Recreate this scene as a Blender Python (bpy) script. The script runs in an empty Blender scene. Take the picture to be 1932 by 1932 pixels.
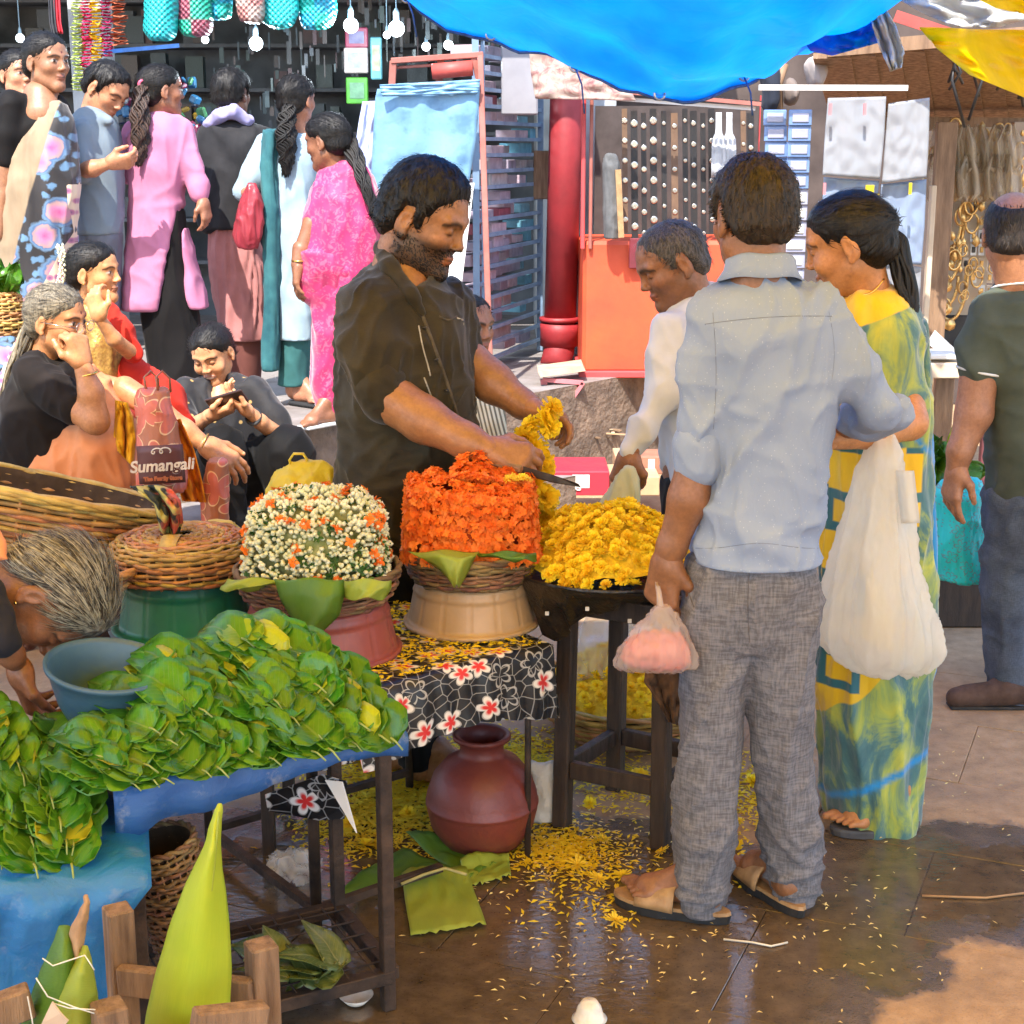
import bpy, math, random
import numpy as np
from math import sin, cos, pi, radians, atan, sqrt
from mathutils import Vector, Matrix
random.seed(7); RNG = np.random.default_rng(11)
SC = bpy.context.scene
COL = SC.collection
# ------------------------------------------------------------------ camera, sky, sun, exposure
PXW, FPX, HORIZON, CAMZ = 1932.0, 2900.0, 280.0, 1.70      # picture width and focal length in the same units, horizon row, eye height
TILT = atan((966 - HORIZON) / FPX)
cam = bpy.data.cameras.new('camera'); cam_o = bpy.data.objects.new('camera', cam); COL.objects.link(cam_o)
cam.sensor_width = 36; cam.lens = 36 * FPX / PXW; cam.clip_end = 300; cam.clip_start = .05
cam_o.location = (0, 0, CAMZ); cam_o.rotation_euler = (pi / 2 - TILT, 0, 0)
SC.camera = cam_o
SUN_EL, SUN_AZ = 54, 196        # degrees; azimuth the light comes from, clockwise from +Y
world = bpy.data.worlds.new('World'); SC.world = world; world.use_nodes = True
wn = world.node_tree; wn.nodes.clear()
sky = wn.nodes.new('ShaderNodeTexSky'); sky.sky_type = 'NISHITA'; sky.sun_disc = False
sky.sun_elevation = radians(SUN_EL); sky.sun_rotation = radians(SUN_AZ)
bg = wn.nodes.new('ShaderNodeBackground'); bg.inputs[1].default_value = 0.15
wo = wn.nodes.new('ShaderNodeOutputWorld')
wn.links.new(sky.outputs[0], bg.inputs[0]); wn.links.new(bg.outputs[0], wo.inputs[0])
sun = bpy.data.lights.new('sun', 'SUN'); sun.energy = 2.7; sun.angle = radians(.5); sun.color = (1, .95, .87)
sun_o = bpy.data.objects.new('sun', sun); COL.objects.link(sun_o); sun_o.location = (2, -6, 9)
_a = radians(SUN_AZ); _sd = Vector((sin(_a) * cos(radians(SUN_EL)), cos(_a) * cos(radians(SUN_EL)), sin(radians(SUN_EL))))
sun_o.rotation_euler = _sd.to_track_quat('Z', 'Y').to_euler()
vs = SC.view_settings; vs.view_transform = 'Standard'; vs.look = 'None'; vs.exposure = 2.02; vs.gamma = 1
SC.render.engine = 'CYCLES'; SC.cycles.use_denoising = True
SC.cycles.max_bounces = 7; SC.cycles.transparent_max_bounces = 12; SC.cycles.caustics_reflective = False; SC.cycles.caustics_refractive = False
SC.cycles.sample_clamp_indirect = 6

# ------------------------------------------------------------------ picture <-> place
def ray(px, py):
    x, y = (px - 966) / FPX, -(py - 966) / FPX
    return np.array([x, y * sin(TILT) + cos(TILT), y * cos(TILT) - sin(TILT)])
CAM = np.array([0, 0, CAMZ])
def at(px, py, Y):
    d = ray(px, py); return CAM + d * (Y / d[1])
def gnd(px, py, z=0.0):
    d = ray(px, py); return CAM + d * ((z - CAMZ) / d[2])
def mpp(py, Y):                      # metres per picture unit at forward distance Y
    return Y / ray(966, py)[1] / FPX
V3 = lambda *a: np.array(a, float)
def nrm(v):
    v = np.asarray(v, float); return v / (np.linalg.norm(v) + 1e-12)
# ------------------------------------------------------------------ noise
_PERM = np.random.default_rng(3).permutation(4096).astype(np.int64)
_GR = np.random.default_rng(5).normal(size=(4096, 3)); _GR /= np.linalg.norm(_GR, axis=1)[:, None]
def noise3(p):
    p = np.asarray(p, float); i = np.floor(p).astype(np.int64); f = p - i
    u = f * f * f * (f * (f * 6 - 15) + 10); r = 0
    for dx in (0, 1):
        for dy in (0, 1):
            for dz in (0, 1):
                h = _PERM[(i[:, 0] + dx + _PERM[(i[:, 1] + dy + _PERM[(i[:, 2] + dz) & 4095]) & 4095]) & 4095]
                g = _GR[h]
                d = g[:, 0] * (f[:, 0] - dx) + g[:, 1] * (f[:, 1] - dy) + g[:, 2] * (f[:, 2] - dz)
                w = (u[:, 0] if dx else 1 - u[:, 0]) * (u[:, 1] if dy else 1 - u[:, 1]) * (u[:, 2] if dz else 1 - u[:, 2])
                r = r + w * d
    return r * 1.6
def fbm(p, o=3):
    r, a = 0, 1.0
    for k in range(o):
        r = r + a * noise3(p * 2.0 ** k + 17.3 * k); a *= .5
    return r
# ------------------------------------------------------------------ objects
ORG = {}
def tag(o, label=None, cat=None, group=None, kind=None):
    if label: o['label'] = label
    if cat: o['category'] = cat
    if group: o['group'] = group
    if kind: o['kind'] = kind
    return o
def empty(name, loc, label=None, cat=None, group=None):
    o = bpy.data.objects.new(name, None); COL.objects.link(o); o.location = loc; o.empty_display_size = .05
    ORG[o.name] = np.asarray(loc, float)
    return tag(o, label, cat, group)
def mesh_data(name, V, F, mat=None, smooth=True, cols=None, uv=None):
    V = np.asarray(V, np.float32).reshape(-1, 3); me = bpy.data.meshes.new(name)
    if isinstance(F, np.ndarray) and F.ndim == 2:
        n, k = F.shape
        me.vertices.add(len(V)); me.vertices.foreach_set('co', V.ravel())
        me.loops.add(n * k); me.loops.foreach_set('vertex_index', F.astype(np.int32).ravel())
        me.polygons.add(n); me.polygons.foreach_set('loop_start', np.arange(0, n * k, k, dtype=np.int32))
        me.update(calc_edges=True)
    else:
        me.from_pydata(V.tolist(), [], [list(map(int, f)) for f in F])
    if smooth:
        me.polygons.foreach_set('use_smooth', np.ones(len(me.polygons), bool))
    if cols is not None:
        c = np.ones((len(V), 4), np.float32); c[:, :3] = cols
        me.color_attributes.new('Col', 'FLOAT_COLOR', 'POINT').data.foreach_set('color', c.ravel())
    if uv is not None:
        ul = me.uv_layers.new(name='UVMap'); li = np.empty(len(me.loops), np.int32); me.loops.foreach_get('vertex_index', li)
        ul.data.foreach_set('uv', np.asarray(uv, np.float32)[li].ravel())
    me.validate()
    if mat is not None: me.materials.append(mat)
    return me
def build(name, V, F, mat, parent=None, smooth=True, cols=None, uv=None, org=None, **tags):
    """one mesh object; V in world coordinates"""
    V = np.asarray(V, float).reshape(-1, 3)
    if parent is not None: o0 = ORG[parent.name]
    elif org is not None: o0 = np.asarray(org, float)
    else:
        lo, hi = V.min(0), V.max(0); o0 = V3((lo[0] + hi[0]) / 2, (lo[1] + hi[1]) / 2, lo[2])
    me = mesh_data(name, V - o0, F, mat, smooth, cols, uv)
    o = bpy.data.objects.new(name, me); COL.objects.link(o)
    ORG[o.name] = o0
    if parent is not None: o.parent = parent
    else: o.location = o0
    return tag(o, **tags)
def place(name, me, M, parent=None, **tags):
    """an object that shares mesh data, at world matrix M"""
    o = bpy.data.objects.new(name, me); COL.objects.link(o)
    if parent is not None:
        o.parent = parent; M = Matrix.Translation(-Vector(ORG[parent.name])) @ M
    o.matrix_local = M; ORG[o.name] = np.array(M.translation) + (ORG[parent.name] if parent is not None else 0)
    return tag(o, **tags)
def frame(origin, xa, za, s=1.0):
    """matrix with local x along xa, local z near za"""
    x = nrm(xa); z = nrm(np.asarray(za, float) - x * np.dot(x, za)); y = np.cross(z, x)
    M = Matrix(((x[0] * s, y[0] * s, z[0] * s, origin[0]), (x[1] * s, y[1] * s, z[1] * s, origin[1]), (x[2] * s, y[2] * s, z[2] * s, origin[2]), (0, 0, 0, 1)))
    return M
class MB:
    """collects shapes into one mesh"""
    def __init__(s): s.V = []; s.F = []; s.n = 0
    def add(s, V, F):
        V = np.asarray(V, float).reshape(-1, 3); s.V.append(V); s.F += [[int(i) + s.n for i in f] for f in F]; s.n += len(V); return s
    def box(s, c, d, R=None, bev=0.0):
        d = np.asarray(d, float) / 2
        if bev <= 0:
            v = np.array([[x, y, z] for x in (-1, 1) for y in (-1, 1) for z in (-1, 1)]) * d
            f = [[0, 1, 3, 2], [4, 6, 7, 5], [0, 4, 5, 1], [2, 3, 7, 6], [0, 2, 6, 4], [1, 5, 7, 3]]
        else:
            b = min(bev, d.min() * .9); v = []; idx = {}
            for x in (-1, 1):
                for y in (-1, 1):
                    for z in (-1, 1):
                        for a in range(3):
                            q = np.array([x, y, z]) * d; q[(a + 1) % 3] -= b * (x, y, z)[(a + 1) % 3]; q[(a + 2) % 3] -= b * (x, y, z)[(a + 2) % 3]
                            idx[(x, y, z, a)] = len(v); v.append(q)
            f = []
            for a in range(3):
                p, q = (a + 1) % 3, (a + 2) % 3
                for sg in (-1, 1):
                    L = []
                    for (i, j) in ((-1, -1), (1, -1), (1, 1), (-1, 1)):
                        k = [0, 0, 0]; k[a] = sg; k[p] = i; k[q] = j; L.append(idx[(*k, a)])
                    f.append(L if sg > 0 else L[::-1])
                for i in (-1, 1):                       # edges along axis a
                    for j in (-1, 1):
                        k0 = [0, 0, 0]; k1 = [0, 0, 0]; k0[a] = -1; k1[a] = 1; k0[p] = k1[p] = i; k0[q] = k1[q] = j
                        L = [idx[(*k0, p)], idx[(*k1, p)], idx[(*k1, q)], idx[(*k0, q)]]
                        f.append(L if i * j > 0 else L[::-1])
            for x in (-1, 1):
                for y in (-1, 1):
                    for z in (-1, 1):
                        L = [idx[(x, y, z, a)] for a in range(3)]; f.append(L if x * y * z > 0 else L[::-1])
            v = np.array(v)
        if R is not None: v = v @ np.asarray(R, float).T
        return s.add(v + np.asarray(c, float), f)
    def bar(s, a, b, w, h=None, up=(0, 0, 1), bev=0.0):
        a, b = np.asarray(a, float), np.asarray(b, float); h = w if h is None else h
        z = nrm(b - a); u = np.asarray(up, float)
        if abs(np.dot(u, z)) > .95: u = V3(0, 1, 0)
        x = nrm(np.cross(u, z)); y = np.cross(z, x)
        return s.box((a + b) / 2, (w, h, np.linalg.norm(b - a)), np.stack([x, y, z], 1), bev)
    def tube(s, P, r, n=8, caps=True, squash=1.0):
        P = np.asarray(P, float); m = len(P); r = np.broadcast_to(np.asarray(r, float), (m,))
        T = np.gradient(P, axis=0); T /= np.linalg.norm(T, axis=1)[:, None] + 1e-9
        u = V3(0, 0, 1) if abs(T[0, 2]) < .9 else V3(1, 0, 0)
        V = []
        for i in range(m):
            x = nrm(u - T[i] * np.dot(u, T[i])); u = x; y = np.cross(T[i], x)
            for k in range(n):
                t = 2 * pi * k / n; V.append(P[i] + r[i] * (x * cos(t) * squash + y * sin(t)))
        F = [[i * n + k, i * n + (k + 1) % n, (i + 1) * n + (k + 1) % n, (i + 1) * n + k] for i in range(m - 1) for k in range(n)]
        if caps: F += [list(range(n))[::-1], [(m - 1) * n + k for k in range(n)]]
        return s.add(V, F)
    def lathe(s, prof, c=(0, 0, 0), n=32, sx=1.0, sy=1.0, wob=None):
        V = []; c = np.asarray(c, float)
        for (r, z) in prof:
            for k in range(n):
                t = 2 * pi * k / n; rr = r * (1 + (wob(t, z) if wob else 0)); V.append(c + V3(rr * cos(t) * sx, rr * sin(t) * sy, z))
        m = len(prof)
        F = [[i * n + k, i * n + (k + 1) % n, (i + 1) * n + (k + 1) % n, (i + 1) * n + k] for i in range(m - 1) for k in range(n)]
        return s.add(V, F)
    def grid(s, G, thick=0.0, closed=False):
        """G: (m, n, 3) points -> sheet, with thickness if asked"""
        G = np.asarray(G, float); m, n = G.shape[:2]
        def q(o, flip):
            F = []
            for i in range(m - 1):
                for j in range(n - 1 + (1 if closed else 0)):
                    L = [o + i * n + j, o + i * n + (j + 1) % n, o + (i + 1) * n + (j + 1) % n, o + (i + 1) * n + j]
                    F.append(L[::-1] if flip else L)
            return F
        if thick <= 0: return s.add(G.reshape(-1, 3), q(0, False))
        du = np.gradient(G, axis=0); dv = np.gradient(G, axis=1); N = np.cross(du, dv); N /= np.linalg.norm(N, axis=2)[:, :, None] + 1e-12
        A = G + N * thick / 2; B = G - N * thick / 2; F = q(0, True) + q(m * n, False); o = m * n
        ring = [(0, j) for j in range(n)] + [(i, n - 1) for i in range(1, m)] + [(m - 1, j) for j in range(n - 2, -1, -1)] + [(i, 0) for i in range(m - 2, 0, -1)]
        if not closed:
            ids = [i * n + j for i, j in ring]
            F += [[ids[k], ids[(k + 1) % len(ids)], o + ids[(k + 1) % len(ids)], o + ids[k]] for k in range(len(ids))]
        return s.add(np.concatenate([A.reshape(-1, 3), B.reshape(-1, 3)]), F)
    def prism(s, pts, depth_vec):
        """flat outline pts (n,3) extruded by depth_vec"""
        P = np.asarray(pts, float); n = len(P); Q = P + np.asarray(depth_vec, float)
        return s.add(np.concatenate([P, Q]), [list(range(n))[::-1], list(range(n, 2 * n))] + [[i, (i + 1) % n, n + (i + 1) % n, n + i] for i in range(n)])
    def arr(s): return np.concatenate(s.V), s.F
    def make(s, name, mat, parent=None, smooth=False, **k):
        V, F = s.arr(); return build(name, V, F, mat, parent, smooth, **k)
    def data(s, name, mat, smooth=False):
        V, F = s.arr(); return mesh_data(name, V, F, mat, smooth)
# ------------------------------------------------------------------ materials
MATS = {}
class NT:
    def __init__(s, name):
        s.m = bpy.data.materials.new(name); s.m.use_nodes = True; s.t = s.m.node_tree; s.t.nodes.clear()
        s.out = s.n('OutputMaterial'); s.b = s.n('BsdfPrincipled'); s.l(s.b.outputs[0], s.out.inputs[0]); s._c = {}
    def n(s, ty, **kw):
        nd = s.t.nodes.new('ShaderNode' + ty)
        for k, v in kw.items():
            if hasattr(nd, k) and not k.startswith('i_'): setattr(nd, k, v)
            else: s.set(nd, k[2:] if k.startswith('i_') else k, v)
        return nd
    def l(s, a, b): s.t.links.new(a, b)
    def set(s, nd, key, v):
        sk = nd.inputs[int(key)] if str(key).isdigit() else nd.inputs[key]
        if isinstance(v, bpy.types.NodeSocket): s.l(v, sk)
        elif isinstance(v, (tuple, list)) and len(v) == 3 and sk.type == 'RGBA': sk.default_value = (*v, 1)
        else: sk.default_value = v
    def co(s, kind='Object'):
        if kind not in s._c:
            if kind == 'Position': s._c[kind] = s.n('NewGeometry').outputs['Position']
            else: s._c[kind] = s.n('TexCoord').outputs[kind]
        return s._c[kind]
    def mapd(s, vec, scale=(1, 1, 1), rot=(0, 0, 0), loc=(0, 0, 0)):
        return s.n('Mapping', i_Vector=vec, i_Scale=scale, i_Rotation=rot, i_Location=loc).outputs[0]
    def noise(s, vec, scale, detail=4, rough=.55, dist=0.0):
        return s.n('TexNoise', i_Vector=vec, i_Scale=scale, i_Detail=detail, i_Roughness=rough, i_Distortion=dist).outputs['Fac']
    def ramp(s, fac, stops, interp='LINEAR'):
        r = s.n('ValToRGB'); cr = r.color_ramp; cr.interpolation = interp
        while len(cr.elements) < len(stops): cr.elements.new(.5)
        for e, (p, c) in zip(cr.elements, stops):
            e.position = p; e.color = (*c, 1) if len(c) == 3 else c
        s.l(fac, r.inputs[0]); return r.outputs[0]
    def mr(s, v, a, b, c=0.0, d=1.0):
        return s.n('MapRange', i_Value=v, i_1=a, i_2=b, i_3=c, i_4=d).outputs[0]
    def math(s, op, a, b=0.0, c=0.0):
        nd = s.n('Math', operation=op); s.set(nd, 0, a); s.set(nd, 1, b); s.set(nd, 2, c); return nd.outputs[0]
    def mix(s, f, a, b, mode='MIX'):
        nd = s.n('MixRGB', blend_type=mode); s.set(nd, 0, f); s.set(nd, 1, a); s.set(nd, 2, b); return nd.outputs[0]
    def sep(s, vec): return s.n('SeparateXYZ', i_Vector=vec).outputs
    def comb(s, x=0.0, y=0.0, z=0.0): return s.n('CombineXYZ', i_X=x, i_Y=y, i_Z=z).outputs[0]
    def bump(s, h, strength=.3, dist=.01):
        return s.n('Bump', i_Height=h, i_Strength=strength, i_Distance=dist).outputs[0]
    def voro(s, vec, scale, feature='F1', rnd=1.0, dims='3D'):
        return s.n('TexVoronoi', voronoi_dimensions=dims, feature=feature, i_Vector=vec, i_Scale=scale, i_Randomness=rnd)
    def fin(s, **kw):
        for k, v in kw.items(): s.set(s.b, {'col': 'Base Color', 'rough': 'Roughness', 'metal': 'Metallic', 'spec': 'Specular IOR Level', 'normal': 'Normal', 'trans': 'Transmission Weight', 'alpha': 'Alpha', 'emit': 'Emission Color', 'estr': 'Emission Strength', 'sheen': 'Sheen Weight', 'coat': 'Coat Weight', 'sss': 'Subsurface Weight', 'ior': 'IOR'}[k], v)
        return s.m
    def translucent(s, colr, w):
        """light passes through a thin sheet"""
        tr = s.n('BsdfTranslucent', i_Color=colr); mx = s.n('MixShader', i_0=w)
        s.l(s.b.outputs[0], mx.inputs[1]); s.l(tr.outputs[0], mx.inputs[2]); s.l(mx.outputs[0], s.out.inputs[0]); return s.m
    def see_through(s, w):
        tr = s.n('BsdfTransparent'); mx = s.n('MixShader'); s.set(mx, 0, w)
        src = s.out.inputs[0].links[0].from_socket
        s.l(tr.outputs[0], mx.inputs[1]); s.l(src, mx.inputs[2]); s.l(mx.outputs[0], s.out.inputs[0]); return s.m
def mat(name, c, c2=None, sc=12.0, rough=.6, bump=.0, bsc=60.0, metal=0.0, spec=.5, trans=0.0, tcol=None, stretch=(1, 1, 1), coords='Object', vcol=False, sheen=0.0, rvar=.12, detail=5, bdist=.004, perobj=0.0):
    if name in MATS: return MATS[name]
    N = NT(name); v = N.mapd(N.co(coords), stretch); f = N.noise(v, sc, detail)
    c2 = c2 if c2 is not None else tuple(x * .62 for x in c)
    if vcol:
        a = N.n('Attribute', attribute_name='Col').outputs[0]
        col = N.mix(1.0, a, N.ramp(f, [(.25, (.72, .70, .68)), (.7, (1.0, 1.0, 1.0))]), 'MULTIPLY')
    else: col = N.ramp(f, [(.30, c2), (.68, c)])
    if perobj:
        r = N.n('ObjectInfo').outputs['Random']
        col = N.n('HueSaturation', i_Color=col, i_Hue=N.mr(r, 0, 1, .5 - perobj * .12, .5 + perobj * .12), i_Value=N.mr(N.math('FRACT', N.math('MULTIPLY', r, 7.13)), 0, 1, 1 - perobj, 1 + perobj)).outputs[0]
    N.fin(col=col, rough=N.mr(f, .3, .7, min(1, rough + rvar), max(.03, rough - rvar)), metal=metal, spec=spec, sheen=sheen)
    if bump: N.fin(normal=N.bump(N.noise(v, bsc, 4), bump, bdist))
    if trans: N.translucent(tcol or c, trans)
    MATS[name] = N.m; return N.m
def cloth(name, c, c2=None, weave=420.0, folds=.0, wsc=(1, 1, 1), rough=.85, sc=9.0, sheen=.04, wstr=.15, slub=0.0, vcol=False, trans=0.0):
    """woven cloth: thread bump, soft wrinkles, slubs"""
    if name in MATS: return MATS[name]
    N = NT(name); p = N.co('Object'); f = N.noise(p, sc, 4)
    c2 = c2 if c2 is not None else tuple(x * .78 for x in c)
    if vcol:
        a = N.n('Attribute', attribute_name='Col').outputs[0]; col = N.mix(1.0, a, N.ramp(f, [(.25, (.8, .8, .8)), (.7, (1, 1, 1))]), 'MULTIPLY')
    else: col = N.ramp(f, [(.3, c2), (.7, c)])
    h = N.noise(N.mapd(p, (1, 1, .12)), weave, 2); h2 = N.noise(N.mapd(p, (.12, .12, 1)), weave, 2)
    th = N.math('ADD', h, h2)
    if slub: col = N.mix(slub, col, N.ramp(N.math('MULTIPLY', th, .5), [(.40, (.45, .45, .45)), (.60, (1.45, 1.45, 1.45))]), 'MULTIPLY')
    hh = N.math('MULTIPLY', th, .35)
    if folds:
        w = N.noise(N.mapd(p, wsc), 14.0, 3, .5, .8); hh = N.math('ADD', hh, N.math('MULTIPLY', w, folds * 10))
    N.fin(col=col, rough=rough, sheen=sheen, spec=.12, normal=N.bump(hh, wstr * 2, .003))
    if trans: N.translucent(col, trans)
    MATS[name] = N.m; return N.m
# ------------------------------------------------------------------ implicit surfaces for bodies, clothes and soft things
class Field:
    def __init__(s, lo, hi, h):
        s.h = h; s.ax = [np.arange(lo[i] - 2 * h, hi[i] + 3 * h, h) for i in range(3)]
        s.D = np.full([len(a) for a in s.ax], 1.0, np.float32)
    def sub(s, lo, hi):
        i = [np.searchsorted(s.ax[k], (lo[k], hi[k])) for k in range(3)]
        sl = tuple(slice(max(0, a - 1), b + 1) for a, b in i); A = [s.ax[k][sl[k]] for k in range(3)]
        return sl, A[0][:, None, None], A[1][None, :, None], A[2][None, None, :]
    def blend(s, sl, d, k):
        o = s.D[sl]
        if k > 0:
            h = np.clip(.5 + .5 * (o - d) / k, 0, 1); r = o + (d - o) * h - k * h * (1 - h)
            s.D[sl] = np.where(o > .9, d, r)
        else: s.D[sl] = np.minimum(o, d)
    def carve(s, sl, d, k):
        o = s.D[sl]; d = -d
        if k > 0:
            h = np.clip(.5 - .5 * (o - d) / k, 0, 1); s.D[sl] = o + (d - o) * h + k * h * (1 - h)
        else: s.D[sl] = np.maximum(o, d)
    def cone(s, a, b, ra, rb, k=.02, cut=False, sq=None):
        a, b = np.asarray(a, float), np.asarray(b, float); m = max(ra, rb) + 2.5 * k + 3 * s.h
        sl, X, Y, Z = s.sub(np.minimum(a, b) - m, np.maximum(a, b) + m)
        if 0 in s.D[sl].shape: return
        ab = b - a; L2 = float(ab @ ab) + 1e-12
        t = np.clip(((X - a[0]) * ab[0] + (Y - a[1]) * ab[1] + (Z - a[2]) * ab[2]) / L2, 0, 1)
        dx, dy, dz = X - a[0] - t * ab[0], Y - a[1] - t * ab[1], Z - a[2] - t * ab[2]
        r = ra + (rb - ra) * t
        d = np.sqrt(dx * dx + dy * dy + dz * dz) - r
        (s.carve if cut else s.blend)(sl, d.astype(np.float32), k)
    def ell(s, c, r, R=None, k=.02, cut=False):
        c = np.asarray(c, float); r = np.asarray(r, float); R = np.eye(3) if R is None else np.asarray(R, float)   # columns = axes
        ex = np.abs(R) @ r + 2.5 * k + 3 * s.h
        sl, X, Y, Z = s.sub(c - ex, c + ex)
        if 0 in s.D[sl].shape: return
        x, y, z = X - c[0], Y - c[1], Z - c[2]
        q = 0; q2 = 0
        for i in range(3):
            u = x * R[0, i] + y * R[1, i] + z * R[2, i]; q = q + (u / r[i]) ** 2; q2 = q2 + (u / r[i] ** 2) ** 2
        k0 = np.sqrt(q); k1 = np.sqrt(q2) + 1e-9
        d = np.where(k0 < .05, -r.min(), k0 * (k0 - 1) / k1)
        (s.carve if cut else s.blend)(sl, d.astype(np.float32), k)
    def column(s, st, k=.02, n=2.3, cut=False):
        """st rows: z, cx, cy, a, b  -- superellipse section by height"""
        st = np.array(sorted(st, key=lambda q: q[0]), float); z0, z1 = st[0, 0], st[-1, 0]; m = 2.5 * k + 3 * s.h
        lo = [(st[:, 1] - st[:, 3]).min() - m, (st[:, 2] - st[:, 4]).min() - m, z0 - m]; hi = [(st[:, 1] + st[:, 3]).max() + m, (st[:, 2] + st[:, 4]).max() + m, z1 + m]
        sl, X, Y, Z = s.sub(lo, hi)
        if 0 in s.D[sl].shape: return
        zz = np.linspace(z0, z1, 160); w = max(3, int(160 * .045 / max(z1 - z0, .05))) | 1; w = min(w, 41)
        ker = np.hanning(w + 2)[1:-1]; ker /= ker.sum(); I = []
        for c in range(1, 5):
            y = np.interp(zz, st[:, 0], st[:, c]); y = np.convolve(np.pad(y, w // 2, mode='reflect', reflect_type='odd'), ker, 'valid'); I.append(np.interp(Z.ravel(), zz, y)[None, None, :])
        cx, cy, a, b = I; a = np.maximum(a, .004); b = np.maximum(b, .004)
        u, v = np.abs((X - cx) / a), np.abs((Y - cy) / b)
        q = (u ** n + v ** n) ** (1 / n)
        g = np.sqrt((u / a) ** 2 + (v / b) ** 2) / np.maximum(np.sqrt(u * u + v * v), 1e-6)
        d = (q - 1) / np.maximum(g, 1e-6)
        d = np.maximum(d, np.maximum(z0 - Z, Z - z1))
        (s.carve if cut else s.blend)(sl, d.astype(np.float32), k)
    def half(s, p, n):
        """remove everything on the side n points to"""
        n = nrm(n); X, Y, Z = s.ax[0][:, None, None], s.ax[1][None, :, None], s.ax[2][None, None, :]
        s.D = np.maximum(s.D, ((X - p[0]) * n[0] + (Y - p[1]) * n[1] + (Z - p[2]) * n[2]).astype(np.float32))
    def mesh(s, smooth=1):
        D = s.D; D[0] = D[-1] = 1; D[:, 0] = D[:, -1] = 1; D[:, :, 0] = D[:, :, -1] = 1
        S = D < 0; nx, ny, nz = D.shape
        c = sum(S[i:nx - 1 + i, j:ny - 1 + j, k:nz - 1 + k].astype(np.int8) for i in (0, 1) for j in (0, 1) for k in (0, 1))
        I = np.argwhere((c > 0) & (c < 8)); idx = np.full((nx - 1, ny - 1, nz - 1), -1, np.int64); idx[tuple(I.T)] = np.arange(len(I))
        acc = np.zeros((len(I), 3)); cnt = np.zeros(len(I))
        for a in range(3):
            p, q = (a + 1) % 3, (a + 2) % 3
            for i in (0, 1):
                for j in (0, 1):
                    o0 = [0, 0, 0]; o0[p] = i; o0[q] = j; o1 = list(o0); o1[a] = 1
                    d0 = D[tuple((I + o0).T)].astype(float); d1 = D[tuple((I + o1).T)].astype(float); m = (d0 < 0) != (d1 < 0)
                    t = np.where(m, d0 / np.where(m, d0 - d1, 1), 0); P = np.zeros((len(I), 3)); P[:] = o0; P[:, a] = t
                    acc += P * m[:, None]; cnt += m
        V = I + acc / cnt[:, None]; V = np.stack([s.ax[k][0] + V[:, k] * s.h for k in range(3)], 1)
        Fs = []
        for a in range(3):
            p, q = (a + 1) % 3, (a + 2) % 3
            sl0 = [slice(1, -1)] * 3; sl1 = [slice(1, -1)] * 3; sl0[a] = slice(0, -1); sl1[a] = slice(1, None)
            A, B = S[tuple(sl0)], S[tuple(sl1)]
            for flip in (0, 1):
                E = np.argwhere((A & ~B) if flip == 0 else (~A & B))
                if not len(E): continue
                E = E + 1; E[:, a] -= 1
                def cell(i, j):
                    o = np.zeros(3, int); o[p] = i; o[q] = j; return idx[tuple((E + o).T)]
                Q = np.stack([cell(-1, -1), cell(0, -1), cell(0, 0), cell(-1, 0)], 1)
                Fs.append(Q if flip == 0 else Q[:, ::-1])
        Fq = np.concatenate(Fs) if Fs else np.zeros((0, 4), np.int64)
        for _ in range(smooth): V = relax(V, Fq)
        return V, Fq
def relax(V, F, w=.5):
    acc = np.zeros_like(V); n = np.zeros(len(V))
    for k in range(F.shape[1]):
        a, b = F[:, k], F[:, (k + 1) % F.shape[1]]
        np.add.at(acc, a, V[b]); np.add.at(n, a, 1)
    return V * (1 - w) + w * acc / np.maximum(n, 1)[:, None]
def normals(V, F):
    e = np.cross(V[F[:, 2]] - V[F[:, 0]], V[F[:, 3 if F.shape[1] == 4 else 1]] - V[F[:, 1]]); N = np.zeros_like(V)
    for k in range(F.shape[1]): np.add.at(N, F[:, k], e)
    return N / (np.linalg.norm(N, axis=1)[:, None] + 1e-12)
def crease(p, freq, amp, seed=0., sharp=1.6, warp=.35):
    """cloth folds: ridged stretched noise"""
    q = p * np.asarray(freq, float) + seed; q = q + warp * np.stack([noise3(q * .7 + 5), noise3(q * .7 + 31), noise3(q * .7 + 57)], 1)
    r = 1 - np.abs(noise3(q)) * 1.8
    return amp * (np.clip(r, 0, 1) ** sharp - .45)
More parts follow.
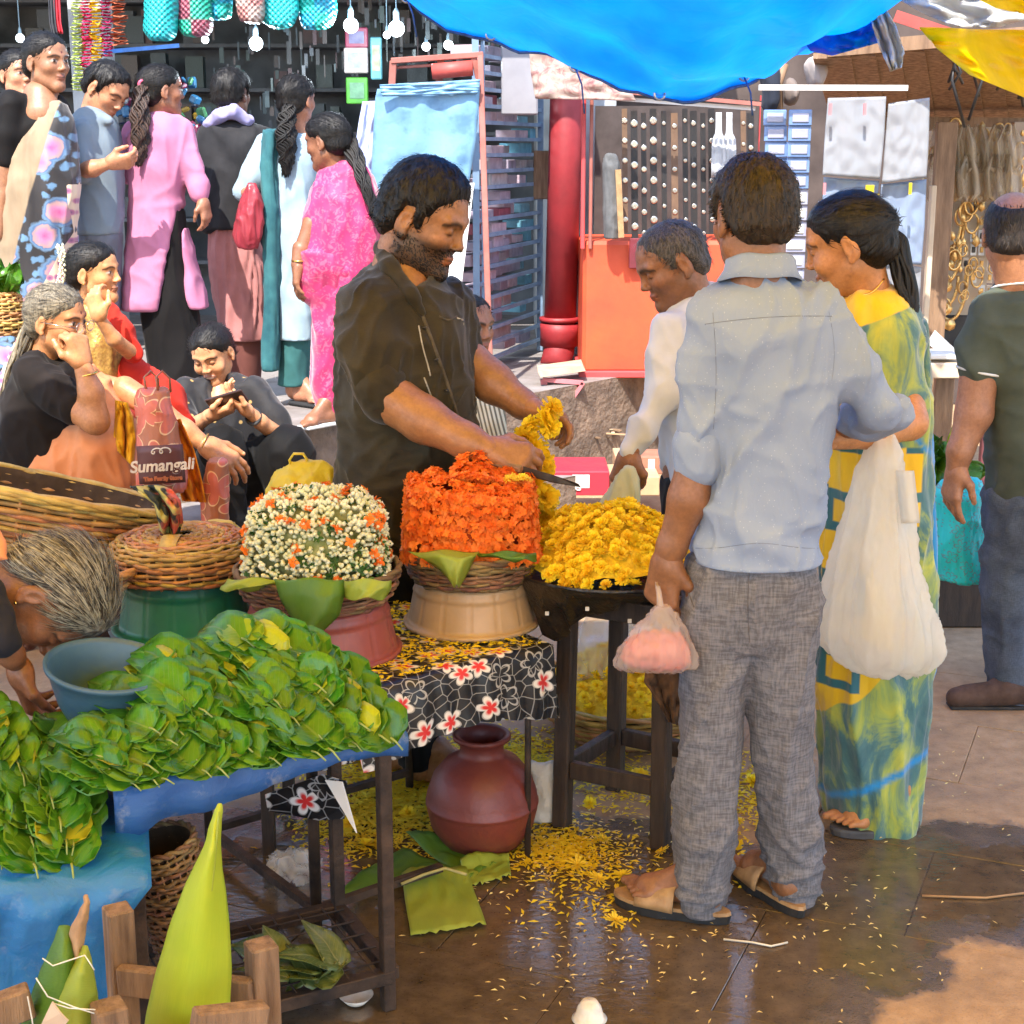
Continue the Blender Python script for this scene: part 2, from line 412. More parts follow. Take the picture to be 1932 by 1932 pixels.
# ------------------------------------------------------------------ people
def skin_mat():
    if 'skin' in MATS: return MATS['skin']
    N = NT('skin'); a = N.n('Attribute', attribute_name='Col').outputs[0]; p = N.co('Object')
    f = N.noise(p, 26, 5); col = N.mix(1.0, a, N.ramp(f, [(.25, (.74, .68, .64)), (.72, (1.12, 1.07, 1.02))]), 'MULTIPLY'); g = N.noise(p, 110, 4, .65); col = N.mix(1.0, col, N.ramp(g, [(.3, (.84, .80, .78)), (.7, (1.08, 1.06, 1.06))]), 'MULTIPLY')
    N.fin(col=col, rough=N.mr(g, .3, .7, .55, .32), spec=.5, normal=N.bump(N.math('ADD', N.noise(p, 330, 3), N.math('MULTIPLY', g, .8)), .22, .003))
    MATS['skin'] = N.m; return N.m
def hair_mat(name, c, c2, streak=(1, 1, .08), sc=120.0):
    if name in MATS: return MATS[name]
    N = NT(name); p = N.mapd(N.co('UV'), (1, 1, 1)) if False else N.co('Object')
    w = N.n('TexNoise', i_Vector=N.mapd(p, (.5, .5, .5)), i_Scale=6.0, i_Detail=2).outputs['Color']
    pv = N.n('VectorMath', operation='ADD'); N.set(pv, 0, p); sw = N.n('VectorMath', operation='SCALE'); N.set(sw, 0, w); sw.inputs['Scale'].default_value = .05; N.l(sw.outputs[0], pv.inputs[1])
    f = N.noise(N.mapd(pv.outputs[0], streak), sc, 4, .65)
    at_ = N.n('Attribute', attribute_name='Col').outputs['Fac']; f2 = N.math('ADD', f, N.math('MULTIPLY', N.math('SUBTRACT', at_, .5), .45))
    N.fin(col=N.ramp(f2, [(.35, c2), (.68, c)]), rough=.5, spec=.3, normal=N.bump(f, .5, .005))
    MATS[name] = N.m; return N.m
BLACK_HAIR = ((.016, .012, .010), (.004, .0035, .003)); GREY_HAIR = ((.27, .23, .16), (.06, .05, .038))
def rot_basis(fwd, up=(0, 0, 1)):
    y = nrm(fwd); x = nrm(np.cross(y, up)); z = np.cross(x, y); return np.stack([x, y, z], 1)      # columns: right, forward, up
class Person:
    def __init__(s, label, Y, base, tone=(.30, .15, .075), name='person', group=None, z=0.0):
        """base: picture position of the feet (or None to give x,y)"""
        s.Y = Y; b = at(base[0], base[1], Y); b[2] = z
        s.root = empty(name, b, label, 'person', group); s.tone = np.array(tone) * 1.2; s.VS = []; s.FS = []; s.CS = []; s.nv = 0; s.hf = None
    def P(s, px, py, dy=0.0): return at(px, py, s.Y + dy)
    def r(s, rpx, py=900, dy=0.0): return rpx * mpp(py, s.Y + dy)
    def _put(s, fl, prims):
        for p in prims:
            k = p[2] if len(p) > 2 and isinstance(p[2], (int, float)) else None
            if p[0] == 'col' or p[0] == 'cutcol':
                rows = []
                for q in p[1]:
                    py, L, R, hd = q[:4]; dy = q[4] if len(q) > 4 else 0
                    a, b = s.P(L, py, dy), s.P(R, py, dy); rows.append((a[2], (a[0] + b[0]) / 2, a[1], abs(b[0] - a[0]) / 2, hd))
                fl.column(rows, .03 if k is None else k, p[3] if len(p) > 3 else 2.3, p[0] == 'cutcol')
            elif p[0] in ('ch', 'cutch'):
                pts = [(s.P(q[0], q[1], q[2]), s.r(q[3], q[1], q[2])) for q in p[1]]
                for (a, ra), (b, rb) in zip(pts[:-1], pts[1:]): fl.cone(a, b, ra, rb, .03 if k is None else k, p[0] == 'cutch')
            elif p[0] in ('ell', 'cutell'):
                c = p[1]; fl.ell(s.P(*c[:3]), (s.r(c[3], c[1]), c[4], s.r(c[5], c[1])), c[6] if len(c) > 6 else None, .03 if k is None else k, p[0] == 'cutell')
            elif p[0] == 'half': fl.half(s.P(*p[1]), p[2])
    def _bounds(s, prims):
        lo = np.full(3, 1e9); hi = -lo
        for p in prims:
            if p[0] == 'col':
                for q in p[1]:
                    dy = q[4] if len(q) > 4 else 0
                    for X in (q[1], q[2]):
                        a = s.P(X, q[0], dy); lo = np.minimum(lo, a - [0.0, q[3], 0]); hi = np.maximum(hi, a + [0.0, q[3], 0])
            elif p[0] == 'ch':
                for q in p[1]:
                    a = s.P(*q[:3]); rr = s.r(q[3], q[1], q[2]); lo = np.minimum(lo, a - rr); hi = np.maximum(hi, a + rr)
            elif p[0] == 'ell':
                c = p[1]; a = s.P(*c[:3]); rr = max(s.r(c[3], c[1]), c[4], s.r(c[5], c[1])); lo = np.minimum(lo, a - rr); hi = np.maximum(hi, a + rr)
        return lo - .02, hi + .02
    def garment(s, name, m, prims, h=.009, folds=(), smooth=2, cols=None, extra=None, parent=None, label=None, disp=None):
        """clothes: soft solid following the body, folded"""
        lo, hi = s._bounds(prims); fl = Field(lo, hi, h); s._put(fl, prims)
        if extra: extra(fl)
        V, F = fl.mesh(smooth); N = normals(V, F); d = np.zeros(len(V))
        for f in folds: d += crease(V, *f) if not callable(f) else f(V, N)
        if disp: d += disp(V, N)
        d = d * np.clip(1.5 - 1.7 * np.clip(-N[:, 2], 0, 1), .05, 1)          # hems stay even
        V = V + N * d[:, None]
        c = cols(V, N) if cols else None
        return build(name, V, F, m, parent or s.root, True, c, label=label)
    def skin(s, V, F, c=None):
        c = np.tile(s.tone, (len(V), 1)) if c is None else c
        s.VS.append(V); s.FS.append(F + s.nv); s.CS.append(c); s.nv += len(V)
    def flesh(s, prims, h=.006, extra=None, dark=None):
        lo, hi = s._bounds(prims) if prims else (None, None); fl = Field(lo, hi, h); s._put(fl, prims)
        if extra: extra(fl)
        V, F = fl.mesh(1); c = np.tile(s.tone, (len(V), 1))
        if dark: c = dark(V, c)
        s.skin(V, F, c)
    def core(s, *chains):
        """the body under the clothes, so that head, arms and legs are one figure"""
        s.flesh([('ch', c, .02) for c in chains], .013)
    def done(s):
        return build('body', np.concatenate(s.VS), np.concatenate(s.FS), skin_mat(), s.root, True, np.concatenate(s.CS))
    # ---- hands
    def hand(s, wrist, fwd, palm, thumb=1, curl=(.5, .5, .5, .55), L=.17, spread=.0, tcurl=.3, h=.0035, arm=None, pinch=0.0, nails=True):
        """wrist in world; palm = direction the palm faces; thumb = +1/-1 side; five fingers"""
        w = np.asarray(wrist, float); f = nrm(fwd); n = nrm(np.asarray(palm, float) - f * np.dot(palm, f)); rt = np.cross(f, n) * thumb
        fl = Field(w - L * 1.25, w + L * 1.25, h); tips = []
        if arm is not None: fl.cone(arm[0], w, arm[1], L * .135, .01)
        kn = [(.50, .17), (.53, .06), (.50, -.055), (.45, -.155)]
        fl.cone(w, w + f * L * .12, L * .135, L * .14, .02)
        for i, (a, b) in enumerate(kn):
            k0 = w + f * L * a + rt * L * b + n * (-L * .02)
            fl.cone(w + f * L * .08 + rt * L * b * .55, k0, L * .095, L * .072, .018)
            ln = L * (.42, .47, .43, .34)[i]; d = nrm(f + rt * b * (.35 + spread * 2.2)); p = k0; ang = 0.0
            for j, sg in enumerate((.46, .30, .24)):
                ang += curl[i] * (1.0, 1.15, .8)[j]
                dd = d * cos(ang) + n * sin(ang); q = p + dd * ln * sg
                fl.cone(p, q, L * (.058, .051, .046)[j], L * (.051, .046, .038)[j], .005); p = q
            tips.append((p, dd))
        tb = w + f * L * .10 + rt * L * .10; d1 = nrm(f * .62 + rt * (.78 - pinch) + n * (.30 + pinch * .5)); q = tb + d1 * L * .27
        fl.cone(tb, q, L * .10, L * .068, .018)
        d2 = nrm(f * .95 + rt * (.35 - tcurl) + n * (.1 + tcurl + pinch)); q2 = q + d2 * L * .18; fl.cone(q, q2, L * .064, L * .054, .006)
        d3 = nrm(d2 + (n - rt) * tcurl * .6); q3 = q2 + d3 * L * .13; fl.cone(q2, q3, L * .055, L * .042, .005); tips.append((q3, d3))
        V, F = fl.mesh(1); c = np.tile(s.tone, (len(V), 1)); N = normals(V, F)
        pal = np.clip(N @ n, 0, 1)[:, None]; c = c * (1 + .55 * pal * np.array([1, .95, .9]))
        for t, dd in tips:
            nd = np.linalg.norm(V - (t + dd * L * .02 - n * L * .03), axis=1); k = (np.clip(1 - nd / (L * .055), 0, 1) > .3)[:, None] * (N @ n < -.2)[:, None]
            c = np.where(k, c * 1.35 + .06, c)
        s.skin(V, F, c); return tips
    def foot(s, heel, fwd, L=.24, side=1, h=.0045):
        """bare foot on the ground at heel, toes along fwd; side=+1: big toe to the left of fwd"""
        b = np.asarray(heel, float); f = nrm(V3(fwd[0], fwd[1], 0)); lf = V3(-f[1], f[0], 0) * side; u = V3(0, 0, 1); fl = Field(b - L * 1.2, b + L * 1.2, h)
        fl.cone(b + u * .035 + f * .02, b + u * .10 + f * .03, .030, .034, .02); fl.cone(b + u * .032 + f * .02, b + f * L * .66 + u * .024, .031, .024, .03)
        fl.cone(b + u * .095 + f * .05, b + f * L * .6 + u * .03, .026, .018, .03); fl.cone(b + f * L * .62 + lf * .02 + u * .02, b + f * L * .58 - lf * .026 + u * .017, .021, .017, .02)
        for i in range(5):
            o = lf * (.030 - .0165 * i); st = b + f * (L * (.70 - .022 * i)) + o + u * .015; ln = (.052, .044, .040, .034, .028)[i]
            fl.cone(st, st + f * ln * .6 + u * .003, (.0125, .0098, .0092, .0088, .0085)[i], (.012, .009, .0085, .008, .008)[i], .004)
            fl.cone(st + f * ln * .6 + u * .003, st + f * ln - u * .002, (.012, .009, .0085, .008, .008)[i], (.0105, .008, .0075, .007, .007)[i], .003)
        V, F = fl.mesh(1); s.skin(V, F, np.tile(s.tone * 1.1, (len(V), 1)))
    # ---- head
    def head(s, px, py, dy, fwd, up=(0, 0, 1), scale=1.0, neck=None, rneck=None, eyes='open', beard=0.0, mole=False, smile=0.0, female=False, gaze=(0, 0), old=0.0, h=.0034, bald=False):
        C = s.P(px, py, dy); B = rot_basis(fwd, up); k = scale; fl = Field(V3(-.105, -.125, -.19) * k, V3(.105, .135, .135) * k, h * k)
        e = lambda c, r, kk=.015, cut=False, R=None: fl.ell(np.array(c) * k, np.array(r) * k, R, kk * k, cut)
        cn = lambda a, b, ra, rb, kk=.012, cut=False: fl.cone(np.array(a) * k, np.array(b) * k, ra * k, rb * k, kk * k, cut)
        jw = .93 if female else 1.0
        e((0, -.014, .030), (.0745, .094, .084)); e((0, .030, -.030), (.058 * jw, .058, .078), .03); e((0, .018, .045), (.062, .066, .060), .03)
        cn((-.046 * jw, .0, -.055), (-.012, .066, -.094), .020, .016, .03); cn((.046 * jw, .0, -.055), (.012, .066, -.094), .020, .016, .03); e((0, .072, -.092), (.019, .016, .016), .02)
        e((-.040, .055, -.018), (.020, .024, .020), .025); e((.040, .055, -.018), (.020, .024, .020), .025)
        bw = .008 if female else .011
        cn((-.042, .074, .030), (-.008, .085, .026), bw, bw, .014); cn((.042, .074, .030), (.008, .085, .026), bw, bw, .014)
        for sx in (-1, 1): e((sx * .031, .095, .009), (.019, .016, .013), .012, True)
        cn((0, .085, .022), (0, .100, -.020), .0068, .0092, .010); e((0, .1015, -.021), (.0100, .0095, .0085), .006)
        for sx in (-1, 1):
            e((sx * .0115, .0945, -.026), (.0070, .0095, .0062), .006); e((sx * .006, .100, -.0345), (.0035, .005, .003), .002, True)
            e((sx * .031, .0735, .008), (.0135, .0135, .0125), .003)
        w = .022 + .006 * smile
        e((0, .0835, -.052), (w, .012, .0065), .006); e((0, .0825, -.0615), (w * .88, .0125, .0075), .006); cn((-w * .95, .083, -.0560 + .005 * smile), (w * .95, .083, -.0560 + .005 * smile), .0012, .0012, .004, True)
        if smile:
            for sx in (-1, 1): e((sx * .044, .064, -.030), (.019, .018, .018), .018)
        for sx in (-1, 1):
            a = radians(14); R = np.array([[1, 0, 0], [0, cos(a), sin(a)], [0, -sin(a), cos(a)]])
            e((sx * .0765, -.012, -.004), (.0085, .0185, .0315), .006, False, R); e((sx * .0850, -.004, .000), (.0065, .0100, .0170), .004, True, R); e((sx * .077, -.006, -.031), (.0065, .009, .010), .004)
        nb = (B.T @ (s.P(*neck) - C)) / k if neck is not None else np.array([0, -.035, -.18])
        rn = rneck or (.046 if female else .056)
        cn((0, -.022, -.050), tuple(nb), rn, rn * 1.06, .03)
        V, F = fl.mesh(1); L = V / k; x, y, z = L.T
        sk = s.tone; c = np.tile(sk, (len(V), 1)); front = y > .03
        def put(mask, col, a=1.0):
            m = (np.clip(mask, 0, 1) * a)[:, None]; c[:] = c * (1 - m) + np.array(col) * m
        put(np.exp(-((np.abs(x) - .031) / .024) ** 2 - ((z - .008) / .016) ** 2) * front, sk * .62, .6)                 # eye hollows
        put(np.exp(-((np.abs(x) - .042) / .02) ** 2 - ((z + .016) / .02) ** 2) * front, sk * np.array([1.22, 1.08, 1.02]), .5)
        if beard:
            hj = np.clip((-.012 - z) / .02, 0, 1) * np.clip((y + .045) / .03, 0, 1); mu = np.exp(-((z + .041) / .009) ** 2 - (x / .036) ** 2) * front
            lipm = np.exp(-(x / .021) ** 4 - ((z + .057) / .011) ** 4)
            put(np.maximum(hj * (z > -.125) * .97, mu) * (1 - .8 * lipm), (.022, .018, .016) if old < .5 else (.20, .19, .18), beard)
        lip = np.array([.27, .095, .075]) if female else sk * np.array([.92, .62, .62])
        put(np.exp(-np.abs(x / w) ** 5 - np.abs((z + .0565 - .004 * smile * (np.abs(x) / w) ** 2) / .0125) ** 5) * (y > .07), lip, .85)
        if smile > .6: put(np.exp(-np.abs(x / (w * .72)) ** 6 - np.abs((z + .0562) / .0034) ** 6) * (y > .07), (.75, .70, .62), 1)
        else: put(np.exp(-np.abs(x / w) ** 6 - ((z + .056) / .0022) ** 2) * (y > .06), sk * .25, .8)
        bh = np.exp(-(((z - .0295) + .9 * (np.abs(x) - .030) ** 2 / .05) / (.0042 if female else .0060)) ** 2) * (np.abs(x) > .010) * (np.abs(x) < .054) * front
        put(bh, (.015, .012, .010) if old < .5 else (.25, .23, .2), .9)
        ex = np.abs(x) - .031
        if eyes == 'open':
            ew = np.exp(-np.abs(ex / .0135) ** 4 - np.abs((z - .0075) / .0052) ** 4) * (y > .055); put(ew, (.62, .57, .52), 1)
            put(((np.where(x > 0, x - .031, x + .031) - gaze[0]) ** 2 + (z - .0078 - gaze[1]) ** 2 < .0058 ** 2) * (ew > .3), (.012, .008, .006), 1)
            put(np.exp(-np.abs(ex / .0155) ** 4 - ((z - .0135 + .12 * np.abs(ex)) / .0019) ** 2) * front, (.012, .009, .008), .95)
        else:
            put(np.exp(-np.abs(ex / .0145) ** 4 - ((z - .0015) / .0021) ** 2) * front, (.012, .009, .008), .95); put(np.exp(-np.abs(ex / .015) ** 4 - ((z - .0165) / .0022) ** 2) * front, sk * .45, .6)
        if mole: put(((x ** 2 + (z - .043) ** 2) < .0042 ** 2) * front, (.10, .008, .012), 1)
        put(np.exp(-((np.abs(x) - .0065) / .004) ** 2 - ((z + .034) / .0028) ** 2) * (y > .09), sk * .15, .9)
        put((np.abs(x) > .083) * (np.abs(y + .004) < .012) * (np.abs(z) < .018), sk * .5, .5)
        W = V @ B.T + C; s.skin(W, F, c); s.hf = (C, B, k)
        if beard > .6:
            lipm = np.exp(-(x / .021) ** 4 - ((z + .057) / .011) ** 4); pk = np.argwhere((((z < -.026) & (z > -.118) & (y > -.03)) | ((np.abs(z + .041) < .008) & (np.abs(x) < .034) & (y > .05))) & (lipm < .3) & ~((y > .03) & (z > -.036) & (np.abs(x) > .036)))[:, 0]
            s.strands(V, F, hair_mat('black_hair', *BLACK_HAIR), s.root, 1500, .0065, .3, (0, 0), pk, 'beard')
        return C, B, k
    def hl(s, x, y, z):
        """head-local to world"""
        C, B, k = s.hf; return C + B @ (np.array([x, y, z]) * k)
    def hair(s, m, line, thick=.012, tex=.004, h=.0042, extra=None, part=False, top=0.0, name='hair', freq=(60, 60, 14), sides=1.0, ns=1500, slen=.026, lift=.22, flow=(0, 0), taper=.04):
        """cap of hair: line = [(y, zmin)...] hair grows above zmin at that y"""
        C, B, k = s.hf; t = thick; fl = Field(V3(-.115, -.155, -.17) * k, V3(.115, .14, .15) * k, h * k)
        fl.ell(V3(0, -.014, .030) * k, V3(.0745 + t * sides, .094 + t, .084 + t + top) * k, None, .01); fl.ell(V3(0, .012, .046) * k, V3(.063 + t * sides, .068 + t, .058 + t + top) * k, None, .02)
        if min(q[1] for q in line) < -.03: fl.ell(V3(0, -.045, -.03) * k, V3(.062 + t, .055 + t, .06) * k, None, .02)
        X, Y, Z = fl.ax[0][:, None, None] / k, fl.ax[1][None, :, None] / k, fl.ax[2][None, None, :] / k
        ys, zs = zip(*line); zm = np.interp(Y, ys, zs) + np.zeros_like(X) + (np.abs(X) * (-.25 if not part else .12)) * (Y > .03)
        fl.D = fl.D + (t * 1.15 * k * np.clip((zm + taper - Z) / taper, 0, 1) ** 1.5).astype(np.float32)
        fl.D = np.maximum(fl.D, ((zm - Z) * k * .75).astype(np.float32))
        if extra: extra(fl, k)
        V, F = fl.mesh(1); N = normals(V, F); V = V + N * (noise3(V / k * np.array(freq)) * tex + noise3(V / k * np.array(freq) * 2.2 + 9) * tex * .5)[:, None]
        hm = build(name, V @ B.T + C, F, m, s.root, True, np.full((len(V), 3), .45))
        if ns: s.strands(V, F, m, hm, ns, slen, lift, flow)
        return hm
    def strands(s, V, F, m, parent, n, L, lift, flow, pick=None, name='hair_strands'):
        """single hairs lying on the cap so that its outline and sheen break up"""
        C, B, k = s.hf; N = normals(V, F); idx = RNG.integers(0, len(V), n) if pick is None else RNG.choice(pick, n); P = V[idx] / k; Nn = N[idx]
        keep = P[:, 2] > (-.13 if pick is not None else -.09 if len(flow) == 3 else -.040); P, Nn = P[keep], Nn[keep]; tgt = np.array(flow, float)
        if len(flow) == 3: D = tgt - P                                   # combed towards a knot
        else: D = np.stack([P[:, 0] * 1.2, (P[:, 1] + .03) * .9, -np.ones(len(P)) * .035], 1)   # falling from the crown
        D = D + RNG.normal(0, .007, D.shape); D -= Nn * (D * Nn).sum(1)[:, None]; D /= np.linalg.norm(D, axis=1)[:, None] + 1e-9
        D = D * 1.0 + Nn * lift * RNG.uniform(.2, 1.4, len(P))[:, None]; S = np.cross(D, Nn); S /= np.linalg.norm(S, axis=1)[:, None] + 1e-9
        l = (L * RNG.uniform(.5, 1.3, len(P)))[:, None]; w = .0009; A = P - Nn * .0008; M1 = P + D * l * .5 + Nn * .0016; T = P + D * l - Nn * l * .10
        W = np.stack([A - S * w, A + S * w, M1 + S * w, M1 - S * w, T], 1).reshape(-1, 3); b = np.arange(len(P)) * 5
        Fq = np.concatenate([np.stack([b, b + 1, b + 2, b + 3], 1), np.stack([b + 3, b + 2, b + 4, b + 4], 1)]); Fl = [list(f) for f in np.stack([b, b + 1, b + 2, b + 3], 1)] + [list(f) for f in np.stack([b + 3, b + 2, b + 4], 1)]
        o = build(name, (W * k) @ B.T + C, Fl, m, parent, True, np.repeat(RNG.uniform(0, 1, len(P)), 5)[:, None] * np.ones(3), kind='stuff'); return o
    def lock(s, m, pts, name='hair_tail', n=10, wave=0.0, squash=1.0):
        """tail or braid: pts (px,py,dy,rpx)"""
        P = np.array([s.P(*q[:3]) for q in pts]); R = np.array([s.r(q[3], q[1], q[2]) for q in pts]); t = np.linspace(0, 1, len(P)); T = np.linspace(0, 1, 40)
        Q = np.stack([np.interp(T, t, P[:, i]) for i in range(3)], 1)
        for _ in range(3): Q[1:-1] = (Q[:-2] + 2 * Q[1:-1] + Q[2:]) / 4
        r = np.interp(T, t, R); r[0] *= .75; r[-1] *= .35; mb = MB(); cc = []; K = 60
        for i in range(K):
            a = i * 2.4; q = sqrt((i + .5) / K) * .72; off = np.stack([np.cos(a + 1.2 * noise3(np.stack([T * 3, T * 0 + i, T * 0], 1))) * q, np.sin(a + T * 1.5) * q, T * 0], 1) * r[:, None]
            off[:, 0] += wave * r * np.sin(T * 34 + i * .9); off[:, 2] += .004 * noise3(np.stack([T * 6, T * 0 + i * 3, T * 0], 1)); e = 1 - .16 * (i % 4) * T ** 2
            P2 = Q + off; P2[-1] = P2[-2] + (Q[-1] - Q[-2]) * (1 + .8 * (i % 3)); mb.tube(P2, r * .17 * e, 4); cc += [RNG.uniform(.1, .8)] * (len(T) * 4)
        V, F = mb.arr(); return build(name, V, F, m, s.root, True, np.array(cc)[:, None] * np.ones(3))
    def bit(s, name, mb, m, smooth=True, parent=None): return mb.make(name, m, parent or s.root, smooth)
MAN = [(-.13, -.066), (-.06, -.062), (-.036, -.035), (-.020, .026), (.004, .026), (.010, -.022), (.024, -.018), (.031, .024), (.048, .058), (.064, .073), (.085, .082), (.12, .085)]
WOMAN = [(-.13, -.075), (-.05, -.07), (-.025, -.045), (-.008, .012), (.012, .004), (.030, .020), (.052, .046), (.070, .058), (.09, .066), (.12, .07)]
# ------------------------------------------------------------------ ground, steps, awnings
def wet_stone():
    N = NT('wet_stone'); p = N.co('Position'); xyz = N.sep(p); flat = N.comb(xyz[0], xyz[1], 0.0)
    def blob(x, y, r, k=1.0, sx=1.0):
        v = N.n('VectorMath', operation='SUBTRACT'); N.set(v, 0, flat); v.inputs[1].default_value = (x, y, 0)
        m = N.n('VectorMath', operation='MULTIPLY'); N.l(v.outputs[0], m.inputs[0]); m.inputs[1].default_value = (1 / sx, 1, 0)
        L = N.n('VectorMath', operation='LENGTH'); N.l(m.outputs[0], L.inputs[0]); return N.mr(L.outputs['Value'], 0, r, k, 0)
    S = None
    for b in ((0, 2.85, .85), (.35, 2.9, .5), (.30, 3.3, .5), (.72, 3.12, .34), (1.12, 3.38, .42, 1, 1.5), (-.7, 3.0, 1.0), (-.2, 3.5, .6), (1.75, 3.6, .5)):
        q = blob(*b); S = q if S is None else N.math('MAXIMUM', S, q)
    n1 = N.noise(flat, 3.2, 6, .62); n2 = N.noise(flat, 19, 5, .6); n3 = N.noise(flat, 160, 3, .6)
    S = N.math('ADD', S, N.math('MULTIPLY', N.math('SUBTRACT', n1, .5), .75)); S = N.math('ADD', S, N.math('MULTIPLY', N.math('SUBTRACT', n2, .5), .20))
    wet = N.mr(S, .16, .24); pool = N.mr(N.math('ADD', S, N.math('MULTIPLY', N.math('SUBTRACT', N.noise(flat, 5.5, 3), .5), 1.1)), .30, .44)
    dry = N.ramp(n2, [(.25, (.27, .16, .075)), (.5, (.38, .235, .115)), (.75, (.46, .30, .165))])
    dry = N.mix(N.mr(n1, .45, .7, 0, .55), dry, (.17, .115, .075)); dry = N.mix(N.mr(n3, .56, .72, 0, .45), dry, (.10, .07, .05))
    wc = N.ramp(n2, [(.25, (.064, .044, .027)), (.75, (.14, .098, .060))]); wc = N.mix(N.mr(n3, .58, .7, 0, .5), wc, (.03, .018, .01))
    rp = N.noise(N.mapd(flat, (1, 2.6, 1)), 26, 3, .5, .6); fine = N.math('ADD', N.math('MULTIPLY', n2, .6), N.math('MULTIPLY', n3, .5))
    h = N.math('ADD', N.math('MULTIPLY', rp, N.math('MULTIPLY', pool, .13)), N.math('MULTIPLY', fine, N.mr(pool, 0, 1, .8, .07)))
    N.fin(col=N.mix(wet, dry, wc), rough=N.math('MINIMUM', N.mr(wet, 0, 1, .78, .20), N.mr(pool, 0, 1, .8, .03)), spec=.85, normal=N.bump(h, .55, .012))
    return N.m
STONE = wet_stone()
g_ = build('ground', [(-60, -40, -.006), (60, -40, -.006), (60, 90, -.006), (-60, 90, -.006)], [[0, 1, 2, 3]], STONE, None, False, org=(0, 0, -.006), kind='structure')
mb = MB().box((0, 0, -.025), (.6178, .4578, .05), None, .001); slab = mb.data('paving_slab', STONE)
_u = nrm((.92, -.39, 0)); _v = V3(.39, .92, 0)
for i in range(-6, 10):
    for j in range(-9, 12):
        c = V3(.12, 2.92, 0) + _u * (i * .62 + (.31 if j % 2 else 0)) + _v * (j * .46 + .23)
        if -2.4 < c[0] < 3.4 and 2.2 < c[1] < 6.3:
            M = frame(c + V3(0, 0, random.uniform(-.0015, .0015)), _u + V3(0, 0, random.uniform(-.002, .002)), V3(random.uniform(-.003, .003), random.uniform(-.003, .003), 1)); place('paving_slab', slab, M, g_)
PAVE = mat('pavement_stone', (.26, .23, .22), (.16, .135, .12), 7, .85, .5, 40, coords='Position', detail=8, bdist=.01)
KERB = mat('kerb_stone', (.24, .17, .12), (.09, .065, .05), 9, .9, .9, 30, coords='Position', detail=8, bdist=.02)
def slab_poly(name, pts, z0, z1, m, side=None):
    mb = MB().prism([(x, y, z1) for x, y in pts], (0, 0, z0 - z1)); V, F = mb.arr()
    o = build(name, V, F, m, None, False, kind='structure')
    if side: o.data.materials.append(side); [setattr(f, 'material_index', 1) for f in o.data.polygons if abs(f.normal.z) < .5]
    return o
slab_poly('pavement', [(-5, 3.27), (-3.2, 4.84), (-.98, 6.80), (.08, 7.78), (.9, 8.75), (6, 13), (6, 16), (-9, 16), (-9, 3.3)], -.01, .48, PAVE, KERB)
slab_poly('step', [(-5, 2.07), (-1.05, 5.65), (.30, 7.0), (.10, 7.80), (-.98, 6.82), (-3.2, 4.86), (-5, 3.29)], -.01, .22, PAVE, KERB)
slab_poly('kerb', [(.12, 8.0), (.51, 8.62), (3.6, 11.2), (3.0, 11.6), (.9, 8.77), (.085, 7.80)], -.01, .14, PAVE, KERB)
# ---- awnings of plastic tarpaulin
def tarp(name, c, tc, w=.5, rough=.35, sc=5.0, worn=0.0):
    if name in MATS: return MATS[name]
    N = NT(name); p = N.co('Object'); f = N.noise(p, sc, 6, .6, .4); wv = N.noise(N.mapd(p, (1, .12, 1)), 260, 2); wv2 = N.noise(N.mapd(p, (.12, 1, 1)), 260, 2)
    col = N.ramp(f, [(.3, tuple(x * .72 for x in c)), (.7, c)]); cr = N.n('TexVoronoi', feature='DISTANCE_TO_EDGE', i_Vector=p, i_Scale=9.0, i_Randomness=1.0).outputs['Distance']
    h = N.math('ADD', N.math('MULTIPLY', f, 1.0), N.math('ADD', N.math('MULTIPLY', N.math('ADD', wv, wv2), .04), N.math('MULTIPLY', N.mr(cr, 0, .12), .12)))
    if worn: col = N.mix(N.mr(N.noise(p, 16, 7, .7), .56, .68, 0, worn), col, (.36, .38, .42))
    N.fin(col=col, rough=rough, spec=.5, normal=N.bump(h, .5, .02)); N.translucent(N.ramp(f, [(.3, tuple(x * .8 for x in tc)), (.7, tc)]), w); MATS[name] = N.m; return N.m
BLUE_T = tarp('blue_tarpaulin', (.015, .28, .74), (.04, .54, 1.0), .78); YEL_T = tarp('yellow_tarpaulin', (.90, .60, .01), (1.0, .80, .03), .8); AWN = tarp('pale_yellow_tarpaulin', (.85, .62, .12), (1.0, .71, .11), .94); WHITE_T = tarp('white_plastic_sheet', (.72, .72, .68), (.8, .78, .72), .4)
def sheet(name, corners, nu, nv, disp, m, thick=.003, edge=None, **k):
    """corners: 4 world points a,b (u edge 0) c,d ; bilinear with displacement(u,v)->vec"""
    a, b, c, d = [np.asarray(q, float) for q in corners]; G = np.zeros((nu, nv, 3))
    for i in range(nu):
        for j in range(nv):
            u, v = i / (nu - 1), j / (nv - 1); G[i, j] = (a * (1 - u) + b * u) * (1 - v) + (d * (1 - u) + c * u) * v + disp(u, v)
    return MB().grid(G, thick).make(name, m, None, True, **k)
def wav(u, v, s, a, o=0.): return a * float(noise3(np.array([[u * s + o, v * s * 1.3 + o, o * .7]]))[0])
# the big awning over the stall, above the picture
sheet('yellow_awning', [(-3.6, -2.2, 3.25), (2.9, -2.2, 3.1), (3.0, 3.5, 2.72), (-3.6, 3.5, 2.86)], 26, 26, lambda u, v: V3(0, 0, -.22 * sin(pi * u) * sin(pi * v) + wav(u, v, 6, .06)), AWN, label='wide yellow plastic awning stretched high over the flower stall', cat='awning')
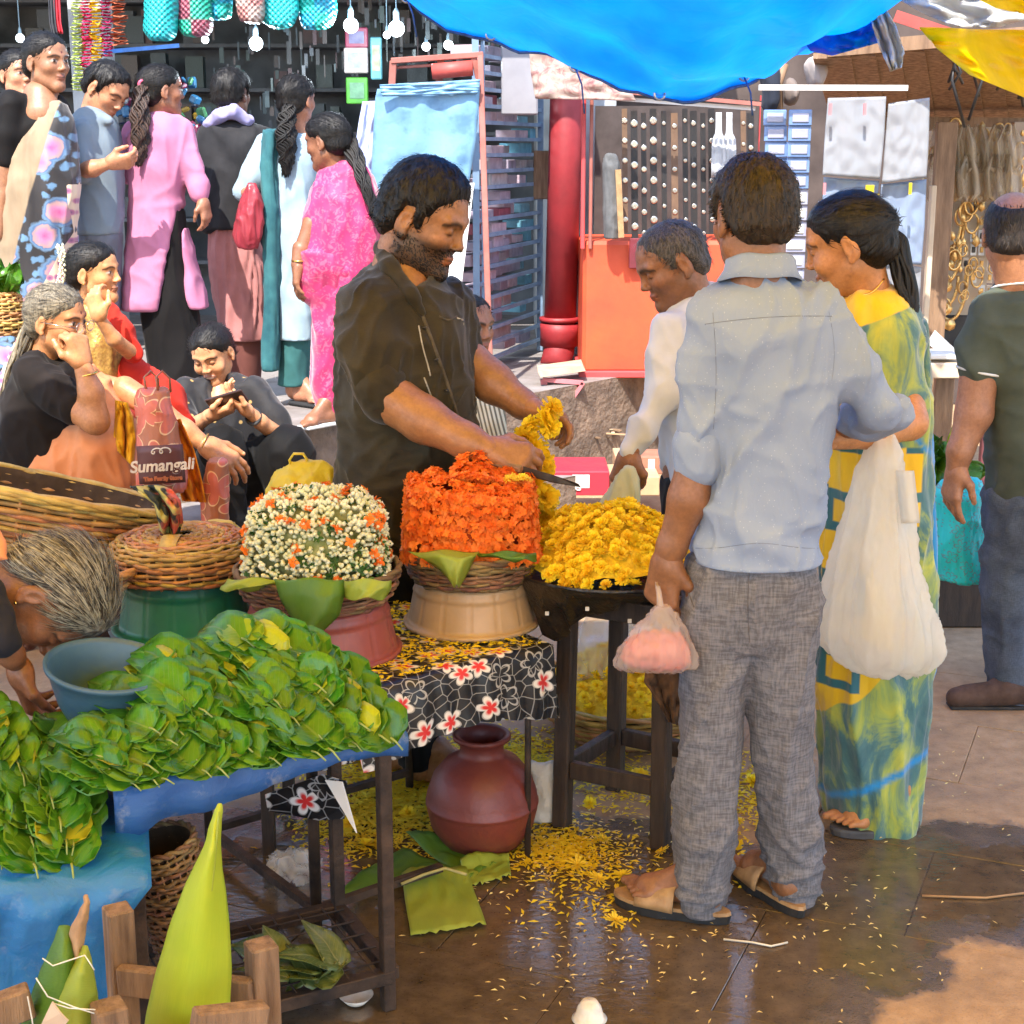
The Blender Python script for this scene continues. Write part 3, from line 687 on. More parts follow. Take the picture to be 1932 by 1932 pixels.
# blue one: low far edge follows the picture
EDGE = [(690, -45), (770, 0), (850, 56), (930, 80), (1000, 95), (1100, 128), (1180, 165), (1240, 180), (1330, 177), (1420, 152), (1500, 105), (1560, 78), (1650, 20), (1700, -40)]
ex, ey = zip(*EDGE)
G = np.zeros((60, 34, 3))
for i in range(60):
    u = i / 59; px = 690 + u * 1010; a = at(px, np.interp(px, ex, ey), 5.15 + .15 * sin(u * 9))
    b = V3(-.9 + u * 2.9, 3.75, 2.62 - .10 * sin(pi * u))
    for j in range(34):
        v = j / 33; q = a * (1 - v) + b * v; sag = -.12 * sin(pi * v) * sin(pi * u)
        q = q + V3(0, 0, sag + .05 * v ** .5 * noise3(np.array([[u * 7, v * 2.0, 3.]]))[0] + .014 * sin(17 * math.atan2(v + .12, 1.02 - u)) * (u > .3) + .010 * noise3(np.array([[u * 22, v * 9, 5.]]))[0] + .026 * sin(u * 40 + v * 5 + 3 * noise3(np.array([[u * 3, v * 2, 9.]]))[0]) * (1 - v) ** 2 * (.3 + v))
        G[i, j] = q
aw = MB().grid(G, .003).make('blue_awning', BLUE_T, None, True, label='bright blue tarpaulin awning sagging across the top of the market lane', cat='awning')
ROPE = mat('blue_rope', (.05, .12, .30), (.03, .06, .16), 60, .8, .6, 200); MB().tube(G[:, 0] + V3(0, -.004, -.004), .006, 6).make('edge_rope', ROPE, aw, True)
for i in range(5, 58, 9):
    MB().tube([G[i, 1] + V3(.016 * cos(t), -.012, .016 * sin(t) + .004) for t in np.linspace(0, 2 * pi, 14)], .004, 5).make('eyelet', mat('eyelet_metal', (.5, .5, .5), None, 30, .4, metal=.8), aw, True)
    if i % 2: MB().tube([G[i, 1] + V3(0, -.014, 0), G[i, 1] + V3(.02, -.03, -.05), G[i, 1] + V3(.03, -.02, -.11 - .01 * (i % 4))], .003, 5).make('tie_cord', ROPE, aw, True)
def ribbon(name, rows, m, Y, thick=.004, parent=None, amp=.02, n=26, seed=0.0, **k):
    """crumpled hanging sheet: rows of (pxL,pyL,pxR,pyR) from top down, with own depth ripple"""
    R = np.array(rows, float); t = np.linspace(0, 1, len(R)); T = np.linspace(0, 1, n); R = np.stack([np.interp(T, t, R[:, i]) for i in range(4)], 1); G = np.zeros((n, n, 3))
    for i in range(n):
        for j in range(n):
            v = j / (n - 1); px = R[i, 0] * (1 - v) + R[i, 2] * v; py = R[i, 1] * (1 - v) + R[i, 3] * v
            yy = Y(i / (n - 1), v) if callable(Y) else Y
            G[i, j] = at(px, py, yy + amp * (sin(v * 11 + seed + 2 * noise3(np.array([[i * .2, v * 4, seed]]))[0]) + noise3(np.array([[i * .18, v * 5, seed + 4]]))[0]))
    return MB().grid(G, thick).make(name, m, parent, True, **k)
ribbon('blue_tarpaulin_corner', [(1480, -20, 1600, -30), (1500, 40, 1640, 20), (1528, 95, 1668, 42), (1570, 104, 1660, 80)], BLUE_T, 5.0, amp=.05, seed=2, label='knotted free corner of the blue tarpaulin beside a white bag', cat='tarpaulin')
ribbon('yellow_tarpaulin', [(1735, 52, 2010, 60), (1770, 92, 2010, 150), (1830, 140, 2010, 215)], YEL_T, lambda u, v: 4.3 - .8 * v, amp=.03, seed=5, label='yellow cloth awning hanging at the top right corner', cat='awning')
ribbon('orange_tarpaulin', [(1810, -30, 2000, -30), (1840, -6, 2000, 0), (1880, 14, 2000, 40)], YEL_T, lambda u, v: 4.0 - .5 * v, amp=.02, seed=7, label='edge of a second orange awning in the very top right corner', cat='awning')
ribbon('white_tarpaulin', [(1650, -40, 1960, -40), (1690, -5, 1950, -10), (1745, 26, 1935, 36), (1800, 50, 1880, 52)], WHITE_T, 5.2, amp=.04, seed=9, label='white plastic sheet hanging above the jewellery stall', cat='plastic sheet')
ribbon('white_plastic_bag', [(1640, 15, 1672, 18), (1648, 55, 1690, 50), (1662, 95, 1706, 98), (1680, 135, 1700, 128)], WHITE_T, 4.9, amp=.04, seed=12, label='torn white plastic bag hanging from the blue awning corner', cat='bag')
# ------------------------------------------------------------------ people near the camera
HB = hair_mat('black_hair', *BLACK_HAIR); HG = hair_mat('grey_hair', *GREY_HAIR, sc=170)
SOLE = mat('rubber_sole', (.02, .02, .022), (.01, .01, .01), 20, .7, .4, 80); LEATHER = mat('tan_leather', (.42, .26, .12), (.25, .14, .06), 30, .55, .3, 120); DARKSOLE = mat('grey_slipper', (.10, .10, .11), (.05, .05, .055), 14, .6)
GOLD = mat('gold_metal', (.9, .6, .18), (.7, .42, .1), 30, .25, metal=1.0)
def sandal(P, heel, fwd, L=.27, side=1, strap='slide', up=.03):
    b = V3(heel[0], heel[1], 0); f = nrm(V3(fwd[0], fwd[1], 0)); lf = V3(-f[1], f[0], 0); n = 22
    def ring(z, s):
        R = []
        for k in range(n):
            t = 2 * pi * k / n; a = cos(t); w = (.042 - .008 * cos(t * 1.0 + pi) * 1.0 + .004 * side * sin(t)) if a > 0 else .036
            R.append(b + f * (L * .5 + a * L * .52 * s - .02) + lf * sin(t) * w * s + V3(0, 0, z))
        return R
    def slabm(z0, z1, s0, s1):
        A, B = ring(z0, s0), ring(z1, s1); return MB().add(A + B, [[i, (i + 1) % n, n + (i + 1) % n, n + i] for i in range(n)] + [list(range(n))[::-1], list(range(n, 2 * n))])
    root = slabm(.001, up * .72, .97, 1.0).make('sole', SOLE if strap == 'slide' else DARKSOLE, P.root, False)
    slabm(up * .72, up, 1.0, .985).make('footbed', LEATHER if strap == 'slide' else DARKSOLE, root)
    G = []
    for i in range(5):
        R = []
        for j in range(13):
            t = pi * j / 12; R.append(b + f * (L * (.40 + .085 * i) - .01) - lf * cos(t) * (.050 - .0005 * i) + V3(0, 0, up * .8 + sin(t) * (.062 - .007 * i) ))
        G.append(R)
    if strap == 'slide': MB().grid(np.array(G), .005).make('strap', LEATHER, root, True)
    else:
        for sg in (-1, 1): MB().tube([b + f * (L * .68) + V3(0, 0, up), b + f * (L * .62) + V3(0, 0, up + .022), b + f * L * .38 + lf * sg * .04 + V3(0, 0, up)], [.005, .006, .005], 6).make('strap', SOLE, root, True)
    return b + V3(0, 0, up), f
# ---- man in blue shirt, seen from behind
BLUEC = cloth('blue_shirt_cloth', (.34, .40, .52), (.25, .30, .42), 600, .06, (1, 1, .5), slub=.15)
_N = NT('blue_dotted_cloth'); _p = _N.co('Object'); _vd = _N.voro(_p, 105, 'F1', .9).outputs['Distance']; _f = _N.noise(_p, 7, 4)
_N.fin(col=_N.mix(_N.mr(_vd, .09, .15, .32, 0), _N.ramp(_f, [(.3, (.225, .285, .405)), (.7, (.25, .312, .435))]), (.62, .66, .72)), rough=.85, sheen=.05, spec=.2, normal=_N.bump(_N.math('ADD', _N.noise(_N.mapd(_p, (1, 1, .45)), 17, 3, .5, 1.0), _N.math('MULTIPLY', _N.noise(_p, 500, 2), .05)), .42, .012)); BLUED = _N.m
GREYT = cloth('grey_linen_cloth', (.165, .162, .176), (.135, .132, .145), 210, .10, (1, 1, .55), slub=.55, wstr=.2)
m1 = Person('man in light blue shirt and grey trousers seen from behind', 3.2, (1425, 1715), (.20, .095, .045))
m1.head(1420, 412, .02, (-.30, .95, -.12), neck=(1432, 540, -.02), scale=.98)
m1.hair(hair_mat('brown_black_hair', (.040, .024, .011), (.008, .006, .005), (1, 1, .12), 150), [(-.13, -.060), (-.06, -.058), (-.036, -.03), (-.020, .03), (.004, .03), (.010, -.02), (.03, .0), (.05, .05), (.07, .066), (.12, .07)], .013, .003, freq=(70, 70, 20), slen=.016, ns=2600, lift=.3, top=.008)
sh = ('col', [(506, 1392, 1472, .055, -.01), (520, 1372, 1490, .075), (545, 1325, 1548, .095), (575, 1305, 1572, .115), (620, 1305, 1590, .125), (700, 1322, 1588, .125), (800, 1338, 1575, .12), (880, 1340, 1564, .12), (960, 1318, 1557, .125), (1015, 1300, 1554, .13), (1054, 1302, 1552, .13)], .02, 2.4)
sh_l = ('ch', [(1338, 585, -.0, 46), (1318, 700, -.02, 46), (1316, 800, -.03, 44), (1318, 850, -.03, 43)], .035)
sh_r = ('ch', [(1555, 585, .0, 48), (1610, 690, -.01, 46), (1662, 770, .0, 42)], .035); sh_r2 = ('ch', [(1662, 770, .0, 42), (1622, 790, .14, 40)], .02)
shirt = m1.garment('shirt', BLUED, [sh, sh_l, sh_r, sh_r2], .008, [((6, 6, 2.6), .015, 3., 3.4, .6), ((11, 11, 6), .008, 8., 3.2, .8), ((4, 4, 10), .006, 1., 3.)], disp=lambda V, N: .010 * np.exp(-((V[:, 2] - m1.P(1420, 1000)[2]) / .05) ** 2) * np.sin(V[:, 0] * 30 + V[:, 2] * 40))
m1.garment('cuff', BLUED, [('ch', [(1318, 838, -.03, 49), (1318, 876, -.03, 47)], .01)], .006, [((30, 30, 14), .003, 2.)], parent=shirt)
m1.garment('cuff', BLUED, [('ch', [(1690, 778, .03, 36), (1640, 792, .10, 43)], .01)], .006, [((30, 30, 30), .004, 5.)], parent=shirt)
def collar_band(P, c, rx, ry, h, m, parent, gap=.9, face=pi / 2, tilt=.0, flare=.012):
    G = []
    for k, (dr, dz) in enumerate(((.0, 0), (.001, h * .5), (.004, h * .95), (.008, h), (.011, h * .9), (.014, h * .4), (.016 + flare, -h * .15))):
        G.append([np.asarray(c) + V3((rx + dr) * cos(t), (ry + dr) * sin(t), dz + tilt * sin(t) * ry + .002 * sin(t * 5)) for t in np.linspace(face + gap / 2, face + 2 * pi - gap / 2, 40)])
    return MB().grid(np.array(G), .002).make('collar', m, parent, True)
collar_band(m1, m1.P(1434, 524, -.005), .060, .058, .040, BLUED, shirt, tilt=-.25)
seam = []
for px in range(1330, 1572, 4):
    seam.append((px, 606 - (px - 1330) * .062 + .0004 * (px - 1450) ** 2))
def on_surface(o, px, py, lift=.002):
    """where the picture line through px,py meets object o (world)"""
    dg = Vector(ray(px, py)).normalized(); og = ORG[o.name]; ok, loc, n, i = o.ray_cast(Vector(CAM - og), dg)
    return None if not ok else np.array(loc) + og + np.array(n) * lift
def seamline(parent, pts, m, r=.0016, name='seam'):
    Q = [on_surface(parent, *p, -.0004) for p in pts]; Q = [q for q in Q if q is not None]
    if len(Q) > 3: MB().tube(Q, r, 5).make(name, m, parent, True)
DKB = mat('dark_thread', (.15, .18, .25), (.12, .15, .2), 50, .9)
bpy.context.view_layer.update(); seamline(shirt, seam, DKB, .0011)
seamline(shirt, [(1345 + 6 * sin(t * 3), 590 + t * 220) for t in np.linspace(0, 1, 30)], DKB, .0009)
seamline(shirt, [(1306 + t * 244, 1034 - 6 * sin(t * 3) + 3 * sin(t * 9)) for t in np.linspace(0, 1, 40)], DKB, .0009, 'hem_stitch'); seamline(shirt, [(1564 + 10 * sin(t * 2.6), 588 + t * 130) for t in np.linspace(0, 1, 24)], DKB, .0009)
legL = ('col', [(1150, 1282, 1420, .09), (1250, 1276, 1408, .085), (1350, 1277, 1404, .08, -.01), (1450, 1276, 1400, .075, -.01), (1550, 1272, 1392, .072, -.01), (1640, 1270, 1380, .07), (1690, 1274, 1374, .068), (1716, 1282, 1368, .062)], .02, 2.2)
legR = ('col', [(1150, 1408, 1545, .09), (1250, 1404, 1540, .085), (1350, 1412, 1536, .08, .02), (1450, 1424, 1540, .075, .03), (1550, 1436, 1550, .072, .04), (1620, 1440, 1552, .07, .04), (1670, 1452, 1546, .062, .04), (1700, 1466, 1538, .052, .04)], .02, 2.2)
pel = ('col', [(1020, 1325, 1520, .085), (1050, 1306, 1536, .10), (1075, 1291, 1544, .115), (1120, 1284, 1546, .115), (1190, 1282, 1544, .10), (1215, 1284, 1542, .085)], .02, 2.4)
tr = m1.garment('trousers', GREYT, [pel, legL, legR], .008, [((7, 7, 2.4), .016, 11., 3.4, .6), ((12, 12, 9), .006, 4., 1.6, 1.0), ((22, 22, 16), .003, 2.)], disp=lambda V, N: crease(V, (5, 5, 13), .013, 40., 2.2, .9) * np.clip((m1.P(1400, 1420)[2] - V[:, 2]) / .25, 0, 1))
seamline(tr, [(1415 - 4 * sin(t * 3), 1062 + t * 150) for t in np.linspace(0, 1, 24)], mat('grey_thread', (.12, .11, .115), None, 50, .9), .0013)
seamline(tr, [(1283 + t * 26, 1075 + t * 70) for t in np.linspace(0, 1, 12)], MATS['grey_thread'], .002, 'pocket')
m1.flesh([('ch', [(1318, 840, -.03, 36), (1300, 940, -.03, 38), (1268, 1030, -.02, 27), (1256, 1062, -.02, 25)], .02)])
hw = m1.P(1258, 1055, -.02)
tips1 = m1.hand(hw, (-.10, .05, -1), (.55, .75, -.05), 1, (.75, .85, .9, .95), L=.185, tcurl=.5, arm=(m1.P(1266, 1030, -.02), .030))
m1.flesh([('ch', [(1650, 785, .10, 33), (1600, 795, .26, 30), (1560, 800, .36, 24)], .02)])
m1.hand(m1.P(1560, 800, .36), (-.6, .7, .1), (.2, -.1, -1), 1, (.4, .45, .5, .5), L=.18)
a, f = sandal(m1, gnd(1362, 1752)[:2] + np.array([0, .03]), (-.83, .36), .27, 1); m1.foot(a + f * .012, f, .25, -1)
a, f = sandal(m1, gnd(1508, 1738)[:2] + np.array([0, .03]), (-.42, .9), .27, 1); m1.foot(a + f * .012, f, .25, 1)
m1.core([(1432, 545, 0, 30), (1440, 640, 0, 60), (1425, 900, 0, 60), (1420, 1080, 0, 70)], [(1345, 590, 0, 30), (1440, 600, 0, 50), (1550, 590, 0, 30)], [(1345, 590, 0, 30), (1316, 800, -.03, 30), (1318, 860, -.03, 33)], [(1550, 590, 0, 30), (1655, 765, .0, 28), (1640, 787, .12, 30)], [(1420, 1080, 0, 60), (1345, 1180, 0, 40), (1335, 1450, -.01, 34), (1328, 1700, .0, 26), (1338, 1722, .02, 24)], [(1420, 1080, 0, 60), (1475, 1180, 0, 40), (1490, 1450, .03, 34), (1502, 1690, .04, 24), (1503, 1712, .05, 24)])
m1.done()
# ---- woman in yellow and green sari
w1 = Person('woman in yellow and green sari with a long black ponytail', 3.72, (1640, 1560), (.40, .19, .075))
w1.head(1602, 462, 0, (-.88, .30, -.30), (-.12, 0, 1), 1.02, (1650, 590, .0), .046, eyes='down', female=True, smile=.35)
w1.hair(HB, WOMAN, .010, .0025, freq=(30, 30, 30), flow=(0, -.10, .03), lift=.05, slen=.04, extra=lambda fl, k: fl.ell(V3(0, -.098, .025) * k, V3(.026, .026, .028) * k, None, .01))
w1.lock(HB, [(1668, 432, .0, 24), (1692, 450, -.01, 27), (1700, 500, -.02, 30), (1712, 545, -.03, 30), (1722, 580, -.04, 22), (1730, 612, -.04, 8)], 'ponytail')
w1.bit('earring', MB().lathe([(.0001, -.004), (.004, 0), (.0001, .004)], w1.hl(.080, -.008, -.036), 10), GOLD)
def sari_yellow():
    N = NT('yellow_green_sari'); p = N.co('Object'); f = N.noise(N.mapd(p, (1, 1, .5)), 6, 5, .6, .5); a = N.n('Attribute', attribute_name='Col').outputs[0]
    s = N.sep(a); tealmask, border = s[0], s[1]
    xz = N.sep(p); gx = N.math('FRACT', N.math('ADD', N.math('MULTIPLY', xz[0], 5.6), .18)); gz = N.math('FRACT', N.math('ADD', N.math('MULTIPLY', xz[2], 5.0), .30))
    d = N.math('MAXIMUM', N.math('ABSOLUTE', N.math('SUBTRACT', gx, .5)), N.math('ABSOLUTE', N.math('SUBTRACT', gz, .5))); sq = N.math('MULTIPLY', N.mr(d, .24, .26), N.mr(d, .15, .17)); sq = N.math('MULTIPLY', N.mr(d, .27, .25), N.mr(d, .13, .15))
    yel = N.ramp(f, [(.25, (.62, .36, .005)), (.7, (.82, .54, .008))]); yel = N.mix(sq, yel, (.02, .12, .15))
    mot = N.noise(N.mapd(p, (1, 1, .55)), 9, 5, .62, 1.2); teal = N.ramp(mot, [(.30, (.02, .085, .12)), (.46, (.06, .16, .17)), (.56, (.26, .34, .08)), (.70, (.48, .47, .045))])
    col = N.mix(N.mr(N.math('ADD', tealmask, N.math('MULTIPLY', N.math('SUBTRACT', f, .5), .25)), .42, .58), yel, teal); col = N.mix(border, col, (.005, .22, .55))
    N.fin(col=col, rough=.55, sheen=.4, spec=.35, normal=N.bump(N.math('ADD', N.noise(N.mapd(p, (1, 1, .3)), 22, 3, .5, .8), N.math('MULTIPLY', N.noise(p, 420, 2), .06)), .4, .010)); return N.m
SARI1 = sari_yellow()
def sari_cols(V, N):
    """R = green part, G = blue border"""
    c = np.zeros((len(V), 3)); px = 966 + V[:, 0] / (V[:, 1] / 3.72) * (1 / mpp(900, 3.72)); z = V[:, 2]
    zz = lambda py: w1.P(1640, py)[2]
    sm = lambda d, w=.03: np.clip(.5 + d / w, 0, 1)
    diag = zz(1345) + (px - 1560) * (zz(1215) - zz(1345)) / 170 + .012 * np.sin(px * .06)
    t = np.maximum(sm(diag - z), np.minimum(sm(z - zz(830)), sm((px - 1592 + (z - zz(700)) * 40) * .0013)))
    t = np.minimum(t, sm(zz(592) + (px - 1650) * .0005 - z))
    t = np.maximum(t, np.minimum(sm((px - 1740) * .0013), sm(zz(640) - z)))
    c[:, 0] = t
    d2 = zz(1500) + (px - 1560) * (zz(1425) - zz(1500)) / 165; b = np.minimum(sm(.010 - np.abs(z - d2), .012), sm(diag - z)); b = np.maximum(b, sm(zz(1553) - z, .01))
    d3 = zz(690) + (px - 1620) * (zz(800) - zz(690)) / 95; c[:, 1] = np.maximum(b, np.minimum(sm(.008 - np.abs(z - d3), .012), sm((px - 1612) * .0013, .01)))
    return c
tor = ('col', [(538, 1610, 1690, .05), (556, 1590, 1712, .085), (590, 1568, 1730, .11), (650, 1566, 1742, .12), (740, 1566, 1752, .125), (830, 1562, 1752, .125), (900, 1556, 1750, .125), (1000, 1550, 1756, .14), (1100, 1546, 1760, .145), (1200, 1542, 1758, .145), (1300, 1541, 1750, .14), (1400, 1545, 1738, .135), (1480, 1548, 1733, .13), (1540, 1556, 1732, .13), (1566, 1585, 1730, .125)], .02, 2.3)
w1.garment('sari', SARI1, [tor, ('cutell', (1604, 520, -.02, 40, .10, 34), .02)], .009, [((13, 13, 1.8), .018, 21., 2.2, .6), ((7, 7, 4), .012, 3., 2.), ((26, 26, 5), .004, 6.)], cols=sari_cols)
def pcol(V, N):
    c = np.zeros((len(V), 3)); c[:, 0] = 1; px = 966 + V[:, 0] / (V[:, 1] / 3.72) / mpp(900, 3.72); c[:, 1] = (px > 1752) | (V[:, 2] < w1.P(1740, 1290)[2] + .002 * (px - 1735)); return c
w1.garment('pallu', SARI1, [('col', [(600, 1700, 1744, .07, .03), (700, 1708, 1752, .07, .03), (850, 1716, 1754, .07, .02), (1000, 1722, 1760, .07, .02), (1150, 1728, 1768, .06, .02), (1260, 1732, 1762, .04, .01), (1335, 1734, 1744, .012, .0)], .02)], .008, [((20, 20, 3), .010, 7.)], cols=pcol)
w1.flesh([('ch', [(1700, 690, .04, 38), (1716, 795, -.12, 33)], .02), ('ch', [(1716, 797, -.12, 32), (1650, 818, -.22, 29), (1575, 826, -.26, 23)], .02)])
w1.hand(w1.P(1575, 826, -.26), (-1, .1, -.05), (0, .3, -1), -1, (.5, .55, .6, .6), L=.165)
w1.flesh([('ch', [(1640, 540, .02, 38), (1650, 575, .02, 52)], .03)])
w1.bit('necklace', MB().tube([w1.P(1628 + 40 * t, 556 - 30 * t + 8 * sin(t * pi), -.075 + .03 * t) for t in np.linspace(0, 1, 10)], .0022, 5), GOLD)
a, f = sandal(w1, gnd(1722, 1572)[:2] + np.array([0, .02]), (-.95, -.10), .23, 1, 'thong', .022); w1.foot(a + f * .01, f, .22, -1)
w1.core([(1648, 570, 0, 36), (1655, 700, 0, 55), (1655, 1000, 0, 60), (1650, 1100, 0, 60), (1645, 1400, .02, 36), (1640, 1530, .0, 22)], [(1655, 640, 0, 40), (1698, 680, .03, 34)], [(1640, 1530, .0, 20), (1680, 1556, -.02, 18)])
w1.done()
# ---- vendor
VSH = cloth('olive_black_cloth', (.044, .034, .016), (.022, .017, .009), 600, .10, (1, 1, .5), rough=.6, slub=.2, sheen=.15)
VTR = cloth('black_trouser_cloth', (.009, .0085, .009), (.005, .005, .005), 500, .08, rough=.7)
v1 = Person('bearded flower seller in a dark olive shirt standing behind the flower baskets, cutting a garland', 3.98, (790, 1445), (.27, .13, .055))
v1.head(800, 418, 0, (.86, -.36, -.36), (.12, 0, 1), 1.14, (748, 535, .02), .062, eyes='down', beard=.85)
v1.hair(HB, MAN, .013, .004, top=.018, freq=(50, 50, 26), slen=.020, ns=2400, lift=.3)
vb = ('col', [(484, 712, 782, .075), (505, 692, 812, .10), (535, 662, 848, .13), (575, 640, 872, .155), (640, 632, 888, .165), (720, 634, 898, .165), (800, 640, 902, .165), (870, 636, 904, .17), (940, 630, 892, .165), (1000, 628, 872, .155), (1050, 632, 862, .15)], .02, 2.3)
vsl = ('ch', [(692, 574, -.12, 54), (700, 660, -.16, 53), (720, 735, -.18, 49)], .06)
vshirt = v1.garment('shirt', VSH, [vb, vsl, ('ch', [(850, 575, .12, 50), (880, 680, .10, 42)], .04), ('cutell', (775, 505, -.06, 30, .09, 40), .01)], .008, [((6, 6, 3.0), .014, 2., 3.4, .6), ((11, 11, 7), .008, 5., 3.2, .8), ((5, 5, 12), .006, 9., 3.)])
v1.garment('cuff', VSH, [('ch', [(715, 722, -.18, 54), (730, 750, -.18, 52)], .01)], .007, [((26, 26, 26), .004, 3.)], parent=vshirt)
v1.garment('collar', VSH, [('ch', [(722, 470, .02, 17), (735, 505, -.08, 17), (775, 555, -.135, 14), (796, 590, -.135, 9)], .02), ('ch', [(724, 470, .04, 16), (770, 478, .10, 15), (830, 540, .04, 13)], .02)], .006, [((20, 20, 20), .003, 4.)], parent=vshirt)
bpy.context.view_layer.update()
SILV = mat('pale_thread', (.45, .42, .36), None, 40, .5)
seamline(vshirt, [(796 + 98 * t + 10 * sin(t * 2.5), 592 + t * 330) for t in np.linspace(0, 1, 36)], mat('placket_edge', (.09, .07, .04), None, 40, .8), .005, 'placket')
for t in (.08, .26, .44, .62, .8):
    q = on_surface(vshirt, 790 + 98 * t + 10 * sin(t * 2.5), 592 + t * 330, .003)
    if q is not None: MB().lathe([(.0001, -.003), (.006, -.002), (.006, .002), (.0001, .003)], q, 10).make('button', mat('dark_button', (.03, .025, .02), None, 40, .3), vshirt, True)
seamline(vshirt, [(790 + t * 22, 614 + 5 * sin(t * 5) + t * 100) for t in np.linspace(0, 1, 20)], SILV, .0022, 'chain'); seamline(vshirt, [(800 + t * 36, 712 + t * 95) for t in np.linspace(0, 1, 20)], SILV, .0022, 'chain')
seamline(vshirt, [(828 + t * 34, 596 + 8 * sin(t * 3)) for t in np.linspace(0, 1, 10)], mat('placket_edge', (.09, .07, .04)), .003, 'pocket'); seamline(vshirt, [(862, 600), (872, 603), (876, 606), (874, 612)], SILV, .003, 'pen')
v1.garment('trousers', VTR, [('col', [(1000, 640, 868, .15), (1100, 640, 862, .15), (1170, 648, 856, .13), (1230, 655, 850, .11)], .03), ('col', [(1200, 735, 850, .09, .0), (1300, 740, 838, .085, 0), (1400, 748, 826, .08, 0), (1440, 755, 820, .075, 0)], .02), ('col', [(1200, 650, 745, .09, .12), (1300, 655, 740, .085, .13), (1420, 665, 735, .075, .15)], .02)], .010, [((9, 9, 5), .012, 1.), ((6, 6, 15), .006, 2.)])
v1.flesh([('ch', [(722, 742, -.18, 48), (800, 792, -.22, 43), (880, 832, -.26, 33), (922, 850, -.28, 26)], .02)])
v1.hand(v1.P(918, 850, -.28), (.95, -.05, -.22), (.15, .75, -.65), 1, (.55, .7, .8, .85), L=.19, tcurl=.25, arm=(v1.P(890, 838, -.27), .038))
v1.flesh([('ch', [(872, 672, .10, 42), (930, 722, .06, 38), (985, 762, .02, 27), (1000, 770, .0, 25)], .02)])
v1.hand(v1.P(996, 768, .0), (.88, -.1, -.35), (.1, -.35, -.9), -1, (.55, .7, .75, .8), L=.185, tcurl=.4, arm=(v1.P(975, 755, .02), .037))
v1.flesh([('ch', [(762, 520, -.02, 38), (790, 570, -.06, 34)], .04)])
v1.foot(gnd(800, 1470), (.9, -.3), .26, -1); v1.foot(gnd(745, 1440), (.9, -.1), .26, 1)
v1.core([(748, 530, .02, 40), (760, 640, 0, 70), (760, 900, 0, 80), (760, 1100, 0, 70)], [(690, 575, -.10, 40), (720, 740, -.18, 40)], [(690, 575, -.10, 40), (760, 600, 0, 50), (845, 585, .11, 24), (872, 672, .10, 32)], [(760, 1100, 0, 60), (790, 1250, 0, 40), (785, 1440, 0, 26), (790, 1450, -.03, 25)], [(760, 1100, 0, 60), (700, 1250, .1, 40), (700, 1415, .15, 26), (745, 1430, .05, 24)])
v1.done()
kn = empty('knife', v1.P(985, 890, -.30), 'long dark knife in the flower seller\'s hand', 'knife')
MB().bar(v1.P(925, 868, -.30), v1.P(985, 885, -.31), .020, .022, bev=.004).make('handle', mat('worn_wood', (.25, .14, .06), None, 30, .6, .3, 80, stretch=(1, 1, .2)), kn)
MB().prism([v1.P(982, 878, -.31), v1.P(1040, 895, -.33), v1.P(1090, 912, -.35), v1.P(1094, 919, -.35), v1.P(1040, 910, -.33), v1.P(982, 895, -.31)], (0.002, -.003, 0)).make('blade', mat('dull_steel', (.06, .045, .035), (.03, .022, .018), 40, .4, metal=.7), kn)
# ------------------------------------------------------------------ people further back
PV = .48
# man in white shirt behind
WHT = cloth('white_shirt_cloth', (.62, .62, .62), (.50, .50, .52), 600, .06, (1, 1, .5)); BLK = VTR
p = Person('grey haired man in a white shirt behind the blue shirted man', 4.35, (1290, 1330), (.24, .11, .055))
p.head(1268, 500, 0, (-.80, -.20, -.40), (-.15, 0, 1), 1.0, (1310, 600, .02), .058, eyes='down', beard=.35)
p.hair(hair_mat('salt_pepper_hair', (.14, .12, .11), (.03, .027, .025), (1, 1, .3), 220), MAN, .007, .002)
wsh = p.garment('shirt', WHT, [('col', [(560, 1285, 1345, .07), (580, 1262, 1375, .10), (620, 1240, 1395, .12), (700, 1228, 1400, .14), (800, 1240, 1400, .14), (880, 1250, 1400, .14), (908, 1255, 1400, .14)], .02), ('ch', [(1262, 620, -.10, 36), (1250, 740, -.14, 33), (1215, 810, -.16, 25), (1188, 850, -.17, 22)], .03), ('ch', [(1345, 545, .04, 15), (1300, 580, -.06, 15), (1268, 600, -.08, 12)], .015)], .009, [((8, 8, 4), .014, 4.), ((16, 16, 10), .006, 6.)])
p.garment('trousers', BLK, [('col', [(895, 1250, 1400, .13), (1000, 1245, 1395, .13), (1200, 1270, 1390, .12), (1380, 1290, 1370, .1)], .02)], .012, [((9, 9, 5), .012, 1.)])
p.flesh([('ch', [(1200, 835, -.165, 19), (1188, 855, -.17, 18)], .01)])
p.hand(p.P(1188, 855, -.17), (-.25, .0, -1), (.5, .7, 0), 1, (.8, .9, .9, .95), L=.175, tcurl=.5, h=.0042)
p.core([(1312, 590, .02, 32), (1310, 700, 0, 55), (1310, 920, 0, 60), (1320, 1360, 0, 40)], [(1310, 640, 0, 40), (1262, 620, -.1, 28), (1250, 740, -.14, 25), (1195, 842, -.168, 17)])
p.done()
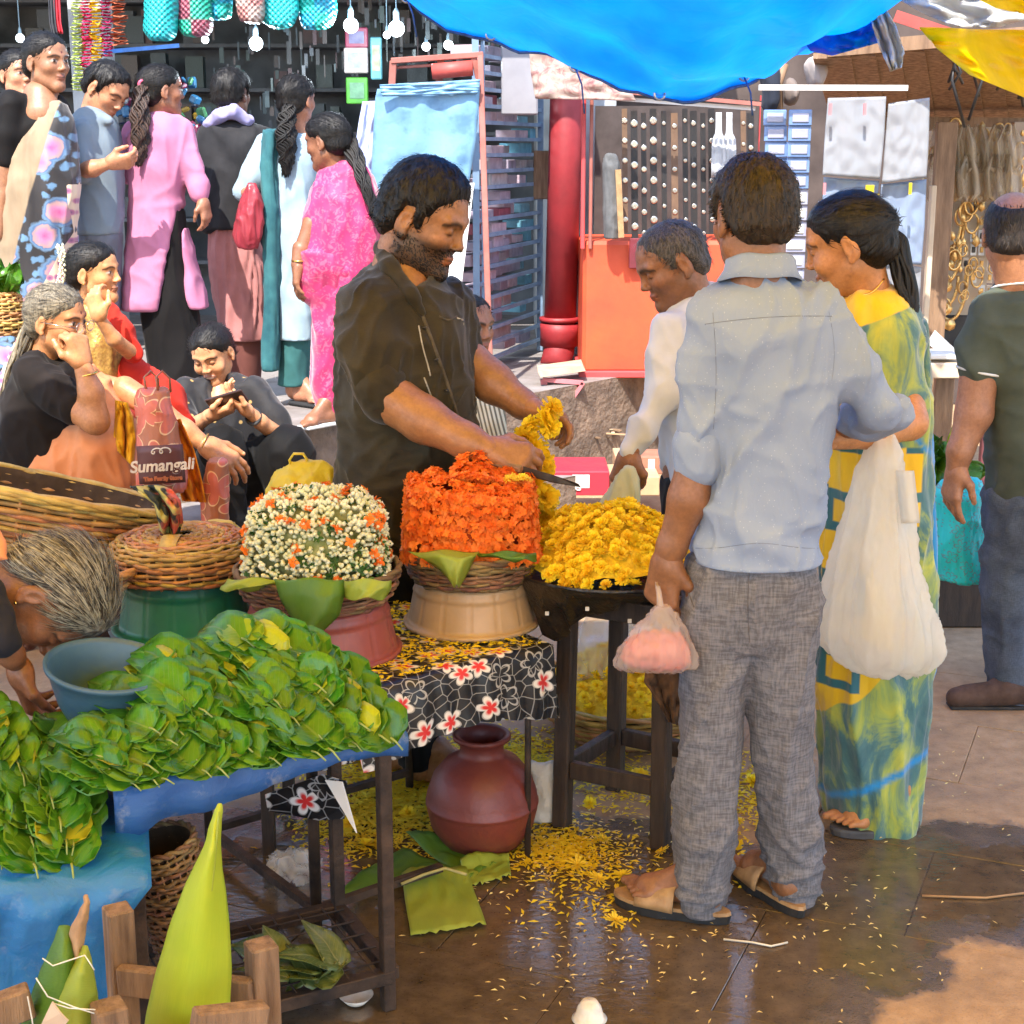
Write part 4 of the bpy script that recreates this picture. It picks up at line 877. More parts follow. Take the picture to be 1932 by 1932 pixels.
# man at the right edge
p = Person('balding man in dark green polo shirt and jeans at the right edge', 4.6, (1880, 1325), (.30, .15, .085))
p.head(1910, 440, 0, (.30, .92, -.10), scale=1.02, neck=(1925, 560, 0), rneck=.06)
p.hair(hair_mat('cropped_hair', (.035, .026, .022), (.012, .01, .01), (1, 1, .3), 220), [(-.14, -.075), (-.095, -.070), (-.03, -.05), (.0, -.02), (.03, .0), (.12, .02)], .006, .002, extra=lambda fl, k: fl.ell(V3(0, -.03, .12) * k, V3(.062, .10, .075) * k, None, .015, True))
GRN = cloth('dark_green_knit', (.085, .10, .078), (.055, .068, .052), 420, .05, rough=.9); JEAN = cloth('faded_jeans', (.10, .125, .17), (.05, .062, .09), 500, .08, (1, 1, .4), slub=.4, sc=5)
sh = p.garment('polo_shirt', GRN, [('col', [(535, 1885, 1975, .07), (560, 1862, 2000, .10), (600, 1848, 2020, .13), (700, 1850, 2030, .145), (820, 1862, 2030, .145), (900, 1868, 2030, .15), (935, 1866, 2030, .15)], .02), ('ch', [(1868, 590, -.02, 40), (1852, 660, -.04, 42), (1848, 692, -.05, 42)], .03)], .009, [((8, 8, 4), .012, 14.), ((5, 5, 12), .008, 2.)])
PIPE = mat('white_piping', (.75, .75, .72), None, 20, .8)
c0 = p.P(1848, 700, -.05); MB().tube([c0 + V3(.066 * cos(t), .066 * sin(t), -.012 * cos(t)) for t in np.linspace(0, 2 * pi, 24)], .004, 6).make('sleeve_piping', PIPE, sh, True)
c0 = p.P(1922, 530, -.0); MB().tube([c0 + V3(.075 * cos(t), .075 * sin(t), -.02 - .02 * sin(t)) for t in np.linspace(0, 2 * pi, 24)], .004, 6).make('collar_piping', PIPE, sh, True)
p.garment('jeans', JEAN, [('col', [(920, 1860, 2025, .14), (1000, 1856, 2025, .14), (1060, 1856, 2020, .12)], .02), ('col', [(1040, 1857, 1945, .1), (1150, 1856, 1940, .09), (1250, 1862, 1938, .085), (1300, 1872, 1945, .09), (1322, 1882, 1950, .09)], .02), ('col', [(990, 1930, 2028, .11, .04), (1080, 1935, 2025, .1, .08), (1320, 1945, 2010, .08, .15)], .02)], .010, [((9, 9, 5), .013, 3.), ((6, 6, 15), .008, 8.)])
p.flesh([('ch', [(1850, 690, -.05, 37), (1838, 780, -.06, 34), (1812, 850, -.08, 24), (1806, 880, -.08, 21)], .02)])
p.hand(p.P(1806, 878, -.08), (-.12, -.05, -1), (.8, .3, 0), 1, (.25, .35, .4, .35), L=.19, h=.0042)
p.core([(1925, 555, 0, 36), (1935, 700, 0, 60), (1940, 950, 0, 60), (1910, 1100, 0, 45), (1910, 1315, 0, 30)], [(1935, 620, 0, 50), (1868, 595, -.02, 34), (1850, 700, -.05, 34)], [(1940, 950, 0, 60), (1985, 1100, .1, 40), (1985, 1310, .14, 30)])
p.done()
LOAF = mat('brown_suede', (.085, .045, .032), (.05, .028, .02), 30, .85, .3, 200)
b = gnd(1925, 1335); lo = Field(b - .3, b + .3, .005)
lo.cone(b + V3(0, .02, .04), b + V3(-.20, .0, .032), .040, .034, .02); lo.cone(b + V3(-.05, 0, .055), b + V3(-.17, 0, .045), .036, .026, .02); lo.cone(b + V3(.02, .01, .05), b + V3(-.05, .01, .07), .04, .04, .02); lo.half(b + V3(0, 0, .006), (0, 0, -1)); lo.cone(b + V3(.03, 0, .10), b + V3(-.06, 0, .115), .034, .03, .006, True)
V, F = lo.mesh(1); sho = build('loafer', V, F, LOAF, p.root); MB().box(b + V3(-.09, .0, .006), (.27, .062, .011), None, .004).make('sole', SOLE, sho)
# ---- floral sari woman, left
def floral():
    N = NT('floral_sari_cloth'); p = N.co('Object'); a = N.sep(N.n('Attribute', attribute_name='Col').outputs[0]); xz = N.sep(p); q = N.comb(xz[0], xz[2], 0.0)
    wq = N.n('TexNoise', i_Vector=q, i_Scale=30.0, i_Detail=3).outputs['Color']; qq = N.n('VectorMath', operation='MULTIPLY_ADD'); N.set(qq, 0, wq); qq.inputs[1].default_value = (.035,) * 3; N.l(q, qq.inputs[2])
    v1_ = N.voro(qq.outputs[0], 6.5, 'F1', .9, '2D'); d, c = v1_.outputs['Distance'], N.sep(v1_.outputs['Color'])
    fl = N.ramp(d, [(.0, (.50, .07, .22)), (.16, (.55, .17, .30)), (.27, (.42, .24, .22)), (.32, (.06, .13, .26)), (.40, (.15, .26, .40)), (.5, (.02, .02, .02))])
    dark = N.mix(N.mr(d, .36, .43), fl, (.014, .011, .012)); v2 = N.voro(qq.outputs[0], 15, 'F1', 1, '2D').outputs['Distance']; dark = N.mix(N.math('MULTIPLY', N.mr(v2, .28, .18), N.mr(d, .36, .42)), dark, (.10, .20, .32))
    tan = N.ramp(N.noise(N.mapd(p, (1, 1, .4)), 12, 4), [(.3, (.19, .13, .075)), (.7, (.29, .21, .125))])
    v3 = N.voro(q, 22, 'F1', .6, '2D').outputs['Distance']; bor = N.ramp(v3, [(.0, (.16, .06, .16)), (.22, (.45, .16, .26)), (.34, (.68, .52, .36)), (.8, (.74, .58, .40))])
    col = N.mix(N.mr(N.math('ADD', a[0], N.math('MULTIPLY', N.noise(p, 9, 3), .1)), .5, .56), tan, dark); col = N.mix(N.mr(a[1], .45, .55), col, bor); N.fin(col=col, rough=.7, sheen=.3, normal=N.bump(N.noise(N.mapd(p, (1, 1, .3)), 25, 3, .5, .6), .4, .008)); return N.m
p = Person('tall woman in a tan, black and pink flowered sari with black blouse at far left', 6.7, (60, 790), (.27, .135, .075), z=PV)
p.head(88, 118, 0, (.80, -.52, -.05), scale=1.02, neck=(78, 195, .02), rneck=.048, female=True, gaze=(.002, 0), mole=True, h=.004)
p.hair(HB, WOMAN, .008, .002, h=.005, flow=(0, -.10, .02), lift=.05, slen=.04)
BLOU = cloth('black_blouse_cloth', (.010, .0085, .0085), (.006, .0055, .0055), 500, .05, rough=.7)
p.garment('blouse', BLOU, [('col', [(178, 30, 118, .06), (200, 10, 130, .09), (240, 0, 138, .11), (320, 2, 138, .11)], .02), ('ch', [(20, 195, -.08, 26), (12, 255, -.10, 26), (8, 300, -.10, 25)], .02), ('cutell', (86, 165, -.10, 26, .10, 36), .01)], .010, [((10, 10, 6), .006, 3.)])
def fcol(V, N):
    c = np.zeros((len(V), 3)); u = (V[:, 0] - p.P(0, 300)[0]) / mpp(300, 6.7); y = (p.P(60, 0)[2] - V[:, 2]) / mpp(300, 6.7)
    dd = u - (112 - (y - 240) * .34); c[:, 0] = np.clip(.5 + dd / 50, 0, 1); e = u - (152 - np.clip(y - 420, 0, 400) * .55); c[:, 1] = np.clip(.5 + (8 - np.abs(e + 9)) / 6, 0, 1) * (y > 330); t = u + y * .82 - (22 + 265 * .82); c[:, 1] = np.maximum(c[:, 1], np.clip(.5 + (10 - np.abs(t)) / 6, 0, 1) * (y < 290) * (u > 10)); return c
p.garment('sari', floral(), [('col', [(192, 92, 128, .05, -.03), (230, 58, 143, .09, -.03), (280, 10, 147, .12, -.02), (360, -4, 148, .14, -.02), (450, -14, 142, .15), (560, -24, 130, .15), (680, -30, 118, .15), (790, -34, 112, .15)], .02)], .011, [((12, 12, 2.5), .012, 3.), ((8, 8, 6), .007, 9.)], cols=fcol)
p.flesh([('ch', [(8, 296, -.10, 21), (4, 370, -.10, 19), (-6, 440, -.12, 15)], .02), ('ch', [(78, 185, .0, 34), (80, 215, -.02, 40)], .03)], .008)
p.core([(78, 190, .02, 22), (75, 300, 0, 40), (60, 500, 0, 40), (55, 780, 0, 30)], [(75, 220, 0, 30), (20, 205, -.08, 18), (8, 305, -.10, 18)])
p.done()
p = Person('woman with pulled back hair half hidden behind the flowered sari woman', 7.3, (20, 740), (.45, .22, .13), z=PV)
p.head(34, 142, 0, (.6, -.6, 0), scale=.95, neck=(26, 215, 0), female=True, h=.005); p.hair(HB, WOMAN, .008, .002, h=.006, flow=(0, -.10, .02), lift=.05, slen=.04)
p.garment('dress', cloth('rose_cloth', (.5, .18, .24), None, 400, .05), [('col', [(205, -5, 60, .07), (235, -20, 70, .1), (400, -20, 70, .13), (740, -25, 70, .13)], .02)], .014, [((10, 10, 4), .01, 1.)])
p.core([(26, 210, 0, 20), (24, 300, 0, 30), (22, 700, 0, 30)]); p.done()
# ---- man in grey polo
POLO = cloth('grey_blue_knit', (.20, .25, .29), (.16, .20, .24), 420, .04); GTR = cloth('slate_trouser_cloth', (.16, .17, .20), (.11, .12, .14), 420, .06)
p = Person('man in a grey blue polo shirt bowed over his hands near the hanging garlands', 7.0, (190, 745), (.42, .20, .11), z=PV)
p.head(200, 172, 0, (.72, -.42, -.55), (.35, 0, 1), 1.0, (172, 232, .03), .056, eyes='down', h=.0042); p.hair(HB, MAN, .016, .004, h=.005)
sh = p.garment('polo_shirt', POLO, [('col', [(205, 150, 195, .07), (225, 135, 218, .11), (270, 134, 228, .13), (350, 140, 232, .13), (442, 146, 230, .13)], .02), ('ch', [(155, 250, -.12, 22), (150, 305, -.15, 23), (150, 325, -.16, 23)], .03), ('ch', [(165, 212, -.02, 13), (205, 228, -.10, 9)], .02)], .010, [((9, 9, 5), .010, 5.)])
p.garment('trousers', GTR, [('col', [(435, 150, 228, .12), (560, 158, 226, .11), (740, 165, 215, .1)], .02)], .014, [((10, 10, 4), .01, 3.)])
p.flesh([('ch', [(150, 322, -.16, 17), (175, 318, -.22, 15), (205, 308, -.24, 11)], .02)], .007); p.hand(p.P(205, 308, -.24), (.9, .1, .1), (.1, .6, .4), 1, (.6, .7, .7, .7), L=.17, h=.005)
p.core([(172, 228, .02, 20), (182, 320, 0, 34), (188, 450, 0, 34), (190, 735, 0, 24)], [(182, 270, 0, 30), (155, 255, -.12, 15), (150, 322, -.16, 15)]); p.done()
GARL_P = p.P(212, 305, -.27)
# ---- woman in pink kurta
PINK = cloth('pink_kurta_cloth', (.50, .19, .30), (.42, .15, .25), 500, .05, (1, 1, .4))
p = Person('woman in a long pink kurta over black trousers with a wavy ponytail, back turned', 7.15, (320, 742), (.26, .12, .07), z=PV)
p.head(304, 172, 0, (.80, .52, -.02), scale=.98, neck=(296, 235, .0), female=True, h=.0042); p.hair(HB, WOMAN, .008, .002, h=.005, flow=(0, -.10, .02), lift=.05, slen=.04)
WAVY = hair_mat('wavy_brown_hair', (.075, .042, .03), (.012, .008, .007), (1, 1, .15), 150)
p.lock(WAVY, [(278, 152, -.06, 8), (266, 170, -.09, 14), (264, 215, -.14, 17), (266, 260, -.15, 16), (264, 295, -.15, 12), (262, 312, -.15, 5)], 'ponytail', wave=.35)
p.bit('hair_tie', MB().tube([p.P(272, 160, -.08) + V3(.02 * cos(t), .01 * cos(t), .02 * sin(t)) for t in np.linspace(0, 2 * pi, 16)], .008, 6), mat('pink_elastic', (.8, .12, .22), None, 30, .7))
kur = p.garment('kurta', PINK, [('col', [(212, 284, 330, .06), (226, 258, 350, .09), (255, 240, 358, .115), (310, 238, 356, .12), (370, 244, 346, .115), (430, 242, 350, .13), (500, 236, 352, .14), (550, 231, 342, .145), (584, 228, 330, .15)], .02), ('col', [(430, 322, 352, .10, -.0), (500, 345, 372, .09, .0), (560, 350, 388, .09, 0), (582, 358, 394, .09, 0)], .01), ('ch', [(345, 245, .0, 22), (362, 310, -.02, 21), (374, 350, -.04, 19), (377, 368, -.05, 17)], .03), ('ch', [(252, 250, .04, 20), (240, 330, .06, 18)], .03), ('cutcol', [(392, 341, 346, .3), (480, 322, 350, .3), (600, 306, 352, .3)], .004)], .010, [((10, 10, 3), .010, 6.), ((7, 7, 8), .006, 2.)])
p.garment('trousers', BLOU, [('col', [(395, 280, 346, .10), (500, 290, 355, .11), (585, 268, 372, .12), (660, 275, 385, .12), (742, 285, 388, .13)], .02)], .012, [((12, 12, 3), .012, 2.)])
p.flesh([('ch', [(376, 362, -.05, 13), (384, 385, -.06, 9)], .01)], .006); p.hand(p.P(383, 378, -.06), (.15, 0, -1), (-.7, .3, 0), -1, (.4, .5, .5, .5), L=.16, h=.005)
p.core([(296, 232, 0, 18), (298, 320, 0, 34), (300, 450, 0, 34), (325, 735, 0, 24)], [(298, 260, 0, 28), (345, 248, .0, 16), (374, 352, -.04, 13), (377, 368, -.05, 12)]); p.done()
# ---- man in dark jacket
JACK = cloth('charcoal_jacket_cloth', (.035, .034, .036), (.018, .018, .02), 400, .06)
p = Person('person in a charcoal jacket with a lilac scarf, seen from behind in the shop shade', 7.6, (440, 735), (.2, .1, .06), z=PV)
p.head(438, 178, 0, (.35, .9, 0), scale=.98, neck=(438, 240, 0), h=.005); p.hair(HB, MAN, .016, .004, h=.006)
p.garment('jacket', JACK, [('col', [(225, 405, 470, .08), (240, 385, 495, .11), (280, 378, 508, .13), (350, 384, 500, .13), (432, 388, 480, .13)], .02), ('ch', [(395, 255, -.02, 22), (386, 350, -.04, 20), (392, 425, -.06, 17)], .03), ('ch', [(490, 255, 0, 22), (500, 350, 0, 20)], .03)], .012, [((8, 8, 4), .014, 3.)])
p.garment('scarf', cloth('lilac_cloth', (.36, .33, .55), (.25, .23, .42), 300, .1), [('ch', [(395, 236, -.05, 12), (415, 218, -.10, 12), (440, 210, -.11, 12), (468, 228, -.06, 12)], .02)], .008, [((20, 20, 20), .008, 3.)])
p.garment('dress', cloth('salmon_cloth', (.46, .20, .19), (.34, .14, .13), 300, .1), [('col', [(425, 392, 482, .11), (500, 395, 500, .12), (640, 418, 508, .13)], .02)], .012, [((24, 24, 2.5), .018, 3.)])
p.garment('trousers', cloth('maroon_cloth', (.16, .06, .05), None, 300, .1), [('col', [(620, 425, 500, .11), (735, 430, 490, .1)], .02)], .014)
p.core([(438, 236, 0, 18), (440, 320, 0, 34), (440, 450, 0, 34), (455, 725, 0, 24)]); p.done()
# ---- woman in pale blue kurta with teal scarf
PALE = cloth('pale_blue_kurta_cloth', (.33, .44, .50), (.25, .35, .42), 400, .05)
p = Person('woman in a pale blue kurta and teal scarf with curly black hair, from behind', 7.45, (555, 742), (.32, .15, .09), z=PV)
p.head(560, 190, 0, (.45, .85, -.05), scale=.97, neck=(562, 258, 0), female=True, h=.005); p.hair(HB, WOMAN, .010, .003, h=.006, flow=(0, -.10, .02), lift=.05, slen=.04)
p.lock(HB, [(548, 195, -.10, 9), (540, 225, -.13, 15), (540, 260, -.15, 17), (542, 300, -.15, 13), (540, 330, -.15, 6)], 'ponytail', wave=.5)
p.garment('kurta', PALE, [('col', [(250, 530, 590, .06), (265, 505, 600, .09), (300, 492, 604, .115), (380, 496, 600, .12), (460, 500, 606, .13), (560, 520, 605, .14), (638, 528, 598, .14)], .02), ('ch', [(505, 275, -.03, 24), (478, 330, -.06, 22), (460, 362, -.06, 20)], .03)], .011, [((10, 10, 3), .012, 4.), ((7, 7, 8), .006, 1.)])
TEALC = cloth('teal_scarf_cloth', (.05, .17, .18), (.02, .08, .10), 300, .1)
p.garment('scarf', TEALC, [('col', [(245, 498, 532, .08, -.07), (300, 492, 520, .06, -.11), (400, 497, 528, .06, -.12), (550, 497, 530, .06, -.12), (700, 494, 526, .06, -.12)], .02)], .010, [((30, 30, 3), .012, 4.)])
p.garment('trousers', cloth('bottle_green_cloth', (.05, .16, .16), (.03, .10, .10), 300, .1), [('col', [(620, 530, 592, .11), (726, 524, 584, .10)], .02)], .012, [((12, 12, 4), .010, 4.)])
p.flesh([('ch', [(462, 358, -.06, 15), (478, 372, -.14, 13)], .01)], .006); p.foot(p.P(560, 737, -.02) * V3(1, 1, 0) + V3(0, 0, PV + .02), (.6, -.5), .22, 1, .006)
a = p.P(560, 740, -.02) * V3(1, 1, 0); MB().box(a + V3(.07, -.06, PV + .013), (.24, .085, .024), np.array([[.77, .64, 0], [-.64, .77, 0], [0, 0, 1]]), .01).make('slipper', SOLE, p.root)
p.core([(562, 255, 0, 18), (555, 340, 0, 34), (555, 500, 0, 34), (558, 735, 0, 20)], [(555, 290, 0, 28), (505, 278, -.03, 16), (462, 360, -.06, 14)]); p.done()
# ---- woman in magenta sari
def magenta():
    N = NT('magenta_sari_cloth'); p = N.co('Object'); xz = N.sep(p); q = N.comb(xz[0], xz[2], 0.0)
    d = N.voro(q, 14, 'F1', .8, '2D').outputs['Distance']; e = N.voro(q, 40, 'F1', 1, '2D').outputs['Distance']
    k = N.math('MULTIPLY', N.math('MAXIMUM', N.math('MULTIPLY', N.mr(N.noise(q, 26, 3, .5, 2.5), .52, .58), N.mr(d, .55, .45)), N.math('MULTIPLY', N.mr(e, .2, .12), .5)), .7)
    N.fin(col=N.mix(k, N.ramp(N.noise(p, 6, 4), [(.3, (.38, .008, .08)), (.7, (.48, .016, .12))]), (.48, .10, .18)), rough=.6, sheen=.4, normal=N.bump(N.noise(N.mapd(p, (1, 1, .3)), 22, 3, .5, .8), .4, .008)); return N.m
MAG = magenta()
p = Person('woman in a bright magenta sari with a long black braid, walking left', 6.95, (640, 785), (.22, .10, .055), z=PV)
p.head(618, 268, 0, (-.80, .40, -.18), scale=1.02, neck=(640, 335, 0), female=True, h=.0042, rneck=.046); p.hair(HB, WOMAN, .010, .003, h=.005, flow=(0, -.10, .02), lift=.05, slen=.04)
p.lock(HB, [(650, 250, .02, 20), (672, 300, -.06, 18), (690, 350, -.12, 14), (706, 400, -.14, 11), (716, 432, -.14, 5)], 'braid', wave=.15)
p.garment('sari', MAG, [('col', [(305, 622, 682, .06), (322, 600, 700, .09), (360, 585, 716, .12), (420, 572, 728, .14), (490, 562, 730, .14), (545, 556, 722, .13), (575, 585, 700, .12), (650, 588, 672, .12), (720, 585, 660, .12), (786, 602, 645, .09)], .02)], .010, [((11, 11, 3), .012, 6.), ((8, 8, 7), .008, 3.)])
p.garment('pallu', MAG, [('col', [(470, 560, 640, .09, -.06), (510, 556, 700, .10, -.05), (560, 560, 690, .08, -.03), (620, 640, 690, .05, 0)], .02)], .010, [((14, 14, 6), .012, 9.)])
p.flesh([('ch', [(568, 470, -.08, 17), (562, 500, -.10, 13)], .01)], .006); p.hand(p.P(563, 498, -.10), (-.12, 0, -1), (.8, .2, 0), -1, (.2, .3, .35, .35), L=.175, h=.0045, spread=.1)
p.bit('bangle', MB().tube([p.P(564, 492, -.10) + V3(.03 * cos(t), .03 * sin(t), 0) for t in np.linspace(0, 2 * pi, 18)], .004, 6), GOLD)
p.foot(p.P(628, 778, -.05) * V3(1, 1, 0) + V3(0, 0, PV + .01), (-.5, -.6), .22, 1, .006); b = p.P(628, 778, -.05); MB().box(V3(b[0] - .05, b[1] - .07, PV + .008), (.22, .08, .015), np.array([[-.64, .77, 0], [-.77, -.64, 0], [0, 0, 1]]), .005).make('slipper', PIPE, p.root)
p.core([(640, 330, 0, 22), (645, 430, 0, 40), (640, 560, 0, 38), (630, 770, 0, 18)], [(645, 400, 0, 34), (590, 420, -.05, 18), (568, 475, -.08, 15)]); p.done()
# ---- seated old woman
PEACH = cloth('peach_sari_cloth', (.72, .30, .14), (.56, .21, .09), 420, .08, (1, 1, .4))
p = Person('old woman with grey hair and glasses sitting with her cheek on her fist', 5.0, (120, 990), (.40, .19, .085), z=.22)
p.head(108, 606, 0, (.90, -.30, -.12), (-.08, 0, 1), .98, (78, 700, .02), .046, female=True, mole=True, gaze=(.002, 0)); p.hair(HG, WOMAN, .010, .003, freq=(20, 20, 60), flow=(0, -.10, .02), lift=.05, slen=.04)
p.lock(HG, [(62, 612, .02, 22), (50, 650, 0, 22), (30, 690, -.02, 18), (12, 740, -.03, 12), (2, 770, -.03, 6)], 'hair_tail')
GLASS = NT('spectacle_glass'); GLASS.fin(col=(.9, .9, .9), rough=.05, trans=.0, alpha=.15); GL = GLASS.m; WIRE = mat('wire_rim', (.5, .45, .38), None, 30, .3, metal=1.0)
sp = None
for sx in (-1, 1):
    c = [p.hl(sx * .031 + .021 * cos(t), .106 + .002 * abs(cos(t)), -.002 + .017 * sin(t)) for t in np.linspace(0, 2 * pi, 20)]; r = MB().tube(c, .0013, 5).make('spectacle_rim', WIRE, p.root, True)
    MB().add([p.hl(sx * .031, .107, -.002)] + c[:-1], [[0, i + 1, (i + 1) % 19 + 1] for i in range(19)]).make('lens', GL, r); MB().tube([p.hl(sx * .052, .104, 0), p.hl(sx * .074, .04, .004), p.hl(sx * .080, -.01, .006)], .0013, 5).make('temple', WIRE, r, True)
bl = p.garment('blouse', cloth('brown_black_blouse_cloth', (.017, .013, .012), (.010, .008, .0075), 500, .05), [('col', [(660, 55, 115, .06), (685, 35, 140, .10), (730, 12, 158, .13), (790, 2, 168, .14), (850, -4, 180, .14), (900, -5, 180, .14)], .02), ('ch', [(60, 705, -.10, 36), (110, 745, -.16, 35), (138, 770, -.19, 33)], .04), ('cutell', (105, 660, -.06, 24, .08, 30), .01)], .009, [((9, 9, 6), .010, 3.), ((18, 18, 12), .004, 2.)])
p.flesh([('ch', [(132, 765, -.19, 27), (178, 793, -.22, 25)], .02), ('ch', [(182, 795, -.22, 25), (172, 740, -.22, 23), (156, 690, -.21, 17)], .02)])
p.hand(p.P(157, 690, -.21), (-.22, .05, 1), (-.6, .5, 0), 1, (1.1, 1.2, 1.2, 1.2), L=.175, tcurl=.2)
p.bit('bangle', MB().tube([p.P(166, 706, -.21) + V3(.034 * cos(t), .034 * sin(t), .008 * cos(t)) for t in np.linspace(0, 2 * pi, 20)], .003, 6), GOLD)
p.garment('sari', PEACH, [('ch', [(150, 690, .05, 22), (175, 740, .02, 34), (210, 800, .0, 42)], .04), ('ch', [(60, 900, 0, 80), (190, 850, -.08, 60), (205, 900, -.06, 62), (215, 985, -.04, 56)], .05), ('ch', [(60, 900, .1, 70), (235, 850, .12, 56), (250, 985, .12, 52)], .05)], .010, [((16, 6, 8), .012, 3.), ((9, 9, 3), .012, 7.)])
p.flesh([('ch', [(235, 735, .06, 26), (300, 775, .0, 22), (350, 812, -.02, 19), (388, 840, -.03, 15)], .02)]); p.hand(p.P(386, 838, -.03), (.72, -.1, -.55), (.2, .4, -.8), 1, (.35, .4, .45, .4), L=.20, spread=.25, tcurl=.05)
p.bit('bangle', MB().tube([p.P(386, 838, -.03) + V3(.012 * cos(t), .032 * sin(t), .034 * cos(t)) for t in np.linspace(0, 2 * pi, 20)], .003, 6), GOLD)
p.core([(78, 690, .02, 26), (85, 780, 0, 45), (80, 890, 0, 50), (190, 860, 0, 34), (215, 975, 0, 26)], [(85, 740, 0, 40), (60, 708, -.10, 26), (135, 768, -.19, 25)], [(85, 740, 0, 40), (160, 720, .08, 24), (238, 738, .06, 22)]); p.done()
# ---- seated girl in red
p = Person('young woman in red and gold with white flowers in her hair, sitting in profile', 5.55, (190, 960), (.50, .25, .11), z=.22)
p.head(178, 515, 0, (.92, -.22, -.02), (-.1, 0, 1), .92, (165, 590, .02), .043, female=True, mole=False); p.hair(HB, WOMAN, .010, .002, flow=(0, -.10, .02), lift=.05, slen=.04)
REDC = cloth('red_dress_cloth', (.58, .035, .02), (.42, .02, .012), 420, .08); GOLDC = mat('gold_brocade', (.55, .33, .08), (.22, .10, .03), 60, .4, .6, 130, metal=.35)
p.garment('dress', GOLDC, [('col', [(570, 155, 205, .06), (590, 150, 222, .09), (650, 155, 235, .11), (760, 150, 240, .12), (900, 150, 260, .15)], .02)], .010, [((14, 14, 6), .010, 3.)])
p.garment('sleeve', REDC, [('ch', [(205, 590, -.08, 20), (228, 625, -.10, 22), (252, 668, -.11, 19)], .03)], .008, [((20, 20, 14), .006, 4.)])
p.garment('dress', REDC, [('ch', [(240, 700, .0, 34), (300, 760, -.05, 46), (335, 800, -.05, 32)], .05)], .010, [((14, 14, 6), .010, 3.)], label='red skirt over the knee')
p.flesh([('ch', [(250, 668, -.11, 15), (215, 640, -.22, 14), (188, 600, -.26, 11)], .015)]); p.hand(p.P(188, 600, -.26), (-.25, .1, .9), (.3, .7, 0), -1, (.6, .7, .7, .7), L=.15)
jas = MB()
for i in range(60):
    t = i / 59; c = p.P(112 + 8 * sin(t * 3), 462 + t * 72, -.02 + .02 * sin(i * 2.4)) + V3(.012 * cos(i * 2.4), .012 * sin(i * 2.4), 0); jas.lathe([(.0005, -.006), (.006, 0), (.0005, .007)], c, 5)
jas.make('hair_flowers', mat('jasmine_white', (.85, .82, .62), (.7, .68, .42), 30, .6), p.root, True, kind='stuff')
p.bit('earring', MB().lathe([(.0001, -.004), (.004, 0), (.0001, .004)], p.hl(.081, -.004, -.036), 8), GOLD)
p.core([(165, 585, .02, 20), (175, 680, 0, 40), (190, 860, 0, 40), (290, 760, 0, 26), (330, 800, -.03, 20)], [(175, 620, 0, 34), (205, 592, -.08, 15), (252, 668, -.11, 13)]); p.done()
# ---- girl squatting with phone
_N = NT('black_gold_print_cloth'); _p = _N.co('Object'); _d = _N.voro(_p, 17, 'F1', .7).outputs['Distance']; _N.fin(col=_N.mix(_N.mr(_d, .17, .13), (.006, .005, .0065), (.40, .25, .08)), rough=.75, sheen=.2, normal=_N.bump(_N.noise(_p, 30, 3), .3, .006)); BLKG = _N.m
p = Person('smiling girl in black printed top squatting and looking at her phone', 6.1, (460, 985), (.52, .27, .14), z=.22)
p.head(402, 668, 0, (-.22, -.86, -.40), (-.12, 0, 1), .98, (415, 745, .02), .042, eyes='down', smile=.9, female=True); p.hair(HB, WOMAN, .009, .002, flow=(0, -.10, .02), lift=.05, slen=.04)
p.garment('top', BLKG, [('col', [(705, 395, 450, .06), (722, 352, 480, .09), (760, 330, 500, .12), (820, 335, 505, .13), (900, 340, 510, .14)], .02), ('ch', [(350, 735, -.06, 24), (340, 780, -.14, 24), (365, 805, -.2, 20)], .03), ('ch', [(480, 735, -.04, 26), (520, 790, -.08, 25), (535, 830, -.12, 22)], .03), ('cutell', (412, 722, -.10, 24, .08, 42), .01)], .009, [((12, 12, 6), .008, 5.)])
p.flesh([('ch', [(415, 740, .0, 26), (416, 768, -.03, 26)], .03), ('ch', [(368, 802, -.2, 16), (395, 785, -.26, 12), (402, 780, -.27, 11)], .015), ('ch', [(532, 828, -.12, 18), (490, 795, -.22, 14), (468, 775, -.26, 11)], .015)])
p.hand(p.P(398, 784, -.27), (.6, -.15, .25), (.1, .2, 1), 1, (.5, .55, .6, .6), L=.17); p.hand(p.P(470, 778, -.26), (-.6, -.2, .6), (-.3, -.1, .9), -1, (.25, .5, .55, .5), L=.17)
p.garment('trousers', BLK, [('ch', [(440, 900, .0, 62), (545, 852, -.18, 44), (530, 975, -.15, 32)], .05), ('ch', [(420, 900, 0, 62), (420, 850, -.30, 42), (430, 975, -.25, 34)], .05)], .011, [((10, 10, 6), .012, 5.)])
p.bit('watch', MB().tube([p.P(478, 786, -.245) + V3(.026 * cos(t), .02 * sin(t), .026 * sin(t)) for t in np.linspace(0, 2 * pi, 18)], .008, 6, True, .5), SOLE)
p.core([(415, 735, 0, 20), (420, 800, 0, 44), (430, 890, 0, 48), (540, 855, -.16, 26), (528, 970, -.14, 20)], [(420, 770, 0, 36), (352, 738, -.06, 16), (345, 785, -.14, 15), (368, 803, -.2, 14)], [(420, 770, 0, 36), (480, 738, -.04, 18), (533, 828, -.12, 16)]); p.done()
ph = empty('mobile_phone', p.P(428, 756, -.31), 'dark mobile phone held by the squatting girl', 'phone'); _z = nrm((-.1, .75, .65)); _y = nrm(np.cross(_z, (.3, .2, -.9))); R = np.stack([np.cross(_y, _z), _y, _z], 1)
MB().box(p.P(428, 756, -.31), (.075, .15, .010), R, .003).make('case', mat('phone_case', (.05, .025, .02), None, 30, .4), ph); MB().box(p.P(428, 756, -.31) + R @ V3(0, 0, .0062), (.068, .14, .002), R).make('screen', mat('phone_glass', (.02, .02, .025), None, 30, .1), ph)
